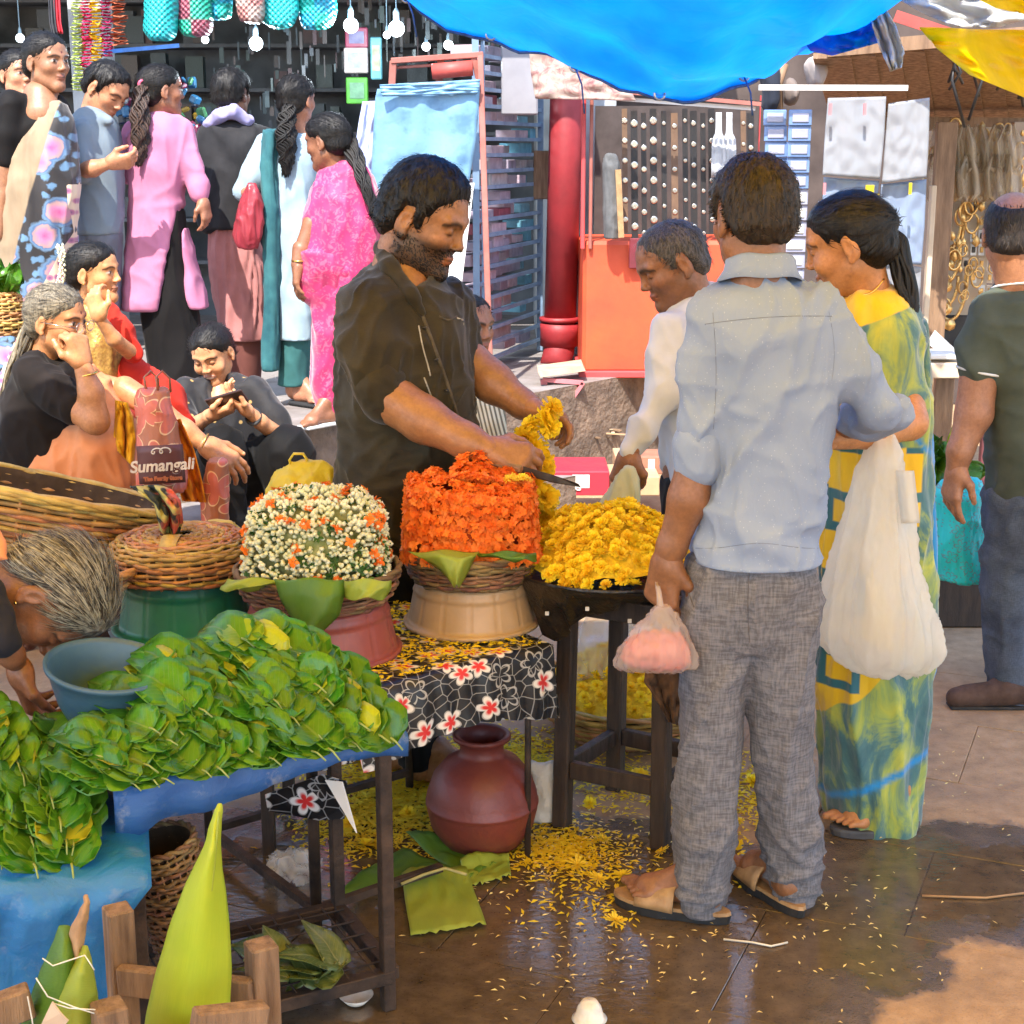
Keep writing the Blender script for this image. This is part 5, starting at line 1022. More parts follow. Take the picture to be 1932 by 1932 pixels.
# ---- bent grey haired woman
p = Person('old grey haired woman bending her face down over the blue bowl', 2.95, (-60, 1240), (.20, .095, .05), z=0)
p.head(100, 1130, 0, (.10, -.25, -1), (1, -.10, .12), 1.04, (-30, 1080, .06), .058, female=True, eyes='down', old=.3); p.hair(hair_mat('streaked_grey_hair', (.36, .33, .25), (.04, .034, .03), (1, 1, 1), 60), [(-.13, -.05), (-.06, -.05), (-.036, -.02), (-.016, .034), (.01, .034), (.03, .048), (.07, .062), (.12, .07)], .012, .0025, freq=(40, 40, 12), h=.004, flow=(0, -.12, -.07), lift=.05, slen=.07, ns=4200)
p.lock(HG if False else hair_mat('streaked_grey_hair', None, None), [(70, 1040, .03, 20), (45, 1028, .02, 30), (22, 1035, .0, 32), (5, 1050, -.01, 22)], 'hair_bun')
p.bit('earring', MB().lathe([(.0001, -.004), (.004, 0), (.0001, .004)], p.hl(.080, .0, -.038), 8), GOLD)
p.garment('blouse', cloth('navy_black_cloth', (.022, .022, .03), (.012, .012, .016), 420, .1), [('ch', [(-70, 1120, .05, 90), (-160, 1180, .1, 150)], .05), ('ch', [(-30, 1130, -.10, 45), (5, 1210, -.14, 34)], .04)], .010, [((12, 12, 12), .010, 3.)])
p.flesh([('ch', [(4, 1205, -.14, 26), (22, 1236, -.12, 22), (34, 1256, -.08, 18)], .02), ('ch', [(-30, 1085, .04, 50), (-80, 1120, .06, 60)], .03)]); p.hand(p.P(34, 1256, -.08), (.15, .3, -1), (.8, .3, 0), 1, (.5, .6, .6, .6), L=.17)
p.garment('sari', PEACH, [('ch', [(-150, 1200, .1, 130), (-160, 1700, .1, 150), (-150, 1900, .1, 150)], .05), ('ch', [(-15, 1010, .0, 26), (2, 1052, -.05, 16)], .02)], .014, [((10, 10, 3), .012, 3.)])
p.core([(-30, 1085, .05, 44), (-150, 1180, .1, 80), (-155, 1800, .1, 60)], [(-100, 1130, .05, 60), (-30, 1130, -.10, 34), (4, 1207, -.14, 25)]); p.done()
# ---- seated man behind the vendor
_N = NT('striped_shirt_cloth'); _p = _N.co('Object'); _x = _N.sep(_p)[0]; _s = _N.math('SINE', _N.math('MULTIPLY', _N.math('ADD', _x, _N.math('MULTIPLY', _N.sep(_p)[2], .25)), 420.0)); _N.fin(col=_N.mix(_N.mr(_s, -.2, .4), (.62, .55, .38), (.16, .13, .08)), rough=.85); STRI = _N.m
p = Person('man in a fine striped shirt sitting low behind the flower seller', 5.5, (890, 1000), (.30, .14, .08), z=.0)
p.head(884, 618, 0, (.70, -.66, -.05), scale=.98, neck=(872, 700, .02), eyes='open', beard=.3, h=.0042); p.hair(hair_mat('cropped_hair', None, None), MAN, .008, .002)
p.garment('shirt', STRI, [('col', [(690, 850, 902, .07), (715, 822, 922, .11), (780, 800, 935, .13), (850, 810, 950, .14), (930, 815, 960, .15)], .02), ('ch', [(905, 730, -.06, 26), (925, 800, -.10, 28), (942, 870, -.12, 26)], .03)], .009, [((10, 10, 6), .012, 3.)])
p.garment('trousers', GTR, [('ch', [(880, 930, 0, 70), (960, 930, -.2, 46), (965, 1010, -.2, 36)], .05)], .012)
p.core([(872, 695, .02, 24), (870, 800, 0, 44), (880, 930, 0, 50)]); p.done()
# ------------------------------------------------------------------ the flower stall
WOOD = mat('old_wood', (.30, .19, .11), (.13, .075, .04), 8, .75, .6, 60, stretch=(6, 6, .7), detail=7, bdist=.006); DWOOD = mat('dark_stained_wood', (.060, .036, .024), (.022, .014, .010), 9, .55, .5, 60, stretch=(6, 6, .8), detail=7)
IRON = mat('rusty_iron', (.085, .052, .035), (.022, .016, .014), 14, .7, .6, 90, metal=.35, detail=7); CANE = mat('cane', (.52, .30, .10), (.26, .13, .04), 18, .6, .4, 150, perobj=.28); CANE_D = mat('weathered_cane', (.27, .15, .065), (.11, .055, .026), 18, .7, .4, 150, perobj=.28)
def ring_pts(R, n, f): return [V3(R * cos(2 * pi * k / n), R * sin(2 * pi * k / n), 0) * 1.0 + f(2 * pi * k / n) for k in range(n + 1)]
def basket(name, M, prof, rows, stakes, m, label, th=.006, lid=None, wob=.0045, cat='basket', rim=.009, squash=.55, bottom=True):
    """woven basket in local frame M (origin base centre, z up); prof = [(r,z)...] bottom to top"""
    root = empty(name, np.array(M.translation), label, cat); Mi = np.array(M.to_3x3()); o = np.array(M.translation); pr = np.array(prof, float)
    L = np.concatenate([[0], np.cumsum(np.hypot(np.diff(pr[:, 0]), np.diff(pr[:, 1])))])
    def pz(t): return np.interp(t * L[-1], L, pr[:, 0]), np.interp(t * L[-1], L, pr[:, 1])
    W = lambda P: np.asarray(P) @ Mi.T + o; n = stakes * 4
    for i in range(rows):
        r, z = pz((i + .5) / rows); ph = (i % 2) * pi + random.uniform(-.3, .3)
        P = [V3((r + wob * sin(stakes / 2 * a + ph)) * cos(a), (r + wob * sin(stakes / 2 * a + ph)) * sin(a), z + .0025 * sin(3 * a + i * 1.7) + .0012 * sin(11 * a + i)) for a in np.linspace(0, 2 * pi, n + 1)]
        MB().tube(W(P), th * random.uniform(.85, 1.15), 5, False, squash if False else 1.0).make('weave_strand', m, root, True)
    for k in range(stakes):
        a = 2 * pi * k / stakes; P = [V3(pz(t)[0] * cos(a), pz(t)[0] * sin(a), pz(t)[1]) for t in np.linspace(0, 1, 8)]; MB().tube(W(P), th * .6, 4).make('stake', m, root, True)
    if rim:
        r, z = pz(1)
        for q in range(2): MB().tube(W([V3((r + .003 * sin(9 * a + q * pi)) * cos(a), (r + .003 * sin(9 * a + q * pi)) * sin(a), z + .004 * cos(9 * a + q * pi)) for a in np.linspace(0, 2 * pi, 90)]), rim * .7, 6, False).make('rim', m, root, True)
    if bottom: MB().lathe([(.0005, pr[0, 1]), (pr[0, 0], pr[0, 1])], (0, 0, 0), 24).data; V = [V3(0, 0, pr[0, 1] + .002)] + [V3(pr[0, 0] * cos(a), pr[0, 0] * sin(a), pr[0, 1] + .002) for a in np.linspace(0, 2 * pi, 25)[:-1]]; build('base', W(V), [[0, i + 1, (i + 1) % 24 + 1] for i in range(24)], m, root, False)
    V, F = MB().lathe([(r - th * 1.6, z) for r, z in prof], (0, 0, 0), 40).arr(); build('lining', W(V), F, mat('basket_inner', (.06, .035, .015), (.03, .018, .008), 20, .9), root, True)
    return root
def up_frame(c, tx=0.0, ty=0.0): return Matrix.Translation(Vector(c)) @ Matrix.Rotation(tx, 4, 'X') @ Matrix.Rotation(ty, 4, 'Y')
# ---- tables
TO = V3(-.44, 3.10, 0); TU = nrm((.79, .61, 0)); TV = nrm((-.61, .79, 0)); TZ = .55
def fl_cloth():
    N = NT('floral_oilcloth'); p = N.co('UV'); v = N.voro(p, 12, 'F1', .8, '2D'); d = v.outputs['Distance']; cc = N.sep(v.outputs['Color']); vp = N.n('VectorMath', operation='SUBTRACT'); N.set(vp, 0, p); N.l(v.outputs['Position'], vp.inputs[1])
    x = N.sep(vp.outputs[0]); ang = N.math('ARCTAN2', x[1], x[0]); pet = N.math('ADD', N.math('MULTIPLY', N.math('ABSOLUTE', N.math('SINE', N.math('MULTIPLY', ang, 2.5))), .24), .16)
    inside = N.mr(N.math('SUBTRACT', d, pet), .015, -.015); outl = N.mr(N.math('ABSOLUTE', N.math('SUBTRACT', d, pet)), .05, .03); e = N.voro(N.mapd(p, (1, 1, 1), (0, 0, .4)), 30, 'DISTANCE_TO_EDGE', 1, '2D').outputs['Distance']; ln = N.mr(e, .05, .02)
    red = N.mr(N.math('SUBTRACT', d, N.math('MULTIPLY', pet, .62)), .05, -.05); wf = N.math('MULTIPLY', inside, N.mr(cc[0], .30, .32))
    bgc = N.mix(N.math('MULTIPLY', ln, .65), (.008, .008, .010), (.40, .40, .40)); bgc = N.mix(N.math('MULTIPLY', outl, .7), bgc, (.5, .5, .5))
    N.fin(col=N.mix(wf, bgc, N.mix(red, (.72, .70, .68), (.62, .03, .03))), rough=.4, normal=N.bump(N.noise(p, 3, 4), .3, .02)); return N.m
OIL = fl_cloth()
ft = empty('flower_table', TO + TU * .36 + TV * .28, 'low iron flower stall table covered by a black floral oilcloth', 'table')
MB().box(TO + TU * .325 + TV * .29 + V3(0, 0, TZ - .014), (.65, .56, .02), np.stack([TU, TV, V3(0, 0, 1)], 1), .003).make('tabletop', DWOOD, ft)
for (a, b, r) in ((.02, .02, .013), (.62, .02, .008), (.62, .54, .011), (.02, .54, .011)): MB().tube([TO + TU * a + TV * b + V3(0, 0, .001), TO + TU * a + TV * b + V3(0, 0, TZ - .03)], r, 8).make('leg', IRON, ft, True)
for (a, b), (c, d) in (((.02, .02), (.02, .54)), ((.02, .54), (.62, .54)), ((.02, .02), (.36, .02))): MB().bar(TO + TU * a + TV * b + V3(0, 0, .05), TO + TU * c + TV * d + V3(0, 0, .05), .018, .018).make('brace', IRON, ft)
G = []; UV = []; nu = 60
rows = [(.56, 0, 0), (.40, 0, 0), (.20, 0, 0), (.06, 0, 0), (.0, 0, 0), (-.012, .008, .02), (-.018, .03, .04), (-.02, .06, .06), (-.022, .09, .08), (-.024, .125, .10), (-.024, .165, .12)]
for (v, drop, amp) in rows:
    R = []
    for i in range(nu):
        u = -.015 + .68 * i / (nu - 1); w = amp * (.22 * sin(i * .55) + .2 * noise3(np.array([[i * .13, drop * 6, 2.]]))[0]); dd = drop * (1 + .30 * sin(u * 9 + 1.1) * .5 - .25 * (u < .12))
        R.append(TO + TU * u + TV * (v - abs(w) * .6) + V3(0, 0, TZ - dd)); UV.append((u, v - drop))
    G.append(R)
# right end overhang
MB().grid(np.array(G), .002).data
V, F = MB().grid(np.array(G)).arr(); build('tablecloth', V, F, OIL, None, True, uv=np.array(UV), label='black oilcloth with white and red flowers hanging over the flower table edge', cat='tablecloth')
G = [[TO + TU * (.665 + .02 * k / 6 + .012 * sin(j * .5) * (k / 6)) + TV * (-.02 + .58 * j / 29) + V3(0, 0, TZ - .001 - .19 * k / 6 * (1 - .35 * j / 29)) for j in range(30)] for k in range(7)]; UV = [(j / 29 * .58, k * .03) for k in range(7) for j in range(30)]
V, F = MB().grid(np.array(G)).arr(); build('cloth_end', V, F, OIL, None, True, uv=np.array(UV), label='short right hand end of the floral oilcloth beside the stool', cat='tablecloth')
PAPER = mat('white_card', (.75, .74, .70), (.6, .58, .54), 8, .7)
c = gnd(650, 1530, .36); MB().prism([at(613, 1472, 3.02), at(645, 1476, 3.02), at(672, 1572, 2.98)], (0.002, .003, 0)).make('paper_cone', PAPER, None, label='white paper corner hanging below the leaf table', cat='paper')
MB().prism([at(980, 1318, 3.45), at(1030, 1305, 3.45), at(992, 1352, 3.43)], (0.002, .003, 0)).make('paper_corner', mat('grey_card', (.42, .43, .46)), None, label='grey paper corner under the right end of the oilcloth', cat='paper')
q = [at(500, 1500, 3.05), at(608, 1462, 3.03), at(655, 1475, 3.03), at(650, 1545, 3.03), at(600, 1548, 3.05), at(505, 1530, 3.07)]
mb = MB(); V = np.array(q + [x + V3(0, .004, 0) for x in q]); build('cloth_flap', V, [[5, 4, 3, 2, 1, 0], list(range(6, 12))] + [[i, (i + 1) % 6, 6 + (i + 1) % 6, 6 + i] for i in range(6)], OIL, None, False, uv=np.array([(x[0], x[2]) for x in V]) * 1.0, label='dark floral cloth flap hanging under the leaf table', cat='tablecloth')
# green tub stand
gs = empty('low_stand', V3(-.80, 3.66, 0), 'low wooden stand under the green tub', 'stand')
MB().box(V3(-.80, 3.68, TZ - .02), (.50, .42, .03), None, .004).make('top', DWOOD, gs)
for sx in (-1, 1):
    for sy in (-1, 1): MB().bar(V3(-.80 + sx * .2, 3.68 + sy * .17, .001), V3(-.80 + sx * .2, 3.68 + sy * .17, TZ - .036), .03).make('leg', DWOOD, gs)
# tubs (upside down, ribbed) and baskets
def tub(c, r0, r1, h, m, label, ribs=14, lip=.012):
    wob = lambda t, z: .010 * (abs(((t * ribs / (2 * pi)) % 1) - .5) < .03) * -1.6
    pr = [(.001, h), (r1 * .96, h), (r1, h - .006)] + [(r1 + (r0 - r1) * (k / 10), (h - .01) * (1 - k / 10) + .014 * (k / 10)) for k in range(0, 11)] + [(r0 + lip * .4, .013), (r0 + lip, .010), (r0 + lip, .002), (r0 - .004, .001)]
    i = 5; pr[i:i] = [(pr[i][0] + .002, pr[i][1] + .002)]
    return MB().lathe(pr, c, 168, 1, 1, wob).make('tub', m, None, True, label=label, cat='tub')
def on_t(px, py, z=TZ): return gnd(px, py, z)
PL = lambda n, c, d: mat(n, c, d, 6, .42, .15, 60, detail=6)
cT, cR, cG = V3(-.10, 3.66, TZ + .003), V3(-.450, 3.44, TZ + .003), V3(-.80, 3.62, TZ + .003)
tub(cT, .158, .140, .115, PL('tan_plastic', (.50, .34, .19), (.36, .24, .12)), 'tan ribbed plastic tub standing upside down under the orange flowers')
tub(cR, .180, .160, .125, PL('maroon_plastic', (.30, .075, .065), (.20, .05, .045)), 'maroon ribbed plastic tub upside down under the white jasmine')
tub(cG, .162, .146, .140, PL('green_plastic', (.015, .19, .115), (.01, .12, .075)), 'green ribbed plastic tub upside down under the empty cane basket', lip=.02)
MB().lathe([(.001, .0), (.185, .0), (.19, .012), (.16, .014)], cG + V3(0, 0, -.0045), 48).make('tray', mat('grey_plastic', (.09, .085, .08), None, 10, .5), None, True, label='flat dark grey tray below the green tub', cat='tray')
for i in range(3): pass
bT = basket('cane_basket', up_frame(cT + V3(0, 0, .116)), [(.135, 0), (.150, .015), (.158, .045), (.166, .075)], 11, 30, CANE_D, 'shallow brown cane basket carrying the orange flower block', .0048)
bR = basket('cane_basket', up_frame(cR + V3(0, 0, .126)), [(.150, 0), (.172, .02), (.184, .05), (.188, .075)], 12, 32, CANE_D, 'shallow brown cane basket carrying the white jasmine mound', .0048)
bG = basket('cane_basket', up_frame(cG + V3(0, 0, .142)), [(.178, 0), (.180, .03), (.176, .055), (.166, .075), (.14, .088), (.09, .093), (.03, .095)], 22, 34, CANE, 'upturned pale cane basket resting on the green tub', .0052, rim=0, bottom=False)
MB().grid(np.array([[cG + V3(-.03 + .04 * i, -.165 + .03 * j, .250 - .0 * j - .012 * (abs(j - 3) ** 2) * .4) for j in range(7)] for i in range(2)]), .003).make('cane_strap', CANE, bG, True)
# ---- big shallow basket at the left with a headcloth
bL = basket('cane_basket', up_frame(at(40, 1012, 3.95), radians(-11), radians(12)), [(.30, 0), (.345, .05), (.37, .10), (.385, .145)], 13, 38, CANE, 'large pale cane basket at the left edge behind the bent woman', .0072, rim=.012, wob=.006)
bL2 = basket('cane_basket', up_frame(at(60, 1085, 3.55), 0, radians(8)), [(.22, 0), (.26, .04), (.275, .07)], 8, 30, CANE, 'smaller cane basket below the large left one', .0065, rim=.01)
_N = NT('tie_dye_headcloth'); _p = _N.co('Object'); _s = _N.math('SINE', _N.math('MULTIPLY', _N.math('ADD', _N.sep(_p)[0], _N.sep(_p)[2]), 130.0)); _n = _N.noise(_p, 9, 3); _N.fin(col=_N.mix(_N.mr(_n, .47, .53), _N.mix(_N.mr(_s, -.1, .3), (.02, .025, .02), (.42, .36, .10)), (.55, .10, .06)), rough=.85, normal=_N.bump(_N.noise(_p, 40, 3), .4, .006))
ribbon('headcloth', [(245, 918, 300, 915), (262, 930, 325, 925), (292, 950, 340, 945), (300, 985, 345, 985), (305, 1022, 335, 1012)], _N.m, lambda u, v: 3.62 - .07 * sin(u * 3), amp=.02, seed=3, label='striped black, yellow and red cloth hung over the large basket rim', cat='cloth')
# ---- flowers
def blossom(name, m, rings=((.018, 9, .0), (.0175, 9, .45), (.0145, 8, .85), (.010, 5, 1.25)), w=.0092, seed=0):
    rs = random.Random(seed); mb = MB()
    for (R, n, el) in rings:
        for k in range(n):
            a = 2 * pi * (k + rs.random() * .5) / n; e = el + rs.uniform(-.14, .14); L = R * rs.uniform(.85, 1.12); d = V3(cos(a) * cos(e), sin(a) * cos(e), sin(e)); s = V3(-sin(a), cos(a), 0) * w * .5
            b = d * L * .15; mb.add([b - s * .5, b + s * .5, d * L + s, d * L * 1.03 + V3(0, 0, .001), d * L - s], [[0, 1, 2, 3, 4]])
    return mb.data(name, m, False)
MARI = mat('yellow_petal', (.95, .79, .03), (.90, .65, .015), 60, .7, perobj=.10, trans=.3, tcol=(1, .6, .01)); LEMON = mat('lemon_petal', (.92, .74, .05), (.80, .55, .02), 60, .7, perobj=.10, trans=.3, tcol=(1, .8, .1)); CREAMP = mat('cream_petal', (.85, .82, .55), None, 60, .7, trans=.25)
B1 = [blossom('flower_%d' % i, MARI, seed=i) for i in range(3)]; B2 = [blossom('lemon_flower_%d' % i, LEMON, seed=9 + i, rings=((.021, 11, .1), (.017, 10, .35), (.011, 8, .7), (.005, 4, 1.2)), w=.0048) for i in range(2)]
def rot_to(c, n, spin, s=1.0): return frame(c, V3(cos(spin), sin(spin), .3) + .001, n, s)
PILE_M = mat('flower_mass', (.85, .60, .01), (.6, .36, .01), 70, .8, .8, 120)
# heap on the tray
tc = V3(.25, 3.70, .675); TR = .235
hp = empty('flower_heap', tc, 'heap of deep yellow chrysanthemums piled on the round black tray', 'flowers')
dome = lambda r, a: .135 * max(0, 1 - (r / TR) ** 2.2) + .018 * noise3(np.array([[r * cos(a) * 12, r * sin(a) * 12, 1.]]))[0]
G = [[tc + V3(r * cos(a), r * sin(a), .012 + dome(r, a)) for a in np.linspace(0, 2 * pi, 41)[:-1]] for r in np.linspace(.004, TR * .93, 14)]; MB().grid(np.array(G), 0, True).make('flower_bed', PILE_M, hp, True)
for i in range(360):
    r = TR * sqrt((i + .5) / 360) * 1.02; a = i * 2.39996 + random.uniform(-.2, .2)
    if i > 60 and sin(a) > .45 and i % 3: continue
    n = nrm(V3(cos(a) * r * 5.5 + random.gauss(0, .25), sin(a) * r * 5.5 + random.gauss(0, .25), 1)); place('flower', random.choice(B1), rot_to(tc + V3(r * cos(a), r * sin(a), .020 + dome(r, a) + random.uniform(0, .008)), n, random.random() * 6, random.uniform(.85, 1.15)), hp)
BLKP = mat('black_plastic_sheet', (.012, .010, .009), (.03, .02, .012), 6, .3, .6, 22, bdist=.02)
ty = empty('round_tray', tc, 'round black tray wrapped in black plastic on the tall wooden stool', 'tray')
MB().lathe([(.001, 0), (TR, 0), (TR + .02, .022), (TR + .025, .022), (TR + .005, -.006), (.001, -.006)], tc, 48).make('tray_pan', BLKP, ty, True)
G = []
for k in range(12):
    t = k / 11; R = []
    for a in np.linspace(0, 2 * pi, 90)[:-1]:
        rr = TR + .024 - t * .075 + .018 * t * sin(a * 11 + 1.5 * sin(a * 3)) + .01 * t * sin(a * 23); dz = -t * (.085 + .035 * sin(a * 2.0 + .8) + .05 * max(0, sin(a * 3 + 2.6)) ** 3); R.append(tc + V3(rr * cos(a), rr * sin(a), .016 + dz))
    G.append(R)
MB().grid(np.array(G), 0, True).make('plastic_skirt', BLKP, ty, True)
for a in (-1.9, -1.45, -1.1, -2.4, -.8): MB().box(tc + V3((TR - .01) * cos(a) , (TR + .002) * sin(a), -.045 - .02 * sin(a * 7)), (.009, .004, .009)).make('sequin', PAPER, ty)
ribbon('hanging_cloth', [(1222, 1250, 1290, 1250), (1215, 1285, 1292, 1290), (1238, 1320, 1290, 1325), (1262, 1362, 1278, 1368)], cloth('brown_shawl_cloth', (.16, .085, .045), (.05, .028, .018), 120, .5, sc=26), 3.50, amp=.012, seed=4, label='brown patterned cloth end hanging from the tray by the stool leg', cat='cloth')
# stool
st = empty('wooden_stool', V3(.25, 3.70, 0), 'tall dark wooden stool carrying the tray of yellow flowers', 'stool')
LG = [gnd(1060, 1558), gnd(1245, 1600), gnd(1330, 1530), gnd(1160, 1490)]; LG = [V3(q[0], q[1], 0) for q in LG]; ctr = sum(LG) / 4
TOPS = [ctr + (q - ctr) * .93 + V3(0, 0, .645) for q in LG]
for b, t in zip(LG, TOPS): MB().bar(b + V3(0, 0, .001), t, .042, .042, up=LG[1] - LG[0], bev=.004).make('leg', DWOOD, st)
for i in range(4):
    for z, hh in ((.16, .045), (.60, .055)):
        f = z / .645; a = LG[i] * (1 - f) + TOPS[i] * f; b = LG[(i + 1) % 4] * (1 - f) + TOPS[(i + 1) % 4] * f; d = nrm(b - a); MB().bar(a + d * .022, b - d * .022, .024, hh, bev=.003).make('stretcher', DWOOD, st)
MB().box(ctr + V3(0, 0, .656), (.29, .29, .02), np.stack([nrm(LG[1] - LG[0]), nrm(LG[3] - LG[0] - nrm(LG[1] - LG[0]) * np.dot(LG[3] - LG[0], nrm(LG[1] - LG[0]))), V3(0, 0, 1)], 1), .004).make('seat', DWOOD, st)
# orange block and jasmine mound : thousands of tiny florets
def florets(name, pts, nrms, m, parent, petals=5, L=.010, w=.006, **k):
    pts, nrms = np.array(pts), np.array(nrms); n = len(pts); Vs, Fs = [], []; base = 0
    for i in range(n):
        nn = nrm(nrms[i] + RNG.normal(0, .45, 3)); x = nrm(np.cross(nn, RNG.normal(0, 1, 3))); y = np.cross(nn, x); o = pts[i] + nn * RNG.uniform(0, .006); sp = RNG.uniform(0, 6)
        for q in range(petals):
            a = sp + 2 * pi * q / petals; d = x * cos(a) + y * sin(a); s = -x * sin(a) + y * cos(a); l = L * RNG.uniform(.7, 1.15)
            Vs += [o, o + d * l * .55 + s * w * .5 + nn * l * .30, o + d * l + nn * l * .22, o + d * l * .55 - s * w * .5 + nn * l * .30]; Fs.append((base, base + 1, base + 2, base + 3)); base += 4
    return build(name, np.array(Vs), np.array(Fs), m, parent, False, kind='stuff', **k)
ORNG = mat('orange_petal', (.95, .31, .035), (.86, .17, .018), 30, .65, trans=.35, tcol=(1, .25, .02), coords='Position')
oc = cT + V3(.0, 0, .185); of = empty('orange_flower_block', oc, 'tall block of coiled orange crossandra flower strings on its cane basket', 'flowers')
pts, ns = [], []
for i in range(5200):
    a = random.uniform(0, 2 * pi); q = random.random(); sq = (abs(cos(a)) ** 7 + abs(sin(a)) ** 7) ** (-1 / 7.)
    if q < .68:
        z = random.random(); row = .010 * sin(z * 5.2 * 2 * pi); r = (.158 - .018 * z + row * .6 + random.uniform(-.007, .007)); pts.append(oc + V3(r * sq * cos(a) * .98, r * sq * sin(a) * .85, z * .172 + .02 * sin(a * 2 + 1) * z)); ns.append(V3(cos(a), sin(a), .2))
    else:
        rr = sqrt(random.random()); r = .137 * rr; zz = .172 + .040 * max(0, 1 - ((r * cos(a) - .01) / .06) ** 2) * (1 if rr < .6 else .2) + .012 * sin(r * 90); pts.append(oc + V3(r * sq * cos(a), r * sq * sin(a) * .85, zz + .02 * sin(a * 2 + 1))); ns.append(V3(cos(a) * .3, sin(a) * .3, 1))
florets('florets', pts, ns, ORNG, of, 5, .0125, .0085)
V, F = MB().lathe([(.001, 0), (.150, 0), (.146, .1), (.126, .150), (.09, .160), (.001, .165)], oc, 40, 1, .85).arr(); build('flower_core', V, F, mat('orange_core', (.45, .07, .01), (.3, .04, .006), 60, .9), of)
for i in range(5): place('flower', random.choice(B2), rot_to(oc + V3(.09 + .012 * i, -.06 + .02 * (i % 2), .192), V3(.2, -.5, 1), i, .7), of)
JAS = mat('jasmine_bud', (.86, .84, .66), (.62, .66, .36), 22, .5, trans=.25, coords='Position'); LEAFB = mat('fern_green', (.06, .17, .02), (.02, .07, .01), 25, .6, trans=.25, coords='Position')
jc = cR + V3(.0, 0, .20); jf = empty('jasmine_mound', jc, 'mound of white jasmine buds with orange and green sprigs on its basket', 'flowers')
def jsurf():
    a = random.uniform(0, 2 * pi); sq = (abs(cos(a)) ** 4 + abs(sin(a)) ** 4) ** (-1 / 4.)
    if random.random() < .66:
        z = random.random(); r = .158 - .018 * z + random.uniform(-.008, .006); return jc + V3(r * sq * cos(a), r * sq * sin(a) * .86, z * .138), nrm(V3(cos(a), sin(a), .3)), z
    rr = sqrt(random.random()); r = .145 * rr; return jc + V3(r * sq * cos(a), r * sq * sin(a) * .86, .138 + .038 * (1 - rr * rr) + .01 * sin(r * 80)), nrm(V3(cos(a) * .4, sin(a) * .4, 1)), 1.
Vs, Fs, n0 = [], [], 0
OCT = np.array([(0, 0, -1.0), (.62, 0, -.25), (.19, .59, -.25), (-.5, .36, -.25), (-.5, -.36, -.25), (.19, -.59, -.25), (.72, 0, .35), (.22, .68, .35), (-.58, .42, .35), (-.58, -.42, .35), (.22, -.68, .35), (0, 0, .95)])
OCTF = [(0, 2, 1), (0, 3, 2), (0, 4, 3), (0, 5, 4), (0, 1, 5)] + [(1 + i, 1 + (i + 1) % 5, 6 + (i + 1) % 5) for i in range(5)] + [(1 + i, 6 + (i + 1) % 5, 6 + i) for i in range(5)] + [(6 + i, 6 + (i + 1) % 5, 11) for i in range(5)]
for i in range(2700):
    c, nn, z = jsurf(); nn = nrm(nn + RNG.normal(0, .35, 3)); x = nrm(np.cross(nn, RNG.normal(0, 1, 3))); y = np.cross(nn, x); s = random.uniform(.0058, .0088); c = c + nn * random.uniform(-.002, .010)
    Vs.append(c + (OCT[:, :1] * x + OCT[:, 1:2] * y) * s + OCT[:, 2:] * nn * s * 1.25); Fs += [tuple(q + n0 for q in f) for f in OCTF]; n0 += 12
build('jasmine_buds', np.concatenate(Vs), np.array(Fs), JAS, jf, True, kind='stuff')
pp = [jsurf() for _ in range(70)]; florets('orange_sprigs', [q[0] + q[1] * .008 for q in pp for _ in range(3)], [q[1] for q in pp for _ in range(3)], ORNG, jf, 4, .015, .010)
pp = [jsurf() for _ in range(170)]; florets('green_sprigs', [q[0] - q[1] * .001 for q in pp for _ in range(2)], [q[1] for q in pp for _ in range(2)], LEAFB, jf, 4, .018, .007)
V, F = MB().lathe([(.001, 0), (.150, 0), (.148, .08), (.135, .130), (.10, .152), (.001, .168)], jc, 40, 1, .86).arr(); build('flower_core', V, F, mat('green_core', (.30, .30, .12), (.12, .15, .04), 60, .9), jf)
LINERS = []
# ---- leaves
def leaf_mat(name, c, c2, vein, per=.22, tr=.25, nv=11.0):
    if name in MATS: return MATS[name]
    N = NT(name); p = N.co('Object'); s = N.sep(p); r = N.n('ObjectInfo').outputs['Random']; ay = N.math('ABSOLUTE', s[1])
    k = N.math('SINE', N.math('MULTIPLY', N.math('SUBTRACT', N.math('MULTIPLY', s[0], 1.0), N.math('MULTIPLY', ay, .9)), 2 * pi * nv / .13)); rib = N.mr(ay, .0030, .0008); v = N.math('MAXIMUM', N.math('MULTIPLY', N.mr(k, .86, .99), .55), rib)
    b = N.ramp(N.noise(p, 22, 4), [(.3, c2), (.72, c)]); b = N.mix(N.math('MULTIPLY', v, .5), b, vein); yl = N.mr(N.math('FRACT', N.math('MULTIPLY', r, 13.7)), .90, .99); b = N.mix(N.math('MULTIPLY', yl, N.mr(N.noise(p, 14, 3), .3, .6)), b, (.42, .44, .02))
    col = N.n('HueSaturation', i_Color=b, i_Hue=N.mr(r, 0, 1, .5 - .02, .5 + .015), i_Value=N.mr(N.math('FRACT', N.math('MULTIPLY', r, 7.1)), 0, 1, 1 - per, 1 + per)).outputs[0]
    N.fin(col=col, rough=.27, spec=.5, normal=N.bump(N.math('ADD', v, N.noise(p, 60, 3)), .25, .003)); N.translucent(N.mix(.5, col, (.30, .42, .02)), tr); MATS[name] = N.m; return N.m
BETEL = leaf_mat('betel_leaf', (.075, .26, .014), (.024, .115, .008), (.16, .26, .05)); STEM = mat('leaf_stem', (.28, .36, .10), None, 40, .6)
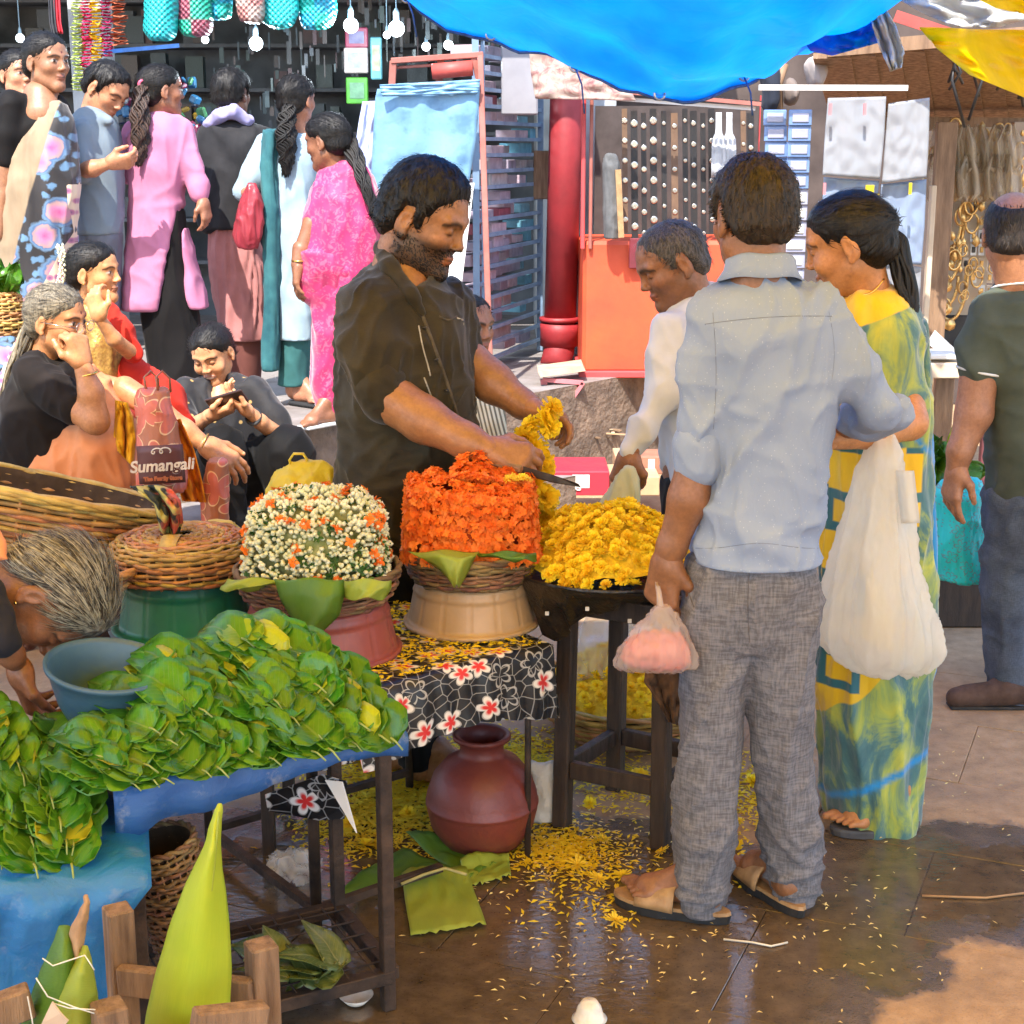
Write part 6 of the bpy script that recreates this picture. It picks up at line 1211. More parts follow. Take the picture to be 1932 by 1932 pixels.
def heart_leaf(name, m, L=.125, W=.094, cup=.25, bend=.35, seed=0):
    rs = random.Random(seed); G = []; nx, ny = 9, 7
    for i in range(nx):
        t = (i / (nx - 1)) ** 1.35; x = t * L; w = W / 2 * max(.02, min(1, (t / .13) ** .5)) * max(.015, 1 - max(0, (t - .18) / .82) ** 1.9)
        R = []
        for j in range(ny):
            s = -1 + 2 * j / (ny - 1); back = -.020 * (abs(s) ** 1.3) * (1 - t) ** 4 * (1 if i else .4); R.append(V3(x + back, s * w, cup * w * abs(s) ** 1.6 * .55 - bend * L * (t - .35) ** 2 + .0025 * sin(j * 2.1 + i * 1.3 + seed)))
        G.append(R)
    mb = MB().grid(np.array(G), .0005); me = mb.data(name, m, True); return me
LEAVES = [heart_leaf('leaf', BETEL, seed=i, bend=.35 + .35 * i, cup=.15 + .2 * i, L=.118 + .008 * (i % 3), W=.088 + .006 * i) for i in range(4)]
stemm = MB().tube([(0, 0, -.004), (-.012, 0, -.004), (-.030, .002, -.012)], [.0022, .0018, .0016], 5).data('stem', STEM, True)
def put_leaf(c, tip_dir, n, parent, s=1.0, stem=True):
    M = frame(c, tip_dir, n, s); o = place('leaf', random.choice(LEAVES), M, parent)
    if stem:
        e = bpy.data.objects.new('stem', stemm); COL.objects.link(e); e.parent = o
    return o
# middle pile on the blue table
LZ = .61; A0, A1 = V3(-.70, 2.56, 0), V3(-.235, 2.80, 0); LU = nrm(A1 - A0); LVv = V3(-LU[1], LU[0], 0)
pile = empty('betel_leaf_pile', (A0 + A1) / 2 + V3(0, 0, LZ), 'long pile of glossy betel leaf bundles on the blue covered table', 'leaves')
def bundle(base, k, tip, nn, parent, st=.015, dz=.005):
    tip = nrm(tip); nn = nrm(nn - tip * np.dot(nn, tip))
    for q in range(k):
        d = nrm(tip + RNG.normal(0, .10, 3)); put_leaf(base + tip * (q * st) + nn * (q * dz) + RNG.normal(0, .006, 3) * V3(1, 1, .3), d, nrm(nn + RNG.normal(0, .14, 3)), parent, random.uniform(.85, 1.15), q % 3 == 0)
for row in range(2):
    for col_ in range(13):
        u = col_ / 12; h0 = .012 + row * (.015 + .035 * u)
        if row and col_ < 3: continue
        bundle(A0 + LU * (u * .49 + .0 + random.uniform(-.015, .015)) + LVv * (-.055 + row * .09) + V3(0, 0, LZ + h0), (7 if u < .3 else 11) + (col_ * 5) % 4, -LU * random.uniform(.30, .55) + LVv * .80 + V3(0, 0, .03 + .15 * u), V3(random.uniform(-.45, .1), -.35, .85), pile, random.uniform(.012, .017), random.uniform(.004, .007))
# left pile on the blue covered crate
lp = empty('betel_leaf_pile', V3(-.86, 2.45, .5), 'betel leaf heap on the blue plastic cover at the left edge', 'leaves')
for row in range(4):
    for col_ in range(5):
        u = col_ / 4
        bundle(V3(-1.02 + u * .27 - .02 * row, 2.40 + .03 * u + row * .05, .512 + row * .042 * (1.25 - u * .75)), 10, V3(-random.uniform(.2, .5), .78, .16), V3(random.uniform(-.2, .4), -.35, .85), lp, random.uniform(.012, .017), random.uniform(.004, .007))
# blue covered table
BCOV = tarp('blue_plastic_cover', (.035, .13, .36), (.03, .16, .45), .12, .42, 7.0, .6); BCOV2 = tarp('bright_blue_cover', (.02, .20, .52), (.02, .22, .55), .12, .38, 7.0, .2)
lt = empty('leaf_table', (A0 + A1) / 2, 'iron framed leaf table draped in worn blue plastic', 'table')
LD = .34
MB().box((A0 + A1) / 2 + LVv * LD / 2 + V3(0, 0, LZ - .02), (np.linalg.norm(A1 - A0) + .02, LD, .016), np.stack([LU, LVv, V3(0, 0, 1)], 1)).make('board', DWOOD, lt)
for q in (A1 + LU * -.012 + LVv * .012, A0 + LU * .02 + LVv * .012, A1 + LVv * (LD - .02), A0 + LVv * (LD - .02)): MB().bar(q + V3(0, 0, .001), q + V3(0, 0, LZ - .03), .026, .026, up=LU, bev=.002).make('leg', IRON, lt)
e1 = A1 + LVv * .012; e0 = A0 - LU * .25 + LVv * .012
for a, b, z in ((e1, e0, .075), (e1, A1 + LVv * (LD - .02), .075), (A1 + LVv * (LD - .02), e0 + LVv * LD, .075)): MB().bar(a + V3(0, 0, z), b + V3(0, 0, z), .028, .028, bev=.002).make('rail', IRON, lt)
for k in range(9): a = e1 - LU * (.04 + k * .055); MB().tube([a + V3(0, 0, .088), a + LVv * (LD - .03) + V3(0, 0, .088)], .0022, 5).make('wire', IRON, lt, True)
for k in range(5): a = e1 + LVv * (.03 + k * .06); MB().tube([a + V3(0, 0, .092), a - LU * .5 + V3(0, 0, .092)], .0022, 5).make('wire', IRON, lt, True)
G = []; prof = [(LD, 0), (.26, 0), (.18, 0), (.08, 0), (.02, 0), (-.006, .004), (-.012, .02), (-.014, .04), (-.016, .065)]
nu = 64
for k, (v, d) in enumerate(prof):
    R = []
    for i in range(nu):
        u = -.03 + 1.09 * i / (nu - 1); L = np.linalg.norm(A1 - A0); dd = d * (.9 + .35 * sin(u * 5 + .6) + .9 * max(0, .12 - u) * 6); w = .010 * noise3(np.array([[u * 9, k * .4, 3.]]))[0] * (d > 0)
        bulge = .05 * max(0, (u - .93)) * 8 * (d > 0); R.append(A0 + LU * (u * L) + LVv * (v + w) + V3(0, 0, LZ - .0105 - dd + .004 * noise3(np.array([[u * 12, v * 12, 1.]]))[0]))
    G.append(R)
MB().grid(np.array(G), .0015).make('table_cover', BCOV, lt, True)
# blue covered crate at the left
G = []
P4 = [(2.78, .52, 0), (2.62, .515, 0), (2.46, .505, 0), (2.36, .495, .004), (2.325, .48, .012), (2.322, .44, .016), (2.33, .36, .02), (2.34, .26, .02), (2.345, .16, .02), (2.35, .06, .02)]
for k, (y, z, a) in enumerate(P4):
    R = []
    for i in range(50):
        u = i / 49; x = -1.35 + u * (.74 - .25 * (y - 2.325)); n_ = noise3(np.array([[u * 9, k * .7, 6.], [u * 21, k * 1.6, 2.]])); yy = y + u * .06 + (a + .003) * (n_[0] + .6 * n_[1]) * 1.6; zz = z + .012 * n_[0] * (1 if k < 5 else .3) - .01 * (k < 3) * sin(u * 7)
        if k >= 5: x = -1.35 + u * (.74 - .07 * min(1, (k - 4) / 2.))
        R.append(V3(x, yy, zz))
    G.append(R)
cr = MB().grid(np.array(G), .0015).make('covered_crate', BCOV2, None, True, label='crate covered by crumpled bright blue plastic at the lower left', cat='crate')
# bowl
bc = at(195, 1352, 2.78); M = up_frame(bc, radians(6), radians(9)); mb = MB().lathe([(.001, .004), (.062, .0), (.070, .003), (.088, .035), (.102, .075), (.110, .100), (.117, .104), (.118, .112), (.112, .114), (.107, .104), (.098, .078), (.083, .036), (.066, .009), (.001, .007)], (0, 0, 0), 56); V, F = mb.arr(); V = V @ np.array(M.to_3x3()).T + bc
build('bowl', V, F, PL('slate_blue_plastic', (.045, .105, .16), (.03, .075, .12)), None, True, org=bc, label='tilted slate blue plastic bowl between the two leaf piles', cat='bowl')
# small yellow leaf packet behind the bowl
yl = empty('yellow_leaf_bundle', at(335, 1290, 3.0), 'small bundle of yellowed leaves behind the bowl', 'leaves')
YLEAF = leaf_mat('yellow_leaf', (.55, .50, .03), (.36, .36, .03), (.6, .6, .2), .15); LY = heart_leaf('yellow_leaf', YLEAF, .14, .09, .3, .3, 4)
for i in range(6): place('leaf', LY, frame(at(320 + i * 11, 1290 - i * 4, 3.0) + V3(0, 0, -.02), V3(.5, .6, .4) + RNG.normal(0, .25, 3), V3(0, -.6, .8) + RNG.normal(0, .2, 3), .9), yl)
# leaves on the lower rack and on the ground
rk = empty('leaf_scraps', gnd(595, 1830, .1), 'faded leaves lying on the wire rack under the leaf table', 'leaves'); OLDL = leaf_mat('faded_leaf', (.16, .20, .06), (.07, .11, .03), (.3, .3, .12), .3); LO = heart_leaf('faded_leaf', OLDL, .12, .075, .2, .3, 8)
for i in range(22): c = gnd(530 + random.random() * 120, 1800 + random.random() * 55, .105 + .03 * random.random()); place('leaf', LO, frame(c, V3(-1, .3, 0) + RNG.normal(0, .5, 3), V3(0, -.2, 1) + RNG.normal(0, .25, 3), random.uniform(.7, 1.0)), rk)
# pot
pc = V3(gnd(910, 1592)[0], gnd(910, 1592)[1], .002)
POTM = mat('red_clay', (.22, .045, .030), (.13, .026, .02), 5, .42, .3, 60, detail=7, stretch=(1, 1, 1))
MB().lathe([(.001, 0), (.075, 0), (.10, .012), (.128, .055), (.139, .105), (.1395, .112), (.141, .114), (.141, .120), (.1395, .122), (.137, .14), (.122, .185), (.092, .222), (.062, .238), (.055, .246), (.054, .262), (.060, .276), (.072, .282), (.073, .290), (.068, .294), (.055, .288), (.046, .27), (.047, .25), (.06, .23)], pc, 64).make('clay_pot', POTM, None, True, label='round red clay water pot with narrow neck on the ground', cat='pot')
SACK = mat('white_sack', (.72, .70, .64), (.55, .52, .46), 7, .6, .6, 20, bdist=.02)
q0 = gnd(1030, 1560); fl = Field(q0 - .2, q0 + .25, .007); fl.column([(0, q0[0], q0[1] + .05, .05, .035), (.06, q0[0], q0[1] + .05, .052, .035), (.14, q0[0] - .005, q0[1] + .05, .04, .022), (.16, q0[0] - .01, q0[1] + .05, .03, .01)], .01); V, F = fl.mesh(2); V += normals(V, F) * crease(V, (18, 18, 12), .010, 3.)[:, None]; build('white_bag', V, F, SACK, None, label='crumpled white bag on the ground between clay pot and stool', cat='bag')
# basket behind the stool with flowers in plastic
gb = gnd(1200, 1425); bB = basket('cane_basket', up_frame(V3(gb[0], gb[1] + .22, .004)), [(.20, 0), (.25, .05), (.285, .10), (.30, .13)], 12, 36, CANE, 'wide cane basket of flowers on the ground behind the wooden stool', .0065, rim=.01)
hb = empty('flower_heap', V3(gb[0], gb[1] + .22, .12), 'yellow flowers heaped in the ground basket behind the stool', 'flowers'); hc = V3(gb[0], gb[1] + .22, .10)
G = [[hc + V3(r * cos(a), r * sin(a), .14 * (1 - (r / .27) ** 2) + .02 * noise3(np.array([[r * cos(a) * 14, r * sin(a) * 14, 5.]]))[0]) for a in np.linspace(0, 2 * pi, 41)[:-1]] for r in np.linspace(.004, .27, 12)]; MB().grid(np.array(G), 0, True).make('flower_bed', PILE_M, hb, True)
for i in range(150): r = .26 * sqrt((i + .5) / 150); a = i * 2.39996; place('flower', random.choice(B1), rot_to(hc + V3(r * cos(a), r * sin(a), .01 + .14 * (1 - (r / .27) ** 2)), V3(cos(a) * r * 4, sin(a) * r * 4, 1) + RNG.normal(0, .2, 3), i, 1.1), hb)
CLEAR = NT('clear_plastic'); CLEAR.fin(col=(.9, .9, .88), rough=.12, spec=.6, normal=CLEAR.bump(CLEAR.noise(CLEAR.co('Object'), 30, 4, .6, 1.0), .8, .01)); CLEAR.see_through(.30); CLEARM = CLEAR.m
fl = Field(hc - .3, hc + .35, .010); fl.ell(hc + V3(-.08, -.02, .14), (.11, .09, .15), None, .03); fl.ell(hc + V3(.10, .0, .10), (.12, .1, .12), None, .03); V, F = fl.mesh(1); V += normals(V, F) * crease(V, (12, 12, 12), .03, 7.)[:, None]; build('plastic_bags', V, F, CLEARM, None, label='clear plastic bag of yellow flowers in the ground basket', cat='bag')
# garland in the vendor's hand
gl = empty('yellow_garland', at(1020, 880, 3.85), 'string of yellow marigolds dangling from the flower seller\'s hand', 'garland')
for (px, py, dy, s) in [(1040, 772, 0, 1.3), (1028, 790, -.01, 1.4), (1036, 806, -.01, 1.2), (1000, 800, -.01, 1.1), (992, 822, -.01, 1.3), (1006, 838, -.01, 1.5), (990, 862, -.02, 1.4), (1012, 866, -.02, 1.6), (1022, 884, -.02, 1.2), (1000, 880, -.02, 1.2), (1010, 908, -.02, 1.5), (1026, 938, -.01, 1.5), (1018, 958, -.01, 1.4), (1028, 978, 0, 1.4), (1014, 992, 0, 1.3), (1022, 1010, 0, 1.2)]:
    for q in range(2): place('flower', random.choice(B1), rot_to(at(px + q * 3, py + q * 3, 3.86 + dy + .015 * q), V3(random.uniform(-.6, .6), -1 + 1.6 * q, random.uniform(-.3, .7)), random.random() * 6, s * 1.45), gl)
MB().tube([at(1038, 770, 3.86), at(1005, 810, 3.86), at(1008, 860, 3.85), at(1010, 910, 3.85), at(1024, 960, 3.86), at(1020, 1015, 3.87)], .0015, 5).make('string', mat('thread', (.5, .45, .3), None, 30, .9), gl, True)
# single flowers and petals on the ground
for k, (px, py, s, m_) in enumerate([(1175, 1657, 1.25, 1), (1090, 1636, 1.3, 1), (1128, 1663, 1.1, 1), (1160, 1742, 1.3, 1), (1138, 1588, 1.1, 2), (1248, 1612, 1.1, 1), (1392, 1556, 1.0, 1), (1388, 1600, 1.1, 0), (1112, 1522, 1.1, 0), (1420, 1480, 1.4, 0), (640, 1588, 1.3, 0), (690, 1600, 1.4, 0), (720, 1600, 1.2, 0), (660, 1560, 1.3, 0), (632, 1672, 1.0, 1), (770, 1540, 1.3, 0), (1205, 1470, 1.5, 0)]):
    me = random.choice(B1) if m_ == 0 else (random.choice(B2) if m_ == 1 else B2[0]); o = place('fallen_flower', me, rot_to(gnd(px, py) + V3(0, 0, .007), V3(random.uniform(-.5, .5), random.uniform(-.6, .2), 1), k, s))
    tag(o, ['fallen flower lying nearest the sandal toes', 'yellow fallen flower left of the sandal among loose petals', 'half open yellow flower beside the sandal toes', 'spread yellow flower lying below the left sandal', 'pale cream flower in front of the stool', 'yellow flower by the front right stool leg', 'small yellow flower between the grey trouser legs', 'yellow flower near the left trouser leg of the blue shirted man', 'yellow flower behind the stool front leg', 'large yellow flower between the trouser legs at knee height', 'yellow flower under the leaf table by its iron leg', 'yellow flower beside the banana leaf under the table', 'yellow flower at the table leg foot', 'yellow flower behind the table leg', 'lemon flower beside the clear plastic bag', 'yellow flower left of the clay pot', 'yellow flower under the stool'][k], 'flower')
def petals(name, spots, m, L=.022, w=.007, **k):
    Vs, Fs = [], []; b = 0
    for (px, py, sx, sy, n) in spots:
        for i in range(n):
            g = gnd(px + RNG.normal(0, sx), min(1990, max(1330, py + RNG.normal(0, sy)))); a = RNG.uniform(0, 2 * pi); d = V3(cos(a), sin(a), RNG.normal(0, .06)); s = V3(-sin(a), cos(a), RNG.normal(0, .25)); l = L * RNG.uniform(.6, 1.3); o = g + V3(0, 0, .0025 + RNG.uniform(0, .004)); h = V3(0, 0, RNG.uniform(0, .004))
            Vs += [o - d * l / 2, o - d * l * .1 + s * w / 2 + h, o + d * l / 2 + h * .6, o - d * l * .1 - s * w / 2 + h]; Fs.append((b, b + 1, b + 2, b + 3)); b += 4
    return build(name, np.array(Vs), np.array(Fs), m, None, False, org=gnd(900, 1600), kind='stuff', **k)
petals('yellow_petals', [(760, 1480, 90, 40, 4200), (690, 1550, 60, 35, 1700), (960, 1440, 80, 30, 2600), (840, 1530, 60, 30, 1200), (1080, 1620, 70, 28, 420), (1120, 1690, 70, 35, 160), (1060, 1600, 45, 22, 800), (1420, 1500, 30, 40, 420), (1430, 1600, 40, 40, 60), (1180, 1480, 60, 30, 500), (880, 1600, 60, 20, 160)], MARI, label='yellow petals strewn over the ground', cat='petals')
petals('pale_petals', [(1080, 1600, 90, 40, 420), (1120, 1800, 120, 70, 130), (1500, 1680, 160, 90, 110), (1620, 1800, 150, 90, 60), (950, 1700, 90, 60, 60), (1300, 1500, 90, 60, 140), (1750, 1450, 90, 60, 40)], mat('pale_petal', (.82, .70, .30), (.7, .5, .15), 60, .7), .015, .004, label='pale yellow petals scattered on the wet paving', cat='petals')
petal_t = []; Vs, Fs, b = [], [], 0
for i in range(2600):
    u, v = random.random() * .64, random.random() * .5
    if min(np.linalg.norm((TO + TU * u + TV * v - cT)[:2]) / .15, np.linalg.norm((TO + TU * u + TV * v - cR)[:2]) / .17) < 1: continue
    o = TO + TU * u + TV * v + V3(0, 0, TZ + .003 + random.random() * .006); a = random.random() * 7; d = V3(cos(a), sin(a), 0); s = V3(-sin(a), cos(a), random.gauss(0, .3)); Vs += [o - d * .009, o + s * .003, o + d * .009, o - s * .003]; Fs.append((b, b + 1, b + 2, b + 3)); b += 4
build('table_petals', np.array(Vs), np.array(Fs), MARI, None, False, kind='stuff', label='yellow petals lying over the flower table', cat='petals')
# ------------------------------------------------------------------ bags
def plastic(name, c, tc, w=.35, see=1.0, rough=.35, sc=40.0, bs=.6):
    if name in MATS: return MATS[name]
    N = NT(name); p = N.co('Object'); f = N.noise(N.mapd(p, (1, 1, .25)), sc, 4, .6, .8); N.fin(col=N.ramp(f, [(.3, tuple(x * .85 for x in c)), (.7, c)]), rough=rough, spec=.5, normal=N.bump(f, bs, .008)); N.translucent(tc, w)
    if see < 1: N.see_through(see)
    MATS[name] = N.m; return N.m
def bag(name, rows, Y, m, label, fold=((26, 26, 2.2), .012, 3.), fold2=((60, 60, 5), .004, 1.), h=.007, n=2.0, cols=None, cat='bag', org=None, shell=None):
    """soft bag by picture rows (py, L, R, half depth, dy)"""
    P = Person.__new__(Person); P.Y = Y; lo, hi = P._bounds([('col', rows)]); f = Field(lo, hi, h); P._put(f, [('col', rows, .02, n)]); V, F = f.mesh(2); N = normals(V, F)
    V = V + N * (crease(V, *fold) + crease(V, *fold2))[:, None]; r = empty(name, V3(V[:, 0].mean(), V[:, 1].mean(), V[:, 2].min()), label, cat); build('bag_body', V, F, m, r, True, cols(V) if cols else None); return r
WBAG = plastic('white_carrier_plastic', (.86, .86, .83), (.9, .88, .80), .55, .74, .22, 50.0, .3)
b = bag('carrier_bag', [(815, 1646, 1688, .015), (850, 1634, 1692, .03), (900, 1618, 1702, .05), (980, 1596, 1716, .08), (1060, 1572, 1732, .10), (1130, 1554, 1752, .12), (1185, 1546, 1772, .125), (1225, 1556, 1780, .12), (1252, 1600, 1755, .09), (1266, 1650, 1715, .04)], 3.48, WBAG, 'big white plastic carrier bag hanging from the sari woman\'s forearm', ((13, 13, .7), .020, 5., 1.6, .3), ((34, 34, 1.0), .006, 1., 1.6, .3), h=.006)
MB().grid(np.array([[at(1690 + 34 * j / 5 + 1 * k, 888 + k * 9, 3.42 - .03 * sin(pi * j / 5)) for j in range(6)] for k in range(12)]), .002).make('side_fold', WBAG, b, True)
for q in (0, 1): MB().tube([at(1650 + q * 20, 835, 3.47), at(1652 + q * 16, 800, 3.50 + .02 * q), at(1656 + q * 10, 778, 3.58), at(1660 + q * 8, 800, 3.66)], [.010, .008, .008, .006], 6, True, .4).make('handle', WBAG, b, True)
PBAG = plastic('thin_white_plastic', (.85, .78, .74), (.9, .7, .62), .35, .36, .2)
b = bag('petal_bag', [(1142, 1238, 1262, .012), (1160, 1222, 1278, .03), (1190, 1196, 1296, .05), (1225, 1168, 1310, .06), (1250, 1156, 1320, .055), (1264, 1160, 1318, .02)], 3.12, PBAG, 'small clear bag of pink petals in the blue shirted man\'s hand', ((40, 40, 4), .006, 5.), h=.006)
P = Person.__new__(Person); P.Y = 3.12; rows = [(1195, 1205, 1285, .03), (1220, 1178, 1300, .045), (1246, 1172, 1305, .045), (1258, 1200, 1280, .03)]; lo, hi = P._bounds([('col', rows)]); f = Field(lo, hi, .005); P._put(f, [('col', rows, .01)]); V, F = f.mesh(1); V += normals(V, F) * (noise3(V * 90) * .008)[:, None]; build('petals', V, F, mat('pink_petal_mass', (.62, .17, .12), (.36, .05, .045), 60, .8, .8, 140), b)
MB().tube([at(1246, 1146, 3.12), at(1243, 1118, 3.14), at(1240, 1100, 3.17)], [.008, .006, .006], 6).make('handle', PBAG, b, True)
CRBAG = plastic('cream_plastic', (.74, .72, .48), (.85, .82, .5), .40, .9)
bag('carrier_bag', [(880, 1178, 1196, .015), (905, 1160, 1204, .03), (940, 1138, 1206, .04), (975, 1118, 1200, .045), (1000, 1112, 1190, .03)], 4.10, CRBAG, 'pale cream carrier bag held low by the white shirted man', ((24, 24, 3), .012, 4.))
YBAG = plastic('yellow_plastic', (.85, .66, .06), (1, .8, .08), .45, .95)
b = bag('carrier_bag', [(866, 550, 612, .015), (880, 532, 624, .03), (905, 512, 632, .06), (945, 500, 636, .08), (980, 498, 636, .08)], 4.0, YBAG, 'yellow plastic carrier bag standing behind the jasmine mound', ((20, 20, 4), .012, 2.))
MB().tube([at(552, 885, 4.0), at(546, 868, 4.0), at(554, 856, 4.0), at(572, 856, 4.0), at(580, 868, 4.0), at(574, 884, 4.0)], .010, 7, True, .35).make('handle', YBAG, b, True)
bag('crumpled_bag', [(984, 395, 440, .015), (1000, 372, 452, .03), (1025, 392, 462, .04), (1060, 402, 470, .05), (1100, 410, 472, .05)], 3.82, plastic('soft_yellow_plastic', (.80, .68, .26), (.9, .75, .25), .4, .95), 'crumpled pale yellow bag between the upturned basket and jasmine', ((16, 16, 8), .02, 6.))
ribbon('bag_handle', [(338, 1000, 338, 1008), (360, 988, 362, 998), (385, 996, 388, 1004), (400, 1010, 402, 1020)], MATS['soft_yellow_plastic'], 3.78, amp=.006, seed=1, label='loose handle loop of the crumpled pale yellow bag', cat='bag handle', n=12)
def teal():
    N = NT('teal_printed_bag'); p = N.co('Object'); s = N.sep(p); q = N.comb(s[0], s[2], 0.0); v = N.voro(q, 17, 'F1', .75, '2D'); d = v.outputs['Distance']; vp = N.n('VectorMath', operation='SUBTRACT'); N.set(vp, 0, q); N.l(v.outputs['Position'], vp.inputs[1]); x = N.sep(vp.outputs[0]); a = N.math('ARCTAN2', x[1], x[0]); pet = N.math('ADD', N.math('MULTIPLY', N.math('ABSOLUTE', N.math('SINE', N.math('MULTIPLY', a, 2.5))), .26), .10)
    k = N.math('MAXIMUM', N.mr(N.math('ABSOLUTE', N.math('SUBTRACT', d, pet)), .055, .03), N.mr(N.voro(q, 60, 'F1', 1, '2D').outputs['Distance'], .16, .10)); N.fin(col=N.mix(N.math('MULTIPLY', k, .8), (.02, .60, .58), (.16, .26, .27)), rough=.5, normal=N.bump(N.noise(p, 14, 3), .3, .02)); return N.m
b = bag('shopping_bag', [(905, 1775, 1850, .05), (930, 1758, 1852, .09), (1000, 1756, 1856, .10), (1050, 1760, 1860, .10), (1088, 1766, 1862, .10)], 4.95, teal(), 'turquoise printed shopping bag beside the man at the right edge', ((9, 9, 5), .010, 4.))
for q in (0, 1): MB().tube([at(1805 + q * 16, 912, 4.88), at(1815 + q * 6, 880, 4.88), at(1826 + q * 3, 858, 4.86)], .006, 6).make('handle', MATS['teal_printed_bag'] if 'teal_printed_bag' in MATS else b.children[0].data.materials[0], b, True)
MAR = plastic('maroon_plastic_bag', (.40, .05, .07), (.6, .08, .1), .3, .95)
bag('carrier_bag', [(345, 470, 484, .02), (370, 458, 494, .04), (410, 446, 496, .06), (445, 440, 494, .06), (468, 450, 486, .04)], 7.25, MAR, 'maroon patterned bag hanging from the pale blue kurta woman\'s arm', ((16, 16, 6), .014, 4.))
bag('carrier_bag', [(575, 545, 590, .03), (600, 540, 600, .05), (640, 540, 598, .05)], 7.2, plastic('pale_blue_plastic', (.5, .66, .75), (.55, .7, .8), .4, .9), 'small pale blue bag hanging beside the magenta sari', ((16, 16, 6), .012, 4.)) if False else None
# printed cloth store bag with lettering
PRB = mat('brown_print_bag', (.34, .13, .07), (.22, .075, .045), 5, .45, .3, 30)
def floral_print():
    N = NT('coral_print_bag'); p = N.co('Object'); s = N.sep(p); q = N.comb(s[0], s[2], 0.0); v = N.voro(q, 9, 'F1', .8, '2D'); d = v.outputs['Distance']; vp = N.n('VectorMath', operation='SUBTRACT'); N.set(vp, 0, q); N.l(v.outputs['Position'], vp.inputs[1]); x = N.sep(vp.outputs[0]); a = N.math('ARCTAN2', x[1], x[0]); pet = N.math('ADD', N.math('MULTIPLY', N.math('ABSOLUTE', N.math('SINE', N.math('MULTIPLY', a, 2.5))), .3), .22)
    ins = N.mr(N.math('SUBTRACT', d, pet), .02, -.02); ol = N.mr(N.math('ABSOLUTE', N.math('SUBTRACT', d, pet)), .03, .012); c = N.mix(ins, (.40, .13, .06), (.62, .15, .10)); N.fin(col=N.mix(ol, c, (.80, .48, .25)), rough=.45, normal=N.bump(N.noise(p, 12, 4), .35, .02)); return N.m
CORAL = floral_print()
bg_ = bag('store_bag', [(735, 262, 320, .04), (760, 256, 322, .06), (800, 262, 330, .07), (860, 262, 342, .08), (910, 258, 352, .08), (925, 262, 352, .06)], 4.72, CORAL, 'printed coral store bag with white lettering leaning on the old woman\'s knees', ((8, 8, 5), .012, 4.))
MB().grid(np.array([[at(258 + 86 * u + 6 * v, 842 + 72 * v - 4 * u, 4.615 + .035 * (u - .5) ** 2 * 4) for u in np.linspace(0, 1, 12)] for v in np.linspace(0, 1, 6)]), .004).make('lower_panel', mat('dark_brown_print', (.14, .04, .03), (.10, .03, .025), 5, .45), bg_, True)
def text(body, c, size, m, parent, rot=(pi / 2, 0, 0), name='lettering', shear=0.0, ext=.0015):
    cu = bpy.data.curves.new(name, 'FONT'); cu.body = body; cu.size = size; cu.extrude = ext; cu.align_x = 'CENTER'; cu.shear = shear; cu.offset = .0012
    t = bpy.data.objects.new('tmp', cu); dg = bpy.context.evaluated_depsgraph_get(); COL.objects.link(t); bpy.context.view_layer.update(); me = bpy.data.meshes.new_from_object(t.evaluated_get(bpy.context.evaluated_depsgraph_get())); COL.objects.unlink(t); bpy.data.objects.remove(t); me.name = name; me.materials.clear(); me.materials.append(m)
    from mathutils import Euler
    return place(name, me, Matrix.Translation(Vector(c)) @ Euler(rot).to_matrix().to_4x4(), parent)
CREAMI = mat('cream_print', (.85, .72, .58), None, 20, .6)
text('Sumangali', at(306, 888, 4.595), .050, CREAMI, bg_, (pi / 2, radians(-4), 0), shear=.2); text('The Family Store', at(308, 906, 4.59), .017, mat('orange_print', (.55, .16, .06)), bg_, (pi / 2, radians(-3), 0))
mb = MB(); mb.tube([at(285 + 34 * t + 6 * cos(t * 14), 852 + 5 * sin(t * 14) - 3 * t, 4.60) for t in np.linspace(0, 1, 40)], .0022, 5); mb.make('scroll_mark', CREAMI, bg_, True)
for dx in (0, 22): MB().tube([at(276 + dx, 738, 4.70), at(272 + dx, 712, 4.71), at(284 + dx, 700, 4.72), at(298 + dx, 714, 4.73), at(300 + dx, 740, 4.73)], .004, 6).make('handle', PRB, bg_, True)
bag('store_bag', [(868, 392, 428, .04), (900, 382, 430, .05), (950, 378, 430, .05), (985, 380, 430, .05)], 4.85, CORAL, 'second coral printed bag standing right of the first, under the old woman\'s hand', ((8, 8, 5), .008, 8.))
ribbon('orange_cloth', [(305, 800, 340, 790), (318, 850, 366, 850), (330, 900, 380, 905), (345, 945, 388, 948)], cloth('orange_sari_cloth', (.80, .28, .02), (.62, .18, .01), 300, .1), 4.8, amp=.03, seed=6, label='orange sari end hanging between the two coral bags', cat='cloth')
ribbon('yellow_cloth', [(218, 755, 240, 760), (218, 780, 250, 790), (215, 820, 256, 830), (222, 850, 250, 880)], cloth('amber_cloth', (.80, .42, .02), (.62, .28, .01), 300, .1), 4.82, amp=.02, seed=8, label='amber cloth bag beside the old woman\'s elbow', cat='cloth')
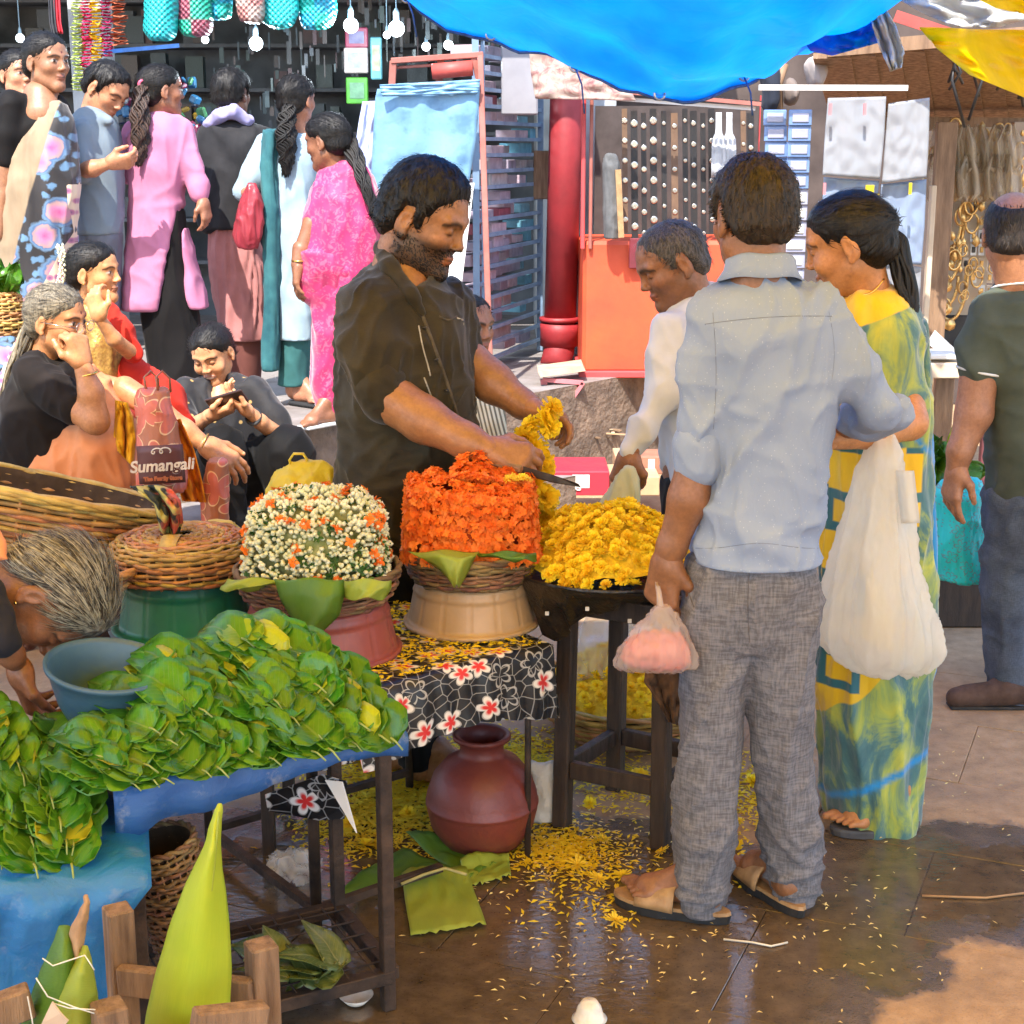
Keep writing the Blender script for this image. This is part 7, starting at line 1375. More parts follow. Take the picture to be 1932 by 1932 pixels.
# ------------------------------------------------------------------ foreground left: crate, leaves, basket
PALEW = mat('crate_wood', (.30, .185, .105), (.11, .065, .038), 7, .8, .7, 50, stretch=(7, 7, .8), detail=8, bdist=.005)
wc = empty('wooden_crate', at(330, 1990, 2.15), 'rough wooden crate with square posts in the lower left corner', 'crate')
def post(px0, px1, py_top, Y, zb=.0, name='post'):
    a, b = at(px0, py_top, Y), at(px1, py_top, Y); w = (b[0] - a[0]) * .80; c = (a + b) / 2; R = np.array([[.87, -.5, 0], [.5, .87, 0], [0, 0, 1]]); MB().box(V3(c[0], c[1] + w * .4, (c[2] + zb) / 2), (w, w, c[2] - zb), R, .003).make(name, PALEW, wc)
post(186, 248, 1722, 2.28, .12); post(456, 522, 1790, 2.22, .12); post(162, 236, 1908, 2.0, .12)
for (a, b, w, h) in (((225, 1848, 2.27), (478, 1875, 2.21), .022, .05), ((-60, 1930, 2.02), (60, 1885, 2.06), .03, .05), ((365, 1930, 2.0), (500, 1915, 2.06), .03, .04), ((-40, 1990, 2.0), (520, 1990, 2.06), .03, .06)): MB().bar(at(*a), at(*b), w, h, bev=.003).make('rail', PALEW, wc)
def banana_mat(name, c, c2, tr=.35, nv=260.0, along=0):
    if name in MATS: return MATS[name]
    N = NT(name); u = N.sep(N.co('UV')); f = N.noise(N.co('Object'), 6, 5, .6); ln = N.math('SINE', N.math('MULTIPLY', u[along], nv)); fine = N.noise(N.comb(N.math('MULTIPLY', u[along], 90.0), N.math('MULTIPLY', u[1 - along], 3.0), 0.0), 3.0, 3)
    col = N.mix(N.mr(f, .35, .75), c2, c); col = N.mix(N.mr(fine, .4, .7, 0, .35), col, tuple(min(1, x * 1.35) for x in c)); N.fin(col=col, rough=.42, spec=.5, normal=N.bump(N.math('ADD', N.math('MULTIPLY', ln, .15), fine), .25, .003)); N.translucent(tuple(min(1, x * 1.4) for x in c), tr); MATS[name] = N.m; return N.m
LIME = banana_mat('lime_banana_leaf', (.52, .58, .04), (.36, .50, .03), .3, 420.0, 1); GREENB = banana_mat('green_banana_leaf', (.16, .30, .03), (.07, .17, .02)); LIMEG = banana_mat('pale_banana_leaf', (.42, .47, .07), (.27, .38, .05))
def blade(name, rows, Y, m, label, curl=.03, cat='banana leaf', thick=.0012, tipback=0.0, parent=None):
    R = np.array(rows, float); t = np.linspace(0, 1, len(R)); T = np.linspace(0, 1, 50); R = np.stack([np.interp(T, t, R[:, i]) for i in range(3)], 1); G = np.zeros((50, 17, 3)); UV = []
    for _ in range(3): R[1:-1] = (R[:-2] + 2 * R[1:-1] + R[2:]) / 4
    wl = noise3(np.stack([T * 9, T * 0, T * 0 + R[0, 0]], 1)); R[:, 1] += wl * 2.5; R[:, 2] += wl[::-1] * 2
    for i in range(50):
        for j in range(17): v = j / 16; G[i, j] = at(R[i, 1] * (1 - v) + R[i, 2] * v, R[i, 0], Y - curl * sin(pi * v) * min(1, T[i] * 3) + tipback * (1 - T[i])); UV.append((T[i], v))
    V, F = MB().grid(G).arr(); o = build(name, V, F, m, parent, True, uv=np.array(UV), **({} if parent else dict(label=label, cat=cat)))
    md = o.modifiers.new('thickness', 'SOLIDIFY'); md.thickness = thick; return o
blade('banana_leaf', [(1516, 412, 418), (1540, 402, 418), (1570, 393, 416), (1610, 380, 416), (1660, 354, 422), (1720, 330, 430), (1790, 308, 435), (1860, 288, 435), (1932, 273, 433), (2010, 268, 428)], 2.16, LIME, 'bright lime banana leaf blade standing upright in the crate', .05, tipback=.03)
MB().tube([at(414 - 60 * t + 4 * sin(t * 5), 1522 + 470 * t, 2.113 + .03 * (1 - t) + .04 * max(0, .3 - t)) for t in np.linspace(.02, 1, 20)], np.linspace(.0015, .005, 20), 6).make('midrib', MATS['pale_banana_leaf'] if 'pale_banana_leaf' in MATS else LIME, bpy.data.objects['banana_leaf'], True)
cn = empty('leaf_parcel', at(112, 1932, 2.06), 'parcel rolled in green banana leaf tied with white thread', 'leaf parcel')
blade('outer_leaf', [(1746, 112, 132), (1775, 102, 146), (1830, 78, 160), (1880, 58, 174), (1932, 40, 184), (2000, 34, 188)], 2.09, GREENB, '', .05, parent=cn); blade('inner_leaf', [(1784, 157, 165), (1812, 143, 172), (1850, 118, 179), (1888, 98, 185), (1940, 94, 188), (2000, 96, 188)], 2.06, LIMEG, '', .045, parent=cn)
blade('dry_tip', [(1688, 160, 166), (1705, 158, 168), (1730, 145, 166), (1760, 130, 160), (1800, 134, 156), (1825, 140, 152)], 2.075, mat('dry_leaf', (.42, .26, .14), (.24, .14, .07), 20, .8), '', .02, parent=cn)
THR = mat('white_thread', (.75, .75, .68), None, 30, .8)
for rows in ([(80, 1808), (100, 1822), (130, 1812), (160, 1802), (178, 1830)], [(68, 1845), (90, 1880), (140, 1900), (178, 1912)], [(52, 1880), (60, 1920), (66, 1960)], [(98, 1892), (130, 1902), (180, 1905)]): MB().tube([at(x, y, 1.99) for x, y in rows], .0011, 5).make('thread', THR, cn, True)
MB().prism([at(78, 1932, 1.98), at(98, 1890, 1.985), at(114, 1912, 1.98), at(128, 1926, 1.98), at(112, 1950, 1.98), at(80, 1960, 1.98)], (0.001, .002, 0)).make('paper_tag', mat('kraft_card', (.55, .43, .32)), cn)
wb_ = at(302, 1588, 2.66); ax = nrm(V3(-.16, -.10, 1)); M = frame(wb_ - ax * .26, np.cross(V3(0, 1, 0), ax), ax); basket('cane_basket', M, [(.055, 0), (.060, .06), (.064, .14), (.066, .20), (.064, .26)], 26, 26, CANE_D, 'tall narrow wicker basket standing under the leaf table', .0042, rim=.006, wob=.003)
def liner(name, pts, m, label):
    """leaf flap draped over a basket rim: picture outline rows (pxL,pxR,py,Y)"""
    R = np.array(pts, float); t = np.linspace(0, 1, len(R)); T = np.linspace(0, 1, 20); R = np.stack([np.interp(T, t, R[:, i]) for i in range(4)], 1); G = np.zeros((20, 14, 3)); UV = []
    for i in range(20):
        for j in range(14): v = j / 13; G[i, j] = at(R[i, 0] * (1 - v) + R[i, 1] * v, R[i, 2] + 3 * sin(v * 9 + i * .3), R[i, 3] - .035 * sin(pi * v) + .006 * sin(v * 12 + i * .2)); UV.append((v, T[i]))
    V, F = MB().grid(G).arr(); o = build(name, V, F, m, None, True, uv=np.array(UV), label=label, cat='banana leaf'); md = o.modifiers.new('thickness', 'SOLIDIFY'); md.thickness = .001
liner('leaf_liner', [(768, 905, 1040, 3.52), (800, 898, 1052, 3.48), (828, 885, 1075, 3.475), (855, 866, 1106, 3.475)], LIMEG, 'pointed green banana leaf flap under the orange flower block')
liner('leaf_liner', [(898, 1010, 1042, 3.52), (905, 1012, 1050, 3.50), (960, 1012, 1058, 3.50)], GREENB, 'narrow banana leaf edge right of the pointed flap')
liner('leaf_liner', [(518, 648, 1092, 3.24), (528, 650, 1125, 3.225), (545, 640, 1160, 3.22), (568, 600, 1196, 3.22)], GREENB, 'large dark banana leaf flap hanging under the jasmine mound')
liner('leaf_liner', [(640, 738, 1094, 3.25), (648, 738, 1112, 3.235), (652, 722, 1130, 3.23)], LIMEG, 'torn lime banana leaf flap right of the dark one')
liner('leaf_liner', [(430, 530, 1092, 3.30), (420, 525, 1104, 3.28), (415, 470, 1114, 3.28)], LIMEG, 'narrow pale leaf strip at the left of the jasmine basket')
# banana leaf scraps on the ground
def scrap(name, pts, m, label, nz=0.0, w=12):
    """four picture corners on the ground, sheet with bends"""
    a, b, c, d = [gnd(*p) for p in pts]; G = []; UV = []
    for i in range(22):
        R = []
        for j in range(14):
            u, v = i / 21, j / 13; p_ = (a * (1 - u) + b * u) * (1 - v) + (d * (1 - u) + c * u) * v; rag = .010 * noise3(np.array([[u * 14, 3., nz]]))[0] if v == 1 else 0; z = .010 + .05 * max(0, .35 - v) * (1 + .5 * sin(u * 5)) + .012 * abs(noise3(np.array([[u * 4, v * 3, nz]]))[0]); R.append(p_ + V3(0, -rag * 2, z)); UV.append((u, v))
        G.append(R)
    V, F = MB().grid(np.array(G)).arr(); o = build(name, V, F, m, None, True, uv=np.array(UV), label=label, cat='banana leaf'); md = o.modifiers.new('thickness', 'SOLIDIFY'); md.thickness = .001; return o
scrap('banana_leaf_piece', [(758, 1668), (880, 1648), (918, 1752), (775, 1772)], LIMEG, 'pale torn banana leaf piece at the front of the ground leaves', 1.)
scrap('banana_leaf_piece', [(632, 1712), (760, 1612), (880, 1650), (755, 1672)], GREENB, 'dark pointed banana leaf piece under the table leg', 2.)
scrap('banana_leaf_piece', [(765, 1588), (900, 1612), (962, 1622), (880, 1668)], GREENB, 'dark banana leaf piece below the clay pot', 3.); scrap('banana_leaf_piece', [(868, 1640), (960, 1622), (964, 1660), (876, 1680)], LIMEG, 'short pale banana leaf strip right of the ground leaves', 4.)
MB().tube([gnd(757, 1668, .05), gnd(800, 1650, .055), gnd(840, 1638, .055), gnd(880, 1650, .05)], .004, 6).make('leaf_rib', mat('leaf_rib', (.48, .42, .16)), None, True, label='pale curved midrib lying across the banana leaf pieces', cat='leaf rib')
fl = Field(gnd(555, 1660) - .12, gnd(555, 1660) + .12, .006); q = gnd(555, 1655); fl.ell(q + V3(0, 0, .025), (.06, .05, .035), None, .01); V, F = fl.mesh(1); V += normals(V, F) * crease(V, (26, 26, 26), .028, 3.)[:, None]; build('crumpled_plastic', V, F, CLEARM, None, label='crumpled clear plastic bag under the leaf table', cat='plastic bag')
FOIL = mat('foil_paper', (.75, .70, .62), (.55, .5, .42), 30, .35, .4, 60); q = gnd(1112, 1922); MB().lathe([(.001, .042), (.015, .040), (.024, .026), (.030, .004), (.036, .001), (.034, .0), (.026, .006)], q, 28, 1, 1, lambda t, z: .04 * sin(t * 14) * (z < .02)).make('foil_cup', FOIL, None, True, label='crumpled white paper cup upside down on the wet paving', cat='cup')
q = gnd(672, 1892); V, F = MB().lathe([(.001, .001), (.02, .004), (.034, .018), (.036, .019), (.021, .002)], q + V3(0, 0, .001), 20).arr(); build('paper_bowl', V, F, FOIL, None, label='small white paper bowl by the leaf table leg', cat='bowl')
MB().tube([gnd(1365, 1772, .004), gnd(1420, 1778, .004), gnd(1455, 1785, .004), gnd(1486, 1778, .004)], .0025, 5).make('straw', mat('pale_straw', (.75, .68, .55)), None, True, label='pale bent straw lying behind the left sandal', cat='straw')
MB().tube([gnd(1740, 1690, .004), gnd(1800, 1692, .004), gnd(1860, 1694, .004), gnd(1932, 1685, .004)], .003, 5).make('twig', mat('twig_brown', (.42, .24, .1)), None, True, label='thin brown twig lying in the puddle at right', cat='twig')
rb = [at(15, 560, 4.2), at(15, 600, 4.2)]
basket('cane_basket', up_frame(at(8, 630, 5.3)), [(.075, 0), (.085, .04), (.075, .09), (.055, .14)], 14, 20, CANE, 'small round cane basket of greens at the left edge', .005, rim=.006)
hh = empty('greens', at(8, 560, 5.3), 'green leafy bunch in the small basket at the left edge', 'greens')
for i in range(26): place('leaf', LEAVES[i % 4], frame(at(8, 540, 5.3) + RNG.normal(0, .025, 3), RNG.normal(0, 1, 3) + V3(.3, 0, .9), RNG.normal(0, 1, 3), .55), hh)
# ------------------------------------------------------------------ shops behind
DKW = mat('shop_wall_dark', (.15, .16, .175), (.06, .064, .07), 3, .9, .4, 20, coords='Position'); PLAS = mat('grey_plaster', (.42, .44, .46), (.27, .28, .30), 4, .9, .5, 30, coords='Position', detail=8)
def wallbox(name, lo, hi, m, label=None, cat=None, kind=None, parent=None):
    lo, hi = np.array(lo, float), np.array(hi, float); return MB().box((lo + hi) / 2, hi - lo).make(name, m, parent, False, label=label, cat=cat, kind=kind) if parent is None else MB().box((lo + hi) / 2, hi - lo).make(name, m, parent)
bd = empty('shop_building', V3(-1.2, 11.6, .48), 'dark open fronted shop building behind the standing shoppers', 'building')
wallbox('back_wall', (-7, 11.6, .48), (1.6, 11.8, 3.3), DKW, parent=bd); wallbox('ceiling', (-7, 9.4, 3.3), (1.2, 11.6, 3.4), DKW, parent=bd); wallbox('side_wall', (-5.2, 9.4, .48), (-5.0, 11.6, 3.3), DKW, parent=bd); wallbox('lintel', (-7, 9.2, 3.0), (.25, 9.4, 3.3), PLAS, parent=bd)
wallbox('added_sun_block', (-7, 8.2, 2.88), (.25, 9.2, 2.93), DKW, parent=bd); wallbox('door_jamb', (-2.62, 9.5, .48), (-2.42, 9.75, 3.0), PLAS, parent=bd)  # overhead slab added out of view to keep sun off the shop goods
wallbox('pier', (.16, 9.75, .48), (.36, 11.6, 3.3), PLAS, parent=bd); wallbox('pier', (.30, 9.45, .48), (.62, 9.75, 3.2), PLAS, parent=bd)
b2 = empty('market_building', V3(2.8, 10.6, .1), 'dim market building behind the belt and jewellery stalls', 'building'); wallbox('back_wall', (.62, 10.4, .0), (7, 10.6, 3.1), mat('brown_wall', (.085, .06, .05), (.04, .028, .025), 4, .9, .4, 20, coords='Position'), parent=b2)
wallbox('wall', (-14, 14, 0), (14, 14.3, 4.0), PLAS, 'tall plain building closing the lane far behind', 'building')
# shelves with goods in the dark shop
sh = empty('goods_shelf', V3(-1.9, 11.3, .48), 'dim shelf of small packets at the back of the dark shop', 'shelf')
for k in range(7): MB().box(V3(-2.3, 11.35, .9 + k * .3), (4.4, .3, .025)).make('board', DKW, sh)
PKT = [mat('packet_%d' % i, c, None, 20, .4) for i, c in enumerate([(.045, .055, .07), (.06, .04, .035), (.025, .045, .055), (.05, .05, .052), (.08, .025, .03), (.035, .06, .055)])]
pk = [MB().box((0, 0, .5), (1, 1, 1)).data('packet', m_) for m_ in PKT]
for i in range(110):
    w, h = random.uniform(.06, .16), random.uniform(.10, .24); x = random.uniform(-4.3, -.2); k = random.randrange(7); place('packet', random.choice(pk), Matrix.Translation((x, 11.3 + random.uniform(-.05, .05), .915 + k * .3)) @ Matrix.Diagonal((w, .1, h, 1)), sh)
hs = empty('hanging_goods', V3(-.9, 9.6, 2.0), 'clusters of small glinting goods hanging from the shop ceiling', 'goods')
for i in range(170):
    px = random.uniform(370, 940); py = random.uniform(-10, 150) if px > 560 else random.uniform(60, 330); c = at(px, py, random.uniform(9.6, 10.6)); place('packet', random.choice(pk), Matrix.Translation(Vector(c)) @ Matrix.Diagonal((random.uniform(.008, .03), .008, random.uniform(.03, .14), 1)), hs)
MB().box(at(760, -60, 10.1), (2.4, .9, .02)).make('hanging_rail', DKW, hs)
# lit bulbs
BULB = NT('lit_bulb'); BULB.fin(col=(.9, .95, 1), emit=(.75, .9, 1), estr=3.0); BULBM = BULB.m; SOCK = mat('bulb_socket', (.35, .5, .6), None, 20, .4)
for k, (px, py, r, Y, lab) in enumerate([(662, 48, 14, 8.8, 'round lit bulb nearest the teal bags'), (748, 54, 15, 8.8, 'large lit bulb above the blue sheet'), (483, 82, 13, 9.0, 'lit bulb hanging below the brown woven bag'), (804, 88, 8, 9.8, 'small lit bulb left of the awning edge'), (846, 85, 9, 9.8, 'small lit bulb beside the awning edge'), (38, 72, 8, 9.2, 'small lit lamp at the far left'), (730, 66, 7, 9.4, 'small lamp close to the large bulb'), (387, 75, 7, 9.4, 'small lamp under the green checked bag')]):
    c = at(px, py, Y); rr = r * mpp(py, Y); e = empty('light_bulb', c, lab, 'bulb'); V, F = MB().lathe([(rr * sin(t), -rr * cos(t)) for t in np.linspace(.01, pi * .86, 12)], c, 16).arr(); build('globe', V, F, BULBM, e); MB().lathe([(rr * .42, rr * .85), (rr * .40, rr * 1.9), (rr * .2, rr * 2.4), (.003, rr * 2.5), (.003, .7)], c, 10).make('socket', SOCK, e, True)
    if k < 3:
        L = bpy.data.lights.new('bulb_light', 'POINT'); L.energy = 6; L.color = (.8, .92, 1); L.shadow_soft_size = rr; lo = bpy.data.objects.new('bulb_light', L); COL.objects.link(lo); lo.parent = e; lo.location = (0, -.08, -.05)
# woven plastic bags hanging
def weave_mat(name, c, c2, sc=34.0, chk=None):
    N = NT(name); p = N.co('Object'); s = N.sep(p); a = N.math('SINE', N.math('MULTIPLY', s[0], sc * 6.28)); b_ = N.math('SINE', N.math('MULTIPLY', s[2], sc * 6.28)); k = N.math('MULTIPLY', a, b_); col = N.mix(N.mr(k, -.3, .5), c2, c)
    if chk: q = N.math('MULTIPLY', N.math('SINE', N.math('MULTIPLY', s[0], 30.0)), N.math('SINE', N.math('ADD', N.math('MULTIPLY', s[2], 30.0), .7))); col = N.mix(N.mr(q, -.1, .1), col, N.mix(N.mr(k, -.3, .5), tuple(x * .6 for x in chk), chk))
    N.fin(col=col, rough=.4, normal=N.bump(k, .6, .008)); return N.m
WV = [weave_mat('woven_turquoise', (.02, .58, .55), (.01, .30, .32)), weave_mat('woven_green', (.03, .50, .30), (.02, .25, .18), chk=(.35, .08, .12)), weave_mat('woven_blue', (.02, .42, .58), (.01, .2, .32), chk=(.02, .55, .45)), weave_mat('woven_brown', (.42, .20, .16), (.22, .08, .08), chk=(.5, .35, .3))]
for k, (rows, m_, lab) in enumerate([([(-40, 275, 335), (20, 275, 335), (60, 272, 332), (76, 285, 322)], 0, 'turquoise woven plastic bag with a drooping bottom, hanging leftmost'), ([(-40, 330, 395), (20, 332, 398), (55, 335, 400), (70, 345, 390)], 1, 'green and maroon checked woven bag next to the leftmost turquoise one'), ([(-40, 392, 440), (10, 390, 440), (30, 396, 438), (36, 402, 432)], 2, 'small blue woven bag hanging high between the checked ones'), ([(-40, 442, 498), (10, 444, 500), (30, 450, 498), (42, 458, 490)], 3, 'brown and white checked woven bag hanging above the lit bulb'), ([(-40, 488, 560), (20, 490, 566), (42, 495, 560), (52, 505, 550)], 0, 'wide turquoise woven bag right of the brown checked bag'), ([(-40, 560, 632), (20, 562, 634), (44, 566, 628), (54, 575, 615)], 2, 'blue green woven bag hanging rightmost of the row')]):
    bag('woven_bag', [(r[0], r[1], r[2], .09) for r in rows], 8.4 + .1 * (k % 3), WV[m_], lab, ((5, 5, 3), .012, 1. + k), ((12, 12, 6), .006, 2.), .014, 2.6)
MB().bar(at(195, 98, 8.2), at(338, 86, 8.3), .02, .02).make('rod', mat('blue_rod', (.02, .10, .35), None, 20, .4), None, label='blue rod running behind the hanging garlands', cat='rod')
# hanging garlands
def disc_mesh(name, m, R=.022, n=10, seed=0):
    rs = random.Random(seed); mb = MB(); V = [V3(0, 0, .004), V3(0, 0, -.006)] + [V3(R * (1 if k % 2 else .8) * cos(2 * pi * k / (2 * n)), R * (1 if k % 2 else .8) * sin(2 * pi * k / (2 * n)), rs.uniform(-.006, .006)) for k in range(2 * n)]; return mb.add(V, [[0, 2 + i, 2 + (i + 1) % (2 * n)] for i in range(2 * n)] + [[1, 2 + (i + 1) % (2 * n), 2 + i] for i in range(2 * n)]).data(name, m, False)
for k, (px, y1, c, R, lab) in enumerate([(146, 175, (.62, .72, .22), .034, 'pale lime hanging flower garland nearest the sari woman'), (163, 160, (.78, .03, .14), .034, 'crimson hanging flower garland beside the lime one'), (180, 125, (.90, .62, .02), .036, 'yellow hanging flower garland in the middle of the row'), (199, 110, (.50, .02, .12), .030, 'dark red hanging flower garland right of the yellow one'), (222, 88, (.55, .14, .06), .042, 'thick brick orange hanging garland rightmost of the row')]):
    e = empty('hanging_garland', at(px, 60, 7.9), lab, 'garland', 'garlands hanging at the flower shop'); me = disc_mesh('flower', mat('garland_%d' % k, c, tuple(x * .6 for x in c), 30, .7, trans=.2, coords='Position'), R, 9, k); top = at(px, -30, 7.9); bot = at(px + 3, y1, 7.9); n = int((top[2] - bot[2]) / .014)
    for i in range(n): t = i / n; place('flower', me, frame(top * (1 - t) + bot * t + V3(.006 * sin(i * .7), .006 * cos(i * 1.1), 0), V3(cos(i * 1.3), sin(i * 1.3), random.uniform(-.1, .1)), V3(random.uniform(-.15, .15), -.15, 1), random.uniform(.85, 1.1)), e)
for k, (px, c, lab) in enumerate([(105, (.6, .03, .05), 'red ribbon hanging above the sari woman'), (95, (.05, .05, .06), 'black cord bundle hanging left of the red ribbon')]):
    ribbon('hanging_ribbon', [(px - 4, -30, px + 6, -30), (px - 2, 40, px + 10, 40), (px + 4, 62 + 8 * k, px + 14, 64)], mat('ribbon_%d' % k, c, None, 20, .6), 8.0, amp=.01, n=10, label=lab, cat='ribbon')
# small colourful goods on a table behind the pink kurta
gt = empty('goods_table', V3(*at(300, 250, 9.0)), 'table of bright toys and flower packets behind the pink kurta woman', 'table')
MB().box(at(310, 262, 9.0), (1.1, .4, .03)).make('tabletop', mat('blue_table', (.05, .15, .4), None, 10, .5), gt)
for sx in (-1, 1): MB().bar(at(310, 262, 9.0) + V3(sx * .5, 0, -.02), at(310, 262, 9.0) * V3(1, 1, 0) + V3(sx * .5, 0, .481), .04).make('leg', mat('blue_table', ()), gt)
for i in range(90): c = at(random.uniform(225, 385), random.uniform(150, 256), 9.0 + random.uniform(-.1, .15)); w = random.uniform(.015, .045); MB().box(c, (w, .05, w * random.uniform(.8, 1.8)), np.linalg.qr(RNG.normal(0, 1, (3, 3)))[0], .008).make('goods_packet', mat('goods_%d' % (i % 7), [(.28, .02, .03), (.35, .2, .02), (.03, .13, .25), (.3, .3, .3), (.2, .02, .06), (.05, .18, .07), (.02, .02, .03)][i % 7], None, 20, .4), gt)
# display stand with blue sheet
ds = empty('display_stand', at(820, 700, 8.0), 'red framed stand covered by a printed pale blue sheet', 'stand'); REDW = mat('red_painted_wood', (.50, .08, .06), (.34, .05, .04), 9, .55, .3, 40); SALM = mat('salmon_painted_wood', (.36, .12, .09), (.26, .08, .06), 9, .6, .3, 40)
for a, b, w in (((738, 115, 8.0), (912, 103, 8.0), .04), ((740, 128, 8.02), (898, 118, 8.02), .02), ((742, 115, 8.0), (735, 250, 8.0), .035), ((906, 105, 7.98), (925, 705, 7.7), .030), ((893, 105, 8.0), (905, 160, 8.0), .03), ((832, 112, 8.02), (828, 160, 8.02), .035), ((738, 240, 8.0), (730, 700, 8.1), .035)): MB().bar(at(*a), at(*b), w, w * .7, bev=.003).make('frame_bar', SALM, ds)
MB().tube([at(815, 135, 7.98), at(892, 128, 7.98)], .038, 14).make('roll', REDW, ds, True)
def sheetm():
    N = NT('printed_blue_sheet'); p = N.co('Object'); s = N.sep(p); q = N.comb(s[0], s[2], 0.0); v = N.voro(q, 28, 'F1', .35, '2D').outputs['Distance']; f = N.noise(p, 9, 5); N.fin(col=N.mix(N.math('MULTIPLY', N.mr(v, .16, .10), .5), N.mix(N.mr(f, .52, .62), (.19, .37, .53), (.13, .27, .43)), (.16, .3, .5)), rough=.45, normal=N.bump(N.noise(p, 6, 4), .35, .03)); N.translucent((.4, .65, .85), .2); return N.m
ribbon('blue_sheet', [(712, 168, 905, 150), (708, 185, 905, 170), (704, 260, 900, 250), (700, 345, 885, 345), (700, 400, 870, 400)], sheetm(), 7.92, amp=.012, seed=2, parent=ds); ribbon('rolled_edge', [(716, 160, 906, 150), (718, 172, 904, 166), (722, 182, 900, 176)], sheetm(), 7.88, amp=.012, seed=4, parent=ds)
ribbon('lilac_sheet', [(684, 192, 712, 190), (674, 250, 710, 250), (666, 312, 706, 316), (690, 330, 705, 340)], cloth('lilac_sheet_cloth', (.50, .55, .80), (.38, .42, .66), 300, .1), 8.05, amp=.012, seed=3, label='lilac sheet hanging left of the blue printed sheet', cat='sheet')
MB().prism([at(870, 345, 7.85), at(895, 345, 7.85), at(868, 560, 7.75), at(840, 560, 7.75)], (0, .01, 0)).make('white_board', PAPER, ds)
# wall pictures and packs left of the stand
for k, (x0, x1, y0, y1, c, lab) in enumerate([(652, 694, 52, 90, (.30, .03, .08), 'dark red boxed item hanging under the first bulb'), (650, 694, 90, 138, (.5, .42, .4), 'small framed red picture hanging in the dark shop'), (654, 694, 146, 196, (.08, .35, .03), 'green packet hanging in the dark shop'), (700, 720, 70, 150, (.1, .35, .4), 'teal packet strip hanging beside the framed picture')]):
    a, b = at(x0, y1, 9.5), at(x1, y0, 9.5); e = empty('hanging_item', (a + b) / 2, lab, 'goods'); MB().box((a + b) / 2, (b[0] - a[0], .03, b[2] - a[2]), None, .006).make('pack', mat('item_%d' % k, c, None, 12, .4), e); MB().box((a + b) / 2 + V3(0, -.018, 0), ((b[0] - a[0]) * .65, .006, (b[2] - a[2]) * .6)).make('face', mat('item_face_%d' % k, tuple(min(1, x * .5 + .12) for x in c[::-1]), None, 30, .4), e)
# rack with boxes, receding
rk_ = empty('box_rack', at(960, 660, 9.0), 'blue barred rack filled with small pale boxes beside the red pipe', 'rack'); BLUP = mat('slate_blue_paint', (.20, .29, .40), (.13, .2, .3), 10, .5)
def rkp(u, z): return V3(-.19 + u * .36, 8.3 + u * 1.15, z)
for u, w in ((0.0, .035), (1.0, .035), (.1, .02)): MB().bar(rkp(u, .49), rkp(u, 2.35), w, .03).make('upright', BLUP, rk_)
for k in range(21): z = .56 + k * .085; MB().bar(rkp(0, z), rkp(1, z), .018, .02).make('bar', BLUP, rk_)
BXC = [(.52, .38, .42), (.44, .34, .40), (.34, .29, .36), (.18, .36, .44), (.13, .34, .44), (.38, .34, .34), (.28, .06, .08)]; BXM = [mat('box_card_%d' % i, c, None, 15, .6) for i, c in enumerate(BXC)]; dirv = nrm(rkp(1, 0) - rkp(0, 0)); Rk = np.stack([dirv, V3(-dirv[1], dirv[0], 0), V3(0, 0, 1)], 1)
for k in range(20):
    u = .05
    while u < .93:
        w = random.uniform(.10, .36); w = min(w, .97 - u); z = .60 + k * .085; c = rkp(u + w / 2, z) + Rk[:, 1] * .09; ci = random.choice((3, 4)) if u > .72 else random.choice((0, 0, 1, 1, 2, 5, 6 if random.random() < .2 else 0)); hb = random.uniform(.040, .066); random.random() < .86 and MB().box(c + V3(0, 0, (hb - .068) / 2) + Rk[:, 1] * random.uniform(-.02, .06), (w * 1.2 * random.uniform(.7, .92), .12, hb), Rk, .003).make('box', BXM[ci], rk_); u += w
# red down pipe
dp = empty('down_pipe', gnd(1050, 705, .48), 'thick red painted drain pipe standing on the pavement', 'pipe'); RP = mat('red_pipe_paint', (.34, .026, .032), (.20, .016, .02), 5, .55, .3, 40, detail=7)
pt, pb = at(1076, -60, 9.0), at(1056, 640, 9.0)
MB().tube([pt, pb], .094, 24).make('pipe', RP, dp, True); MB().tube([at(1056, 610, 9.0), at(1055.5, 625, 9.0), at(1055, 652, 9.0)], [.115, .112, .112], 24).make('collar', RP, dp, True); MB().tube([at(1056, 598, 9.0), at(1056, 606, 9.0)], .118, 24).make('ring', RP, dp, True); MB().tube([at(1056, 640, 9.0), at(1054, 665, 8.98), at(1046, 690, 8.9)], [.095, .09, .085], 24).make('elbow', RP, dp, True)
MB().box(at(980, 150, 8.7), (70 * mpp(150, 8.7), .02, 130 * mpp(150, 8.7)), None, .01).make('blank_board', mat('pale_board', (.30, .29, .31), (.24, .23, .25), 6, .7), None, label='blank grey board hanging left of the red pipe', cat='board')
MB().box(at(1032, 330, 9.3), (.16, .03, .28), None, .005).make('picture_frame', WOOD, None, label='wooden framed picture on the wall left of the red pipe', cat='picture')
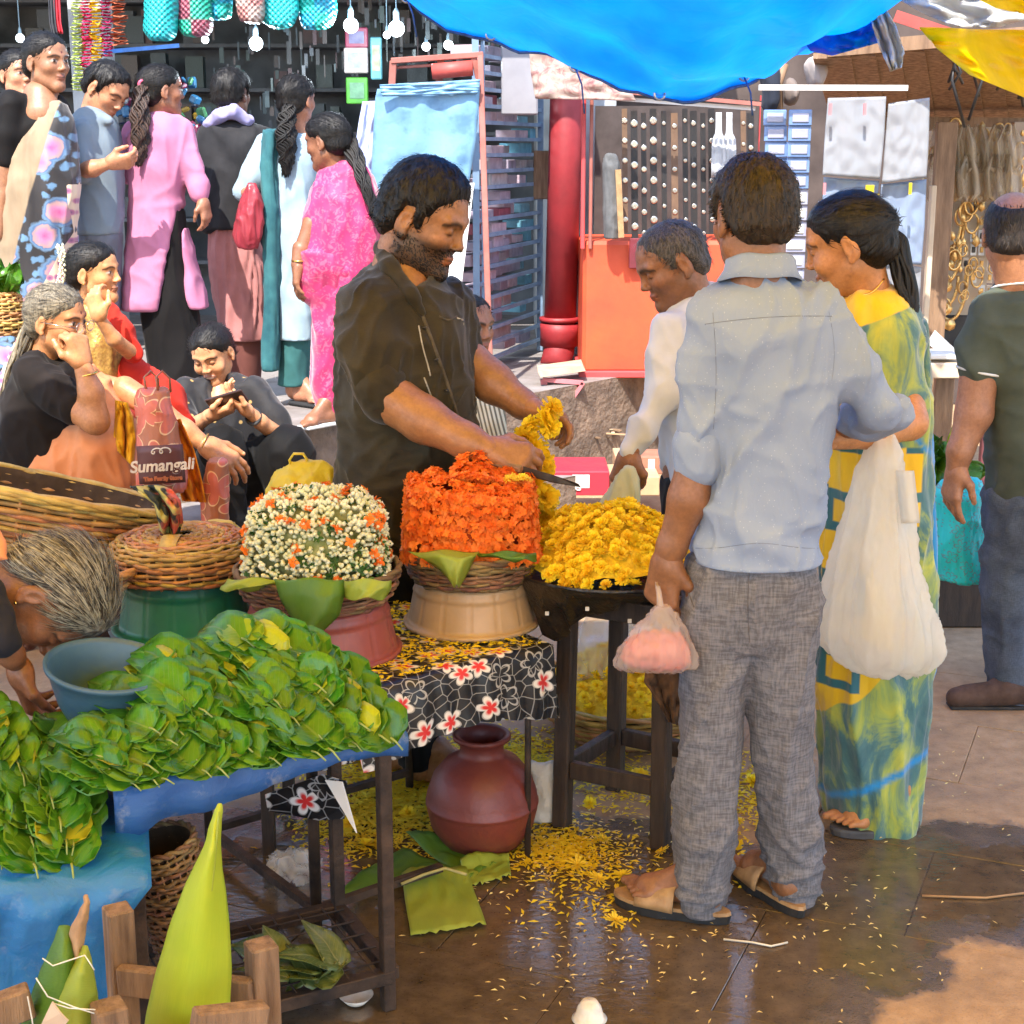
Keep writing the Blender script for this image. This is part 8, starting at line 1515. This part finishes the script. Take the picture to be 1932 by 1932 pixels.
# banner and belt cart
def bannerm():
    N = NT('patterned_banner'); p = N.co('Object'); f = N.noise(p, 14, 5, .6, 1.5); N.fin(col=N.ramp(f, [(.3, (.14, .04, .045)), (.45, (.34, .19, .16)), (.55, (.40, .31, .25)), (.7, (.36, .2, .2))]), rough=.6); return N.m
ribbon('banner', [(998, 92, 1150, 96), (1002, 140, 1180, 150), (1010, 186, 1200, 190)], bannerm(), 8.15, amp=.012, seed=2, label='pink and cream patterned banner under the blue awning', cat='banner')
ct = empty('belt_cart', at(1180, 815, 8.4), 'orange red painted cart carrying the belt display', 'cart'); ORP = mat('orange_red_paint', (.72, .10, .035), (.55, .06, .025), 4, .5, .3, 30, detail=8); REDP = mat('bright_red_paint', (.62, .07, .07), (.45, .05, .05), 6, .5)
def fb(x0, y0, x1, y1, Y, d=.03): a, b = at(x0, y1, Y), at(x1, y0, Y); return (a + b) / 2, (abs(b[0] - a[0]), d, abs(b[2] - a[2]))
c, d = fb(1098, 455, 1445, 704, 8.4, .7); MB().box(c + V3(0, .35, 0), d, None, .02).make('body', ORP, ct)
c, d = fb(1092, 700, 1450, 712, 8.38, .74); MB().box(c + V3(0, .35, 0), d, None, .004).make('base_rail', REDP, ct)
for x0, x1, m_ in ((1095, 1106, REDP), (1110, 1120, SALM), (1424, 1436, REDP)): c, d = fb(x0, 180, x1, 470, 8.38, .03); MB().box(c, d, None, .004).make('upright', m_, ct)
c, d = fb(1025, 155, 1440, 166, 8.3, .03); MB().bar(at(1025, 160, 8.3), at(1440, 197, 8.2), .05, .02).make('trim_strip', SALM, ct); MB().bar(at(1025, 176, 8.32), at(1425, 205, 8.22), .015, .02).make('trim_strip', PAPER, ct)
for i in range(46): t = (i + .5) / 46; MB().box(at(1025 + t * 415, 158 + t * 37, 8.27), (.016, .006, .022)).make('trim_hole', BLKP, ct)
for px, Y in ((1128, 8.45), (1142, 8.55), (1420, 8.45)): b0 = at(px, 712, Y); MB().bar(b0, V3(b0[0], b0[1], .141), .035, .035).make('leg', DWOOD, ct)
c, d = fb(1120, 200, 1430, 470, 9.15, .03); MB().box(c, d).make('back_panel', mat('brown_felt', (.06, .045, .04), None, 10, .9), ct)
BRK = mat('pink_bracket', (.72, .22, .24), None, 8, .5); mb = MB(); 
for a, b in (((1024, 716), (1100, 722)), ((1026, 716), (1028, 775)), ((1100, 722), (1060, 780))): MB().bar(at(*a, 8.1), at(*b, 8.1), .035, .02).make('bracket', BRK, ct)
MB().prism([at(1015, 702, 8.0), at(1100, 690, 8.2), at(1105, 700, 8.2), at(1020, 712, 8.0)], (0, .25, .0)).make('side_shelf', mat('pale_plank', (.6, .45, .3), None, 10, .7), ct)
ORD = 'first second third fourth fifth sixth seventh eighth ninth tenth eleventh last'.split()
STUD = mat('silver_stud', (.75, .70, .6), None, 20, .25, metal=.9); LBLK = mat('black_leather', (.02, .018, .018), None, 30, .45)
studs = MB().lathe([(.0005, .006), (.6, .005), (1, 0), (.001, 0)], (0, 0, 0), 14).data('stud', STUD, True)
for k, px in enumerate([1178, 1196, 1214, 1232, 1252, 1272, 1292, 1308, 1326, 1342, 1402, 1416]):
    top, bot = 205 + 4 * (k % 3), 440 + 14 * ((k * 7) % 3); e = empty('studded_belt', at(px, top, 8.5), '%s studded belt from the left in the red cart display' % ORD[k], 'belt', 'studded belts hanging in the red cart'); a, b = at(px, top, 8.5), at(px + 2, bot, 8.5); w = .036 if k % 2 else .028; MB().bar(a, b, w, .006).make('strap', LBLK if k % 5 else mat('brown_leather', (.16, .09, .05)), e); n = 6 + (k * 5) % 5
    for i in range(n): t = (i + .6) / (n + .3); rr = .45 * w * (1.25 if k < 4 else .85); place('stud', studs, frame(a * (1 - t) + b * t + V3(0, -.006, 0), V3(1, 0, 0), V3(0, -1, 0), rr) @ Matrix.Diagonal((1, 1, .4, 1)), e)
for k, (px, h) in enumerate(((1356, 110), (1376, 120))): ribbon('white_bottle_card', [(px - 5, 212, px + 5, 212), (px - 6, 250, px + 6, 250), (px - 13, 265, px + 13, 265), (px - 14, 225 + h, px + 14, 225 + h)], mat('glossy_white', (.5, .52, .55), None, 10, .2), 8.42, amp=.004, n=12, label=('glossy white bottle shaped card hanging left of its twin', 'larger glossy white bottle shaped card with a red tip')[k], cat='card')
b = bag('pouch', [(290, 1142, 1162, .03), (310, 1136, 1170, .05), (400, 1136, 1172, .05), (450, 1140, 1170, .05)], 8.3, mat('grey_canvas', (.12, .12, .12), None, 20, .8), 'dark grey pouch with tan side hanging at the cart post', ((8, 8, 5), .006, 1.)); MB().bar(at(1166, 320, 8.24), at(1172, 448, 8.24), .03, .03).make('side_panel', LEATHER, b)
MB().box(at(1208, 478, 8.36), (.12, .03, .16), None, .004).make('lock_box', mat('dark_red_box', (.18, .02, .03)), ct)
# cartons and goods on the ground by the kerb
def carton(x0, y0, x1, y1, Y, d, m_, lab, name='carton', txt=None):
    c, s = fb(x0, y0, x1, y1, Y, d); e = empty(name, c - V3(0, 0, s[2] / 2), lab, 'box'); MB().box(c + V3(0, d / 2, 0), s, None, .003).make('box_body', m_, e); MB().box(c + V3(0, -.002, s[2] * .1), (s[0] * .3, .003, s[2] * .55)).make('printed_label', PAPER, e); return e, c, s
KR = mat('kraft_carton', (.50, .32, .18), (.40, .25, .14), 8, .8); REDB = mat('red_carton', (.55, .03, .05), (.42, .02, .04), 8, .5)
e, c, s = carton(1042, 890, 1150, 935, 7.0, .35, REDB, 'flat red printed box on the ground beyond the garland'); text('VIG', c + V3(-.03, -.006, -.03), .04, PAPER, e)
carton(1150, 900, 1245, 935, 7.05, .3, KR, 'flat kraft carton right of the red box'); carton(1160, 860, 1205, 895, 7.25, .2, KR, 'small kraft carton stacked behind the white shirted man\'s hand'); carton(1208, 862, 1250, 895, 7.25, .2, mat('brown_carton', (.36, .16, .10)), 'brown carton with round white mark beside the small kraft one')
rb_ = empty('rubbish', V3(*gnd(1085, 770, .14)), 'broken sticks and torn card littering the ledge below the cart', 'rubbish')
for i in range(40): c = gnd(random.uniform(1020, 1190), random.uniform(770, 835), .15) + V3(0, 0, random.random() * .05); a = random.random() * 6; MB().bar(c, c + V3(cos(a), sin(a) * .6, random.uniform(-.1, .2)) * random.uniform(.06, .2), random.uniform(.01, .04), .006).make('scrap', random.choice((KR, PAPER, MATS['pale_plank'], WOOD)), rb_)
# right hand stall
js = empty('jewellery_stall', at(1800, 700, 7.0), 'wooden jewellery stall packed with gold necklaces at the right', 'stall'); CREAM_C = mat('cream_card', (.62, .50, .36), (.5, .38, .26), 6, .7); TW = mat('warm_timber', (.30, .18, .10), (.14, .08, .045), 8, .7, .6, 40, stretch=(5, 5, .7)); GOLDP = mat('brass_trinket', (.75, .48, .18), (.45, .25, .08), 40, .35, metal=.8)
for x0, x1, y0, y1, Y, m_ in ((1756, 1768, 230, 1000, 6.6, TW), (1744, 1756, 350, 700, 6.5, CREAM_C), (1745, 1800, 705, 1020, 6.3, TW), (1800, 1840, 640, 982, 6.9, mat('maroon_paint', (.16, .045, .05), None, 6, .7)), (1768, 2080, 595, 660, 7.0, mat('dark_void', (.012, .01, .01))), (1760, 1880, 240, 600, 7.05, CREAM_C), (1880, 2100, 230, 660, 7.1, mat('beige_board', (.46, .36, .28), None, 6, .8)), (1840, 2100, 660, 980, 6.95, MATS['maroon_paint'])): c, d = fb(x0, y0, x1, y1, Y, .04); MB().box(c, d, None, .003).make('panel', m_, js)  # dark_void panel: near-black sheet, its colour stands in for the shaded gap
MB().box(at(1775, 690, 6.15), (.22, .30, .06), None, .004).make('ledge', MATS['cream_card'], js); MB().box(at(1770, 668, 6.1), (.13, .18, .02), None, .004).make('tray_paper', PAPER, js); MB().prism([at(1750, 648, 6.3), at(1765, 625, 6.4), at(1808, 665, 6.3), at(1790, 680, 6.1)], (0, .01, .004)).make('plastic_lid', CLEARM, js)
for k, (px, py, w, h) in enumerate([(1795, 380, 22, 95), (1790, 400, 30, 100), (1786, 460, 26, 80), (1792, 505, 34, 110), (1786, 520, 22, 60), (1880, 300, 24, 90), (1850, 260, 30, 80), (1830, 300, 20, 70)]):
    e = empty('gold_necklace', at(px, py + h * .5, 6.97), ('topmost narrow gold necklace on the cream card', 'wide gold necklace looped around the topmost one', 'gold necklace with pendant in the middle of the cream card', 'widest gold necklace low on the cream card', 'small gold necklace inside the widest loop', 'gold necklace hanging furthest right above the balding head', 'gold necklace high under the eave', 'short gold necklace left of the high one')[k], 'necklace', 'gold necklaces on the jewellery stall'); P_ = [at(px + w * cos(t), py + h * .5 * (1 - sin(t) * -1) * .0 + py * 0 + h * .55 - h * .55 * sin(t), 6.97) for t in np.linspace(-.2, pi + .2, 24)]; P_ = [at(px - w * cos(t), py + h * sin(t) * .9, 6.97) for t in np.linspace(0, pi, 24)]; MB().tube(P_, .008, 6).make('chain', GOLDP, e, True); MB().lathe([(.001, -.03), (.022, -.02), (.028, 0), (.018, .02), (.001, .025)], at(px, py + h * .9 + 8, 6.95), 12, 1, .5).make('pendant', GOLDP, e, True)
er = empty('earring_cards', at(1840, 450, 6.98), 'grid of small earring cards on the jewellery stall', 'jewellery')
for i in range(4):
    for j in range(9):
        if (i + j) % 5 == 4: continue
        c, d = fb(1815 + i * 15, 330 + j * 26, 1828 + i * 15, 352 + j * 26, 6.98, .006); MB().box(c, d, None, .001).make('card', PAPER if (i * j) % 3 else CREAM_C, er); MB().box(c + V3(0, -.006, 0), (d[0] * .55, .006, d[2] * .5), None, .002).make('earring', GOLDP if (i + j) % 3 else LBLK, er)
for i in range(170):
    px, py = random.uniform(1762, 1935), random.uniform(232, 585); c = at(px, py, 6.93 + random.uniform(-.03, .02)); q = random.uniform(.010, .030)
    if i % 3: MB().tube([c + V3(q * cos(t), 0, q * 1.5 * sin(t)) for t in np.linspace(0, 2 * pi, 13)], q * .22, 5).make('trinket', GOLDP, er, True)
    else: MB().lathe([(.001, -q), (q * .7, -q * .4), (q * .5, q * .5), (.001, q)], c, 8, 1, .5).make('trinket', GOLDP, er, True)
for k in range(12):
    px, py = 1768 + (k % 6) * 28 + random.uniform(-6, 6), 235 + (k // 6) * 55; ribbon('plastic_pouch', [(px - 9, py, px + 9, py), (px - 24, py + 34, px + 22, py + 38), (px - 20, py + 82, px + 24, py + 74), (px - 10, py + 92, px + 10, py + 90)], plastic('gold_pouch_plastic', (.62, .52, .38), (.7, .58, .4), .3, .42, .10, 30.0, 1.0), 6.85 - .03 * (k % 3), amp=.035, n=10, seed=k, label='crinkled pouch of gold trinkets, %s from the left in the %s row of pouches' % (ORD[k % 6], ('upper', 'lower')[k // 6]), cat='pouch', group='trinket pouches on the jewellery stall')
# hanging sheets and blister cards
SHT = plastic('frosted_sheet', (.34, .35, .38), (.36, .38, .42), .25, 1.0, .2, 5.0, .25); SHB = plastic('pale_blue_sheet', (.26, .33, .46), (.28, .34, .46), .25, 1.0, .2, 5.0, .25)
for k, (rows, m_, lab) in enumerate([([(1562, 185, 1672, 182), (1556, 260, 1668, 258), (1552, 330, 1660, 338)], SHT, 'frosted plastic sheet clipped up at top left of the sheet wall'), ([(1676, 195, 1754, 184), (1670, 270, 1752, 265), (1664, 345, 1748, 335)], SHT, 'frosted plastic sheet clipped up at top right of the sheet wall'), ([(1554, 334, 1658, 342), (1552, 380, 1655, 380), (1550, 440, 1652, 440)], SHB, 'sheet with yellow printed inset in the middle of the sheet wall'), ([(1662, 348, 1748, 338), (1656, 430, 1744, 430), (1650, 490, 1738, 500)], SHB, 'pale blue sheet below the top right frosted sheet'), ([(1650, 494, 1738, 504), (1648, 560, 1736, 560), (1645, 620, 1732, 620)], SHT, 'lowest white sheet of the sheet wall beside the ponytail')]): ribbon('hanging_sheet', rows, m_, 5.9 + .02 * k, amp=.004, seed=k, label=lab, cat='plastic sheet')
for k, (px, py) in enumerate([(1567, 195), (1632, 195), (1656, 365), (1718, 345), (1712, 520), (1556, 345)]): MB().bar(at(px, py, 5.84), at(px - 1, py + 22, 5.84), .010, .008).make('clip', (BRK, BRK, MARI, MARI, MARI, BRK)[k], None, label=('red peg at the top left sheet corner', 'red peg near the top middle of the sheets', 'yellow peg at the middle joint of the sheets', 'yellow peg at the right joint of the sheets', 'yellow peg low on the pale blue sheet', 'red peg left of the printed inset sheet')[k], cat='peg')
MB().box(at(1640, 375, 5.85), (.03, .01, .10)).make('yellow_inset', MARI, None, label='narrow yellow printed strip on the middle sheet', cat='label')
CARDB = mat('blue_blister_card', (.16, .26, .50), (.11, .19, .38), 14, .25); CARDW = mat('lilac_blister_card', (.34, .35, .46), (.26, .27, .38), 14, .25)
for s_ in range(2):
    e = empty('card_strip', at(1450 + 55 * s_, 210, 6.0), ('long strip of blue blister cards curving down, left of the pair', 'long strip of pale blister cards, right of the pair')[s_], 'card strip')
    for i in range(11):
        t = i / 10; px = (1462 + 48 * s_) - 14 * t + 26 * sin(t * 2.0) * (0 if s_ else .5); c = at(px, 222 + i * 30, 6.0 + .1 * t - .04 * s_); MB().box(c, (.086, .012, .058), None, .003).make('card', CARDB if i < 7 - 2 * s_ else CARDW, e); MB().box(c + V3(0, -.008, 0), (.062, .006, .034), None, .002).make('blister', CARDW if i < 7 - 2 * s_ else PAPER, e)
MB().bar(at(1432, 165, 5.9), at(1712, 166, 5.9), .022, .02).make('slotted_rail', PAPER, None, label='white slotted rail above the hanging sheets', cat='rail')
# eave and roof above the right stall
rf = empty('stall_roof', at(1780, 150, 6.4), 'brown timber and tin eave above the jewellery stall', 'roof')
for k in range(9): MB().bar(at(1570 + k * 46, 105 - 4 * k, 6.0), at(1600 + k * 46, 232, 7.6), .14, .02).make('plank', TW, rf)
MB().bar(at(1560, 95, 6.0), at(1990, 60, 5.9), .06, .05).make('beam', TW, rf); MB().bar(at(1690, 30, 5.8), at(1990, 130, 5.6), .04, .04).make('beam', REDW, rf); MB().bar(at(1570, 232, 7.2), at(1990, 236, 7.2), .06, .06).make('beam', TW, rf)
ho = empty('hanging_cables', at(1880, 150, 6.0), 'tangle of dark wires and ties hanging under the eave', 'cables')
for k in range(14): x = random.uniform(1780, 1940); y = random.uniform(60, 120); MB().tube([at(x, y, 6.0), at(x + random.uniform(-20, 20), y + 40, 5.95), at(x + random.uniform(-25, 25), y + random.uniform(60, 130), 6.0)], .006, 5).make('wire', LBLK, ho, True)
for k, (x0, y0, x1, y1, c, lab) in enumerate([(1435, 120, 1470, 210, (.03, .035, .05), 'dark cloth bundle hanging under the blue awning corner'), (1480, 150, 1512, 200, (.2, .16, .14), 'greyish bag hanging right of the dark cloth bundle'), (1520, 110, 1560, 170, (.45, .38, .34), 'pale wrapped bundle hanging under the awning corner')]): bag('hanging_bundle', [(y0, x0 + 8, x1 - 8, .05), (y0 + 20, x0, x1, .08), (y1 - 12, x0 + 2, x1 - 2, .08), (y1, x0 + 10, x1 - 10, .04)], 6.2, cloth('bundle_%d' % k, c, None, 200, .2), lab, ((10, 10, 4), .02, 2.), h=.012)
MB().tube([at(1470, 250, 6.2), at(1468, 160, 6.2), at(1480, 120, 6.2)], .018, 7).make('post', TW, rf, True)
# vegetables by the right stall
vg = empty('greens', at(1770, 870, 5.6), 'bunch of green leaves on the ground beside the turquoise bag', 'greens')
for i in range(30): place('leaf', LEAVES[i % 4], frame(at(1770, 880, 5.5) + RNG.normal(0, .05, 3), RNG.normal(0, 1, 3) + V3(0, 0, .8), RNG.normal(0, 1, 3), 1.0), vg)
bs = at(1768, 905, 5.5); basket('cane_basket', up_frame(V3(bs[0], bs[1], .20)), [(.12, 0), (.15, .06), (.16, .10)], 8, 22, CANE_D, 'cane basket of greens beside the turquoise bag', .006); MB().box(V3(bs[0], bs[1], .10), (.34, .3, .196), None, .005).make('low_box', DWOOD, None, label='low dark box under the greens basket', cat='box')
